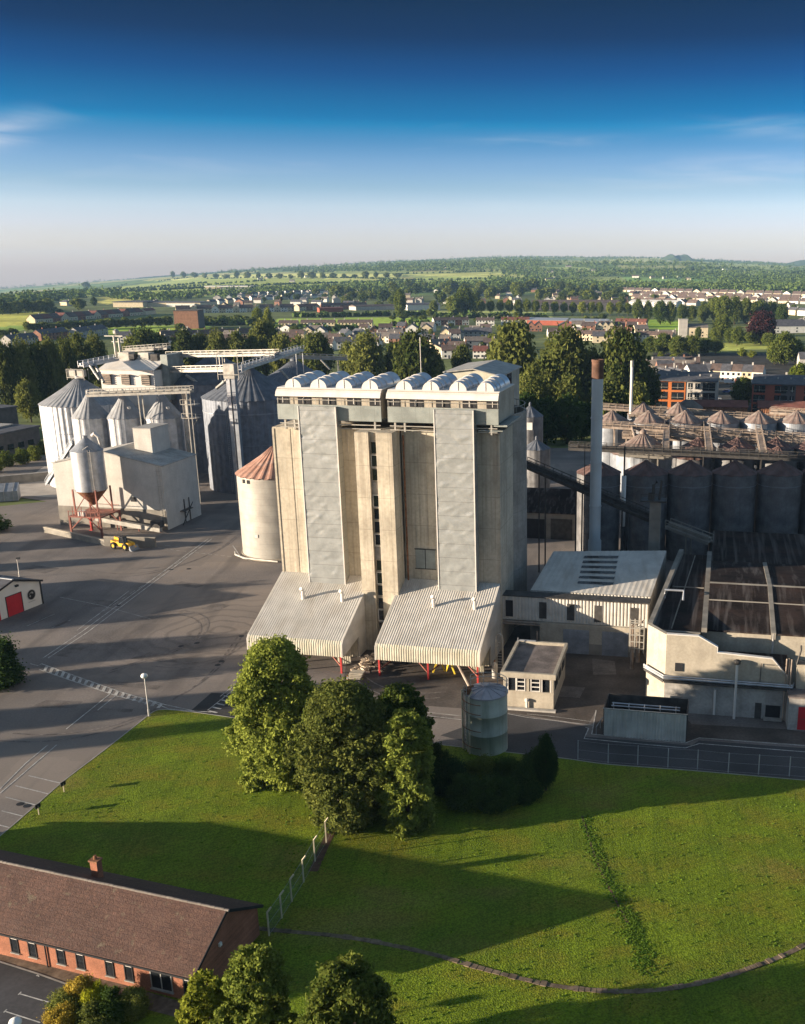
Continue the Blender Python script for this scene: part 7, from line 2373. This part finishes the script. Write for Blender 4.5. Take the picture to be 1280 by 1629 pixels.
trow('wood-edge tree', 'in the dark wood at the far left', [(x, 501 - abs(x) * .05, 474 + (i * 5) % 8, 22) for i, x in enumerate(range(-20, 78, 12))], 'round', 'mid', 'far')
ptree('rounded dark tree in front of the works building at the left', 125, 494, 474, 26, 'round', 'mid', 'far')
ptree('tree beside the blue-roofed works building at the left', 150, 488, 472, 12, 'round', 'mid', 'far')
ptree('single field tree in the pale field at the left', 137, 461, 448, 14, 'round', 'mid', 'far')
trow('hedgerow tree', 'along the golden field', [(x, 444 - abs(x - 450) * .008 + (i * 5) % 5, 431 + (i * 7) % 6, 8 + (i * 3) % 8) for i, x in enumerate(range(275, 640, 17))], 'round', 'mid', 'far')
fr = random.Random(61)
def scatter(desc, where, poly, n, hpx, wpx, m='mid'):
    xs = [p[0] for p in poly]; ys = [p[1] for p in poly]
    it = []
    while len(it) < n:
        x, y = fr.uniform(min(xs), max(xs)), fr.uniform(min(ys), max(ys))
        if inpoly(x, y, poly):
            it.append((x, y, y - fr.uniform(*hpx), fr.uniform(*wpx)))
    trow(desc, where, it, 'round', m, 'far')
scatter('woody garden tree', 'in the treed suburb at the centre', [(530, 470), (600, 462), (860, 462), (1000, 470), (1000, 484), (760, 478), (760, 490), (600, 492), (540, 486)], 64, (12, 22), (14, 26))
scatter('estate tree', 'around the estates left of centre', [(330, 474), (540, 462), (600, 470), (590, 490), (470, 484), (340, 482)], 26, (7, 13), (8, 16))
scatter('garden tree', 'among the roofs beyond the big roadside trees', [(590, 520), (860, 520), (1010, 530), (1010, 548), (780, 552), (640, 556), (590, 550)], 22, (8, 15), (8, 15))
scatter('parkland tree', 'between the white estate and the railway', [(880, 460), (985, 462), (990, 484), (1000, 494), (880, 494)], 26, (10, 18), (12, 20))
scatter('dark garden tree', 'between the roofs behind the barrel vents', [(590, 526), (780, 526), (790, 572), (600, 566)], 22, (9, 18), (10, 18))
scatter('roadside tree', 'along the railway field', [(600, 500), (880, 504), (1000, 508), (1000, 516), (600, 514)], 22, (7, 14), (9, 18))
scatter('shrubby tree', 'in the gardens left of the barrel vents', [(180, 530), (600, 526), (600, 556), (180, 560)], 30, (9, 18), (12, 20))
scatter('small garden tree', 'among the white estate at the right', [(1000, 474), (1290, 482), (1290, 496), (1110, 492)], 16, (6, 11), (8, 13))
trow('broad hedge tree', 'along the wall below the far left silo', [(10, 742, 716, 28), (36, 738, 712, 26), (56, 732, 706, 24), (68, 722, 700, 20), (-10, 752, 722, 30)], 'bush', 'mid', 'mid', 'shrub')

# the far woods and hedges, one mass: countless crowns
wr = random.Random(71)
cl = []
def wood(poly, n, hm=(9, 15), clump=True):
    n = int(n * 1.7)
    hm = (hm[0] * 1.15, hm[1] * 1.25)
    xs = [p[0] for p in poly]; ys = [p[1] for p in poly]
    k = 0
    while k < n:
        x, y = wr.uniform(min(xs), max(xs)), wr.uniform(min(ys), max(ys))
        if not inpoly(x, y, poly):
            continue
        k += 1
        p = PT(x, y)
        if p[1] > 8700:
            continue
        h = wr.uniform(*hm)
        cl.append((p[0], p[1], p[2] + h * .45, h * .75))
def hedge(px, n, h=(2.5, 6)):
    pts = [PT(*p) for p in px]
    for a, b in zip(pts, pts[1:]):
        for i in range(n):
            t_ = (i + wr.random()) / n
            q = [a[k] + (b[k] - a[k]) * t_ for k in range(2)]
            hh = wr.uniform(*h)
            cl.append((q[0] + wr.gauss(0, 4), q[1] + wr.gauss(0, 4), terrain(q[0], q[1]) + hh * .45, hh * .6))
wood([(-60, 456), (60, 449), (200, 438), (330, 427), (420, 422), (420, 430), (250, 440), (120, 452), (-60, 464)], 420, (10, 18))
wood([(240, 434), (420, 420), (640, 409), (860, 404), (860, 430), (640, 433), (430, 432), (240, 442)], 1000, (10, 18))
wood([(640, 409), (900, 403), (1300, 411), (1300, 432), (900, 426), (640, 424)], 330, (9, 16))
wood([(800, 432), (1000, 432), (1200, 436), (1300, 440), (1300, 452), (1150, 450), (990, 440), (870, 446), (800, 440)], 330, (9, 15))
wood([(780, 446), (870, 452), (1000, 456), (1290, 460), (1290, 468), (990, 464), (860, 462), (640, 462), (640, 457), (780, 458)], 620, (9, 15))
wood([(1140, 446), (1300, 446), (1300, 458), (1150, 456)], 260, (10, 16))
wood([(-60, 486), (40, 474), (160, 466), (200, 468), (80, 480), (-60, 496)], 160, (8, 13))
wood([(560, 456), (860, 455), (860, 464), (560, 468)], 320, (9, 14))
wood([(330, 466), (560, 456), (560, 462), (340, 474)], 90, (7, 12))
wood([(160, 474), (330, 466), (330, 474), (240, 480)], 60, (6, 10))
for px_, n in (([(-40, 486), (60, 474), (160, 463), (330, 450)], 60), ([(150, 466), (330, 458), (480, 452), (640, 449)], 70), ([(330, 444), (500, 442), (640, 446)], 60), ([(600, 447), (860, 444)], 60), ([(700, 452), (880, 452)], 50), ([(860, 444), (990, 452)], 40), ([(200, 462), (420, 447)], 60), ([(-40, 500), (60, 494), (90, 498)], 40), ([(620, 437), (860, 432)], 40), ([(470, 505), (690, 502)], 60), ([(640, 516), (690, 522)], 20), ([(60, 470), (200, 452)], 40), ([(440, 526), (600, 527)], 30), ([(250, 448), (300, 442)], 20), ([(690, 506), (870, 507)], 50), ([(300, 518), (430, 516)], 40)):
    hedge(px_, n)
for k in range(60):                                   # the patchwork of hedges out to the horizon
    y = 404 + 32 * wr.random() ** 1.2
    x = wr.uniform(200, 1290)
    w_ = wr.uniform(30, 120)
    try:
        hedge([(x - w_, y + wr.uniform(-1, 1)), (x + w_, y + wr.uniform(-1, 1))], 26, (6, 11))
    except Exception:
        pass
v, f = leaves(91, cl, 22, 4.2, .9, .7, 1.3)
o = put('far_woodland', leafmesh('far_woodland', v, L_FAR))
o['kind'] = 'stuff'
# distant hills on the skyline
mb = MB()
for (x0, x1, top, Y, sk) in ((1030, 1122, 403.5, 7600, .5), (1150, 1560, 407, 8400, .6)):
    a, b = Q(x0, top, Y), Q(x1, top, Y)
    n_ = 40
    vs = []
    hz = a[2]
    base = min(terrain(a[0], Y), terrain(b[0], Y)) - 30
    for j in range(13):
        for i in range(n_ + 1):
            u = i / n_
            e_ = sin(pi * u) ** (1.2) * (1 + .12 * sin(u * 23 + x0) + .06 * sin(u * 51)) / 1.1
            w_ = sin(pi * j / 12)
            vs.append((a[0] + (b[0] - a[0]) * u, Y + (j - 6) / 6 * 500, base + (hz - base) * e_ * w_))
    mb.add(vs, [(j * (n_ + 1) + i, j * (n_ + 1) + i + 1, (j + 1) * (n_ + 1) + i + 1, (j + 1) * (n_ + 1) + i) for j in range(12) for i in range(n_)])
M['hill'] = mat('wooded_hill', (0.05, 0.075, 0.025), 0.95, var=.4, scale=.01)
struct('hills', mb, M['hill'], True)

# ------------------------------------------------------------------ what stands just outside the frame on the left and throws the long evening shade
for i, (x, y, h, w) in enumerate(((-126, 90, 17, 5), (-124, 99, 18, 7), (-128, 121, 15, 10), (-126, 137, 11, 5.5), (-130, 150, 13, 9), (-140, 171, 11, 6), (-146, 186, 13, 9))):
    tree('broad leafy tree outside the left edge of the yard, %s in its line' % nth(i), (x, y, 0), h, w, 'round', 'mid', 'mid', group='trees along the left boundary')
house('added unseen brick block throwing shade from below the picture edge', (-20, 33, 0), R(-17), 16, 9, 3, 2.6, 'gable', 'w_brick', 'brown_slate', False, False, cat='shadow_caster', name='shadow_caster')  # added unseen building, put in to throw shade over the bottom lawn

# ------------------------------------------------------------------ the evening air
hz = bpy.data.materials.new('evening_haze')
hz.use_nodes = True
n = hz.node_tree.nodes
n.clear()
o_ = n.new('ShaderNodeOutputMaterial')
v_ = n.new('ShaderNodeVolumePrincipled')
v_.inputs['Color'].default_value = (0.38, 0.64, 1.0, 1)
v_.inputs['Density'].default_value = 0.000045
v_.inputs['Anisotropy'].default_value = 0.0
hz.node_tree.links.new(v_.outputs[0], o_.inputs['Volume'])
mb = MB()
mb.box(-23000, 23000, -1500, 9700, -420, 205)
ho = part('haze', mb, hz, None)
ho['kind'] = 'stuff'
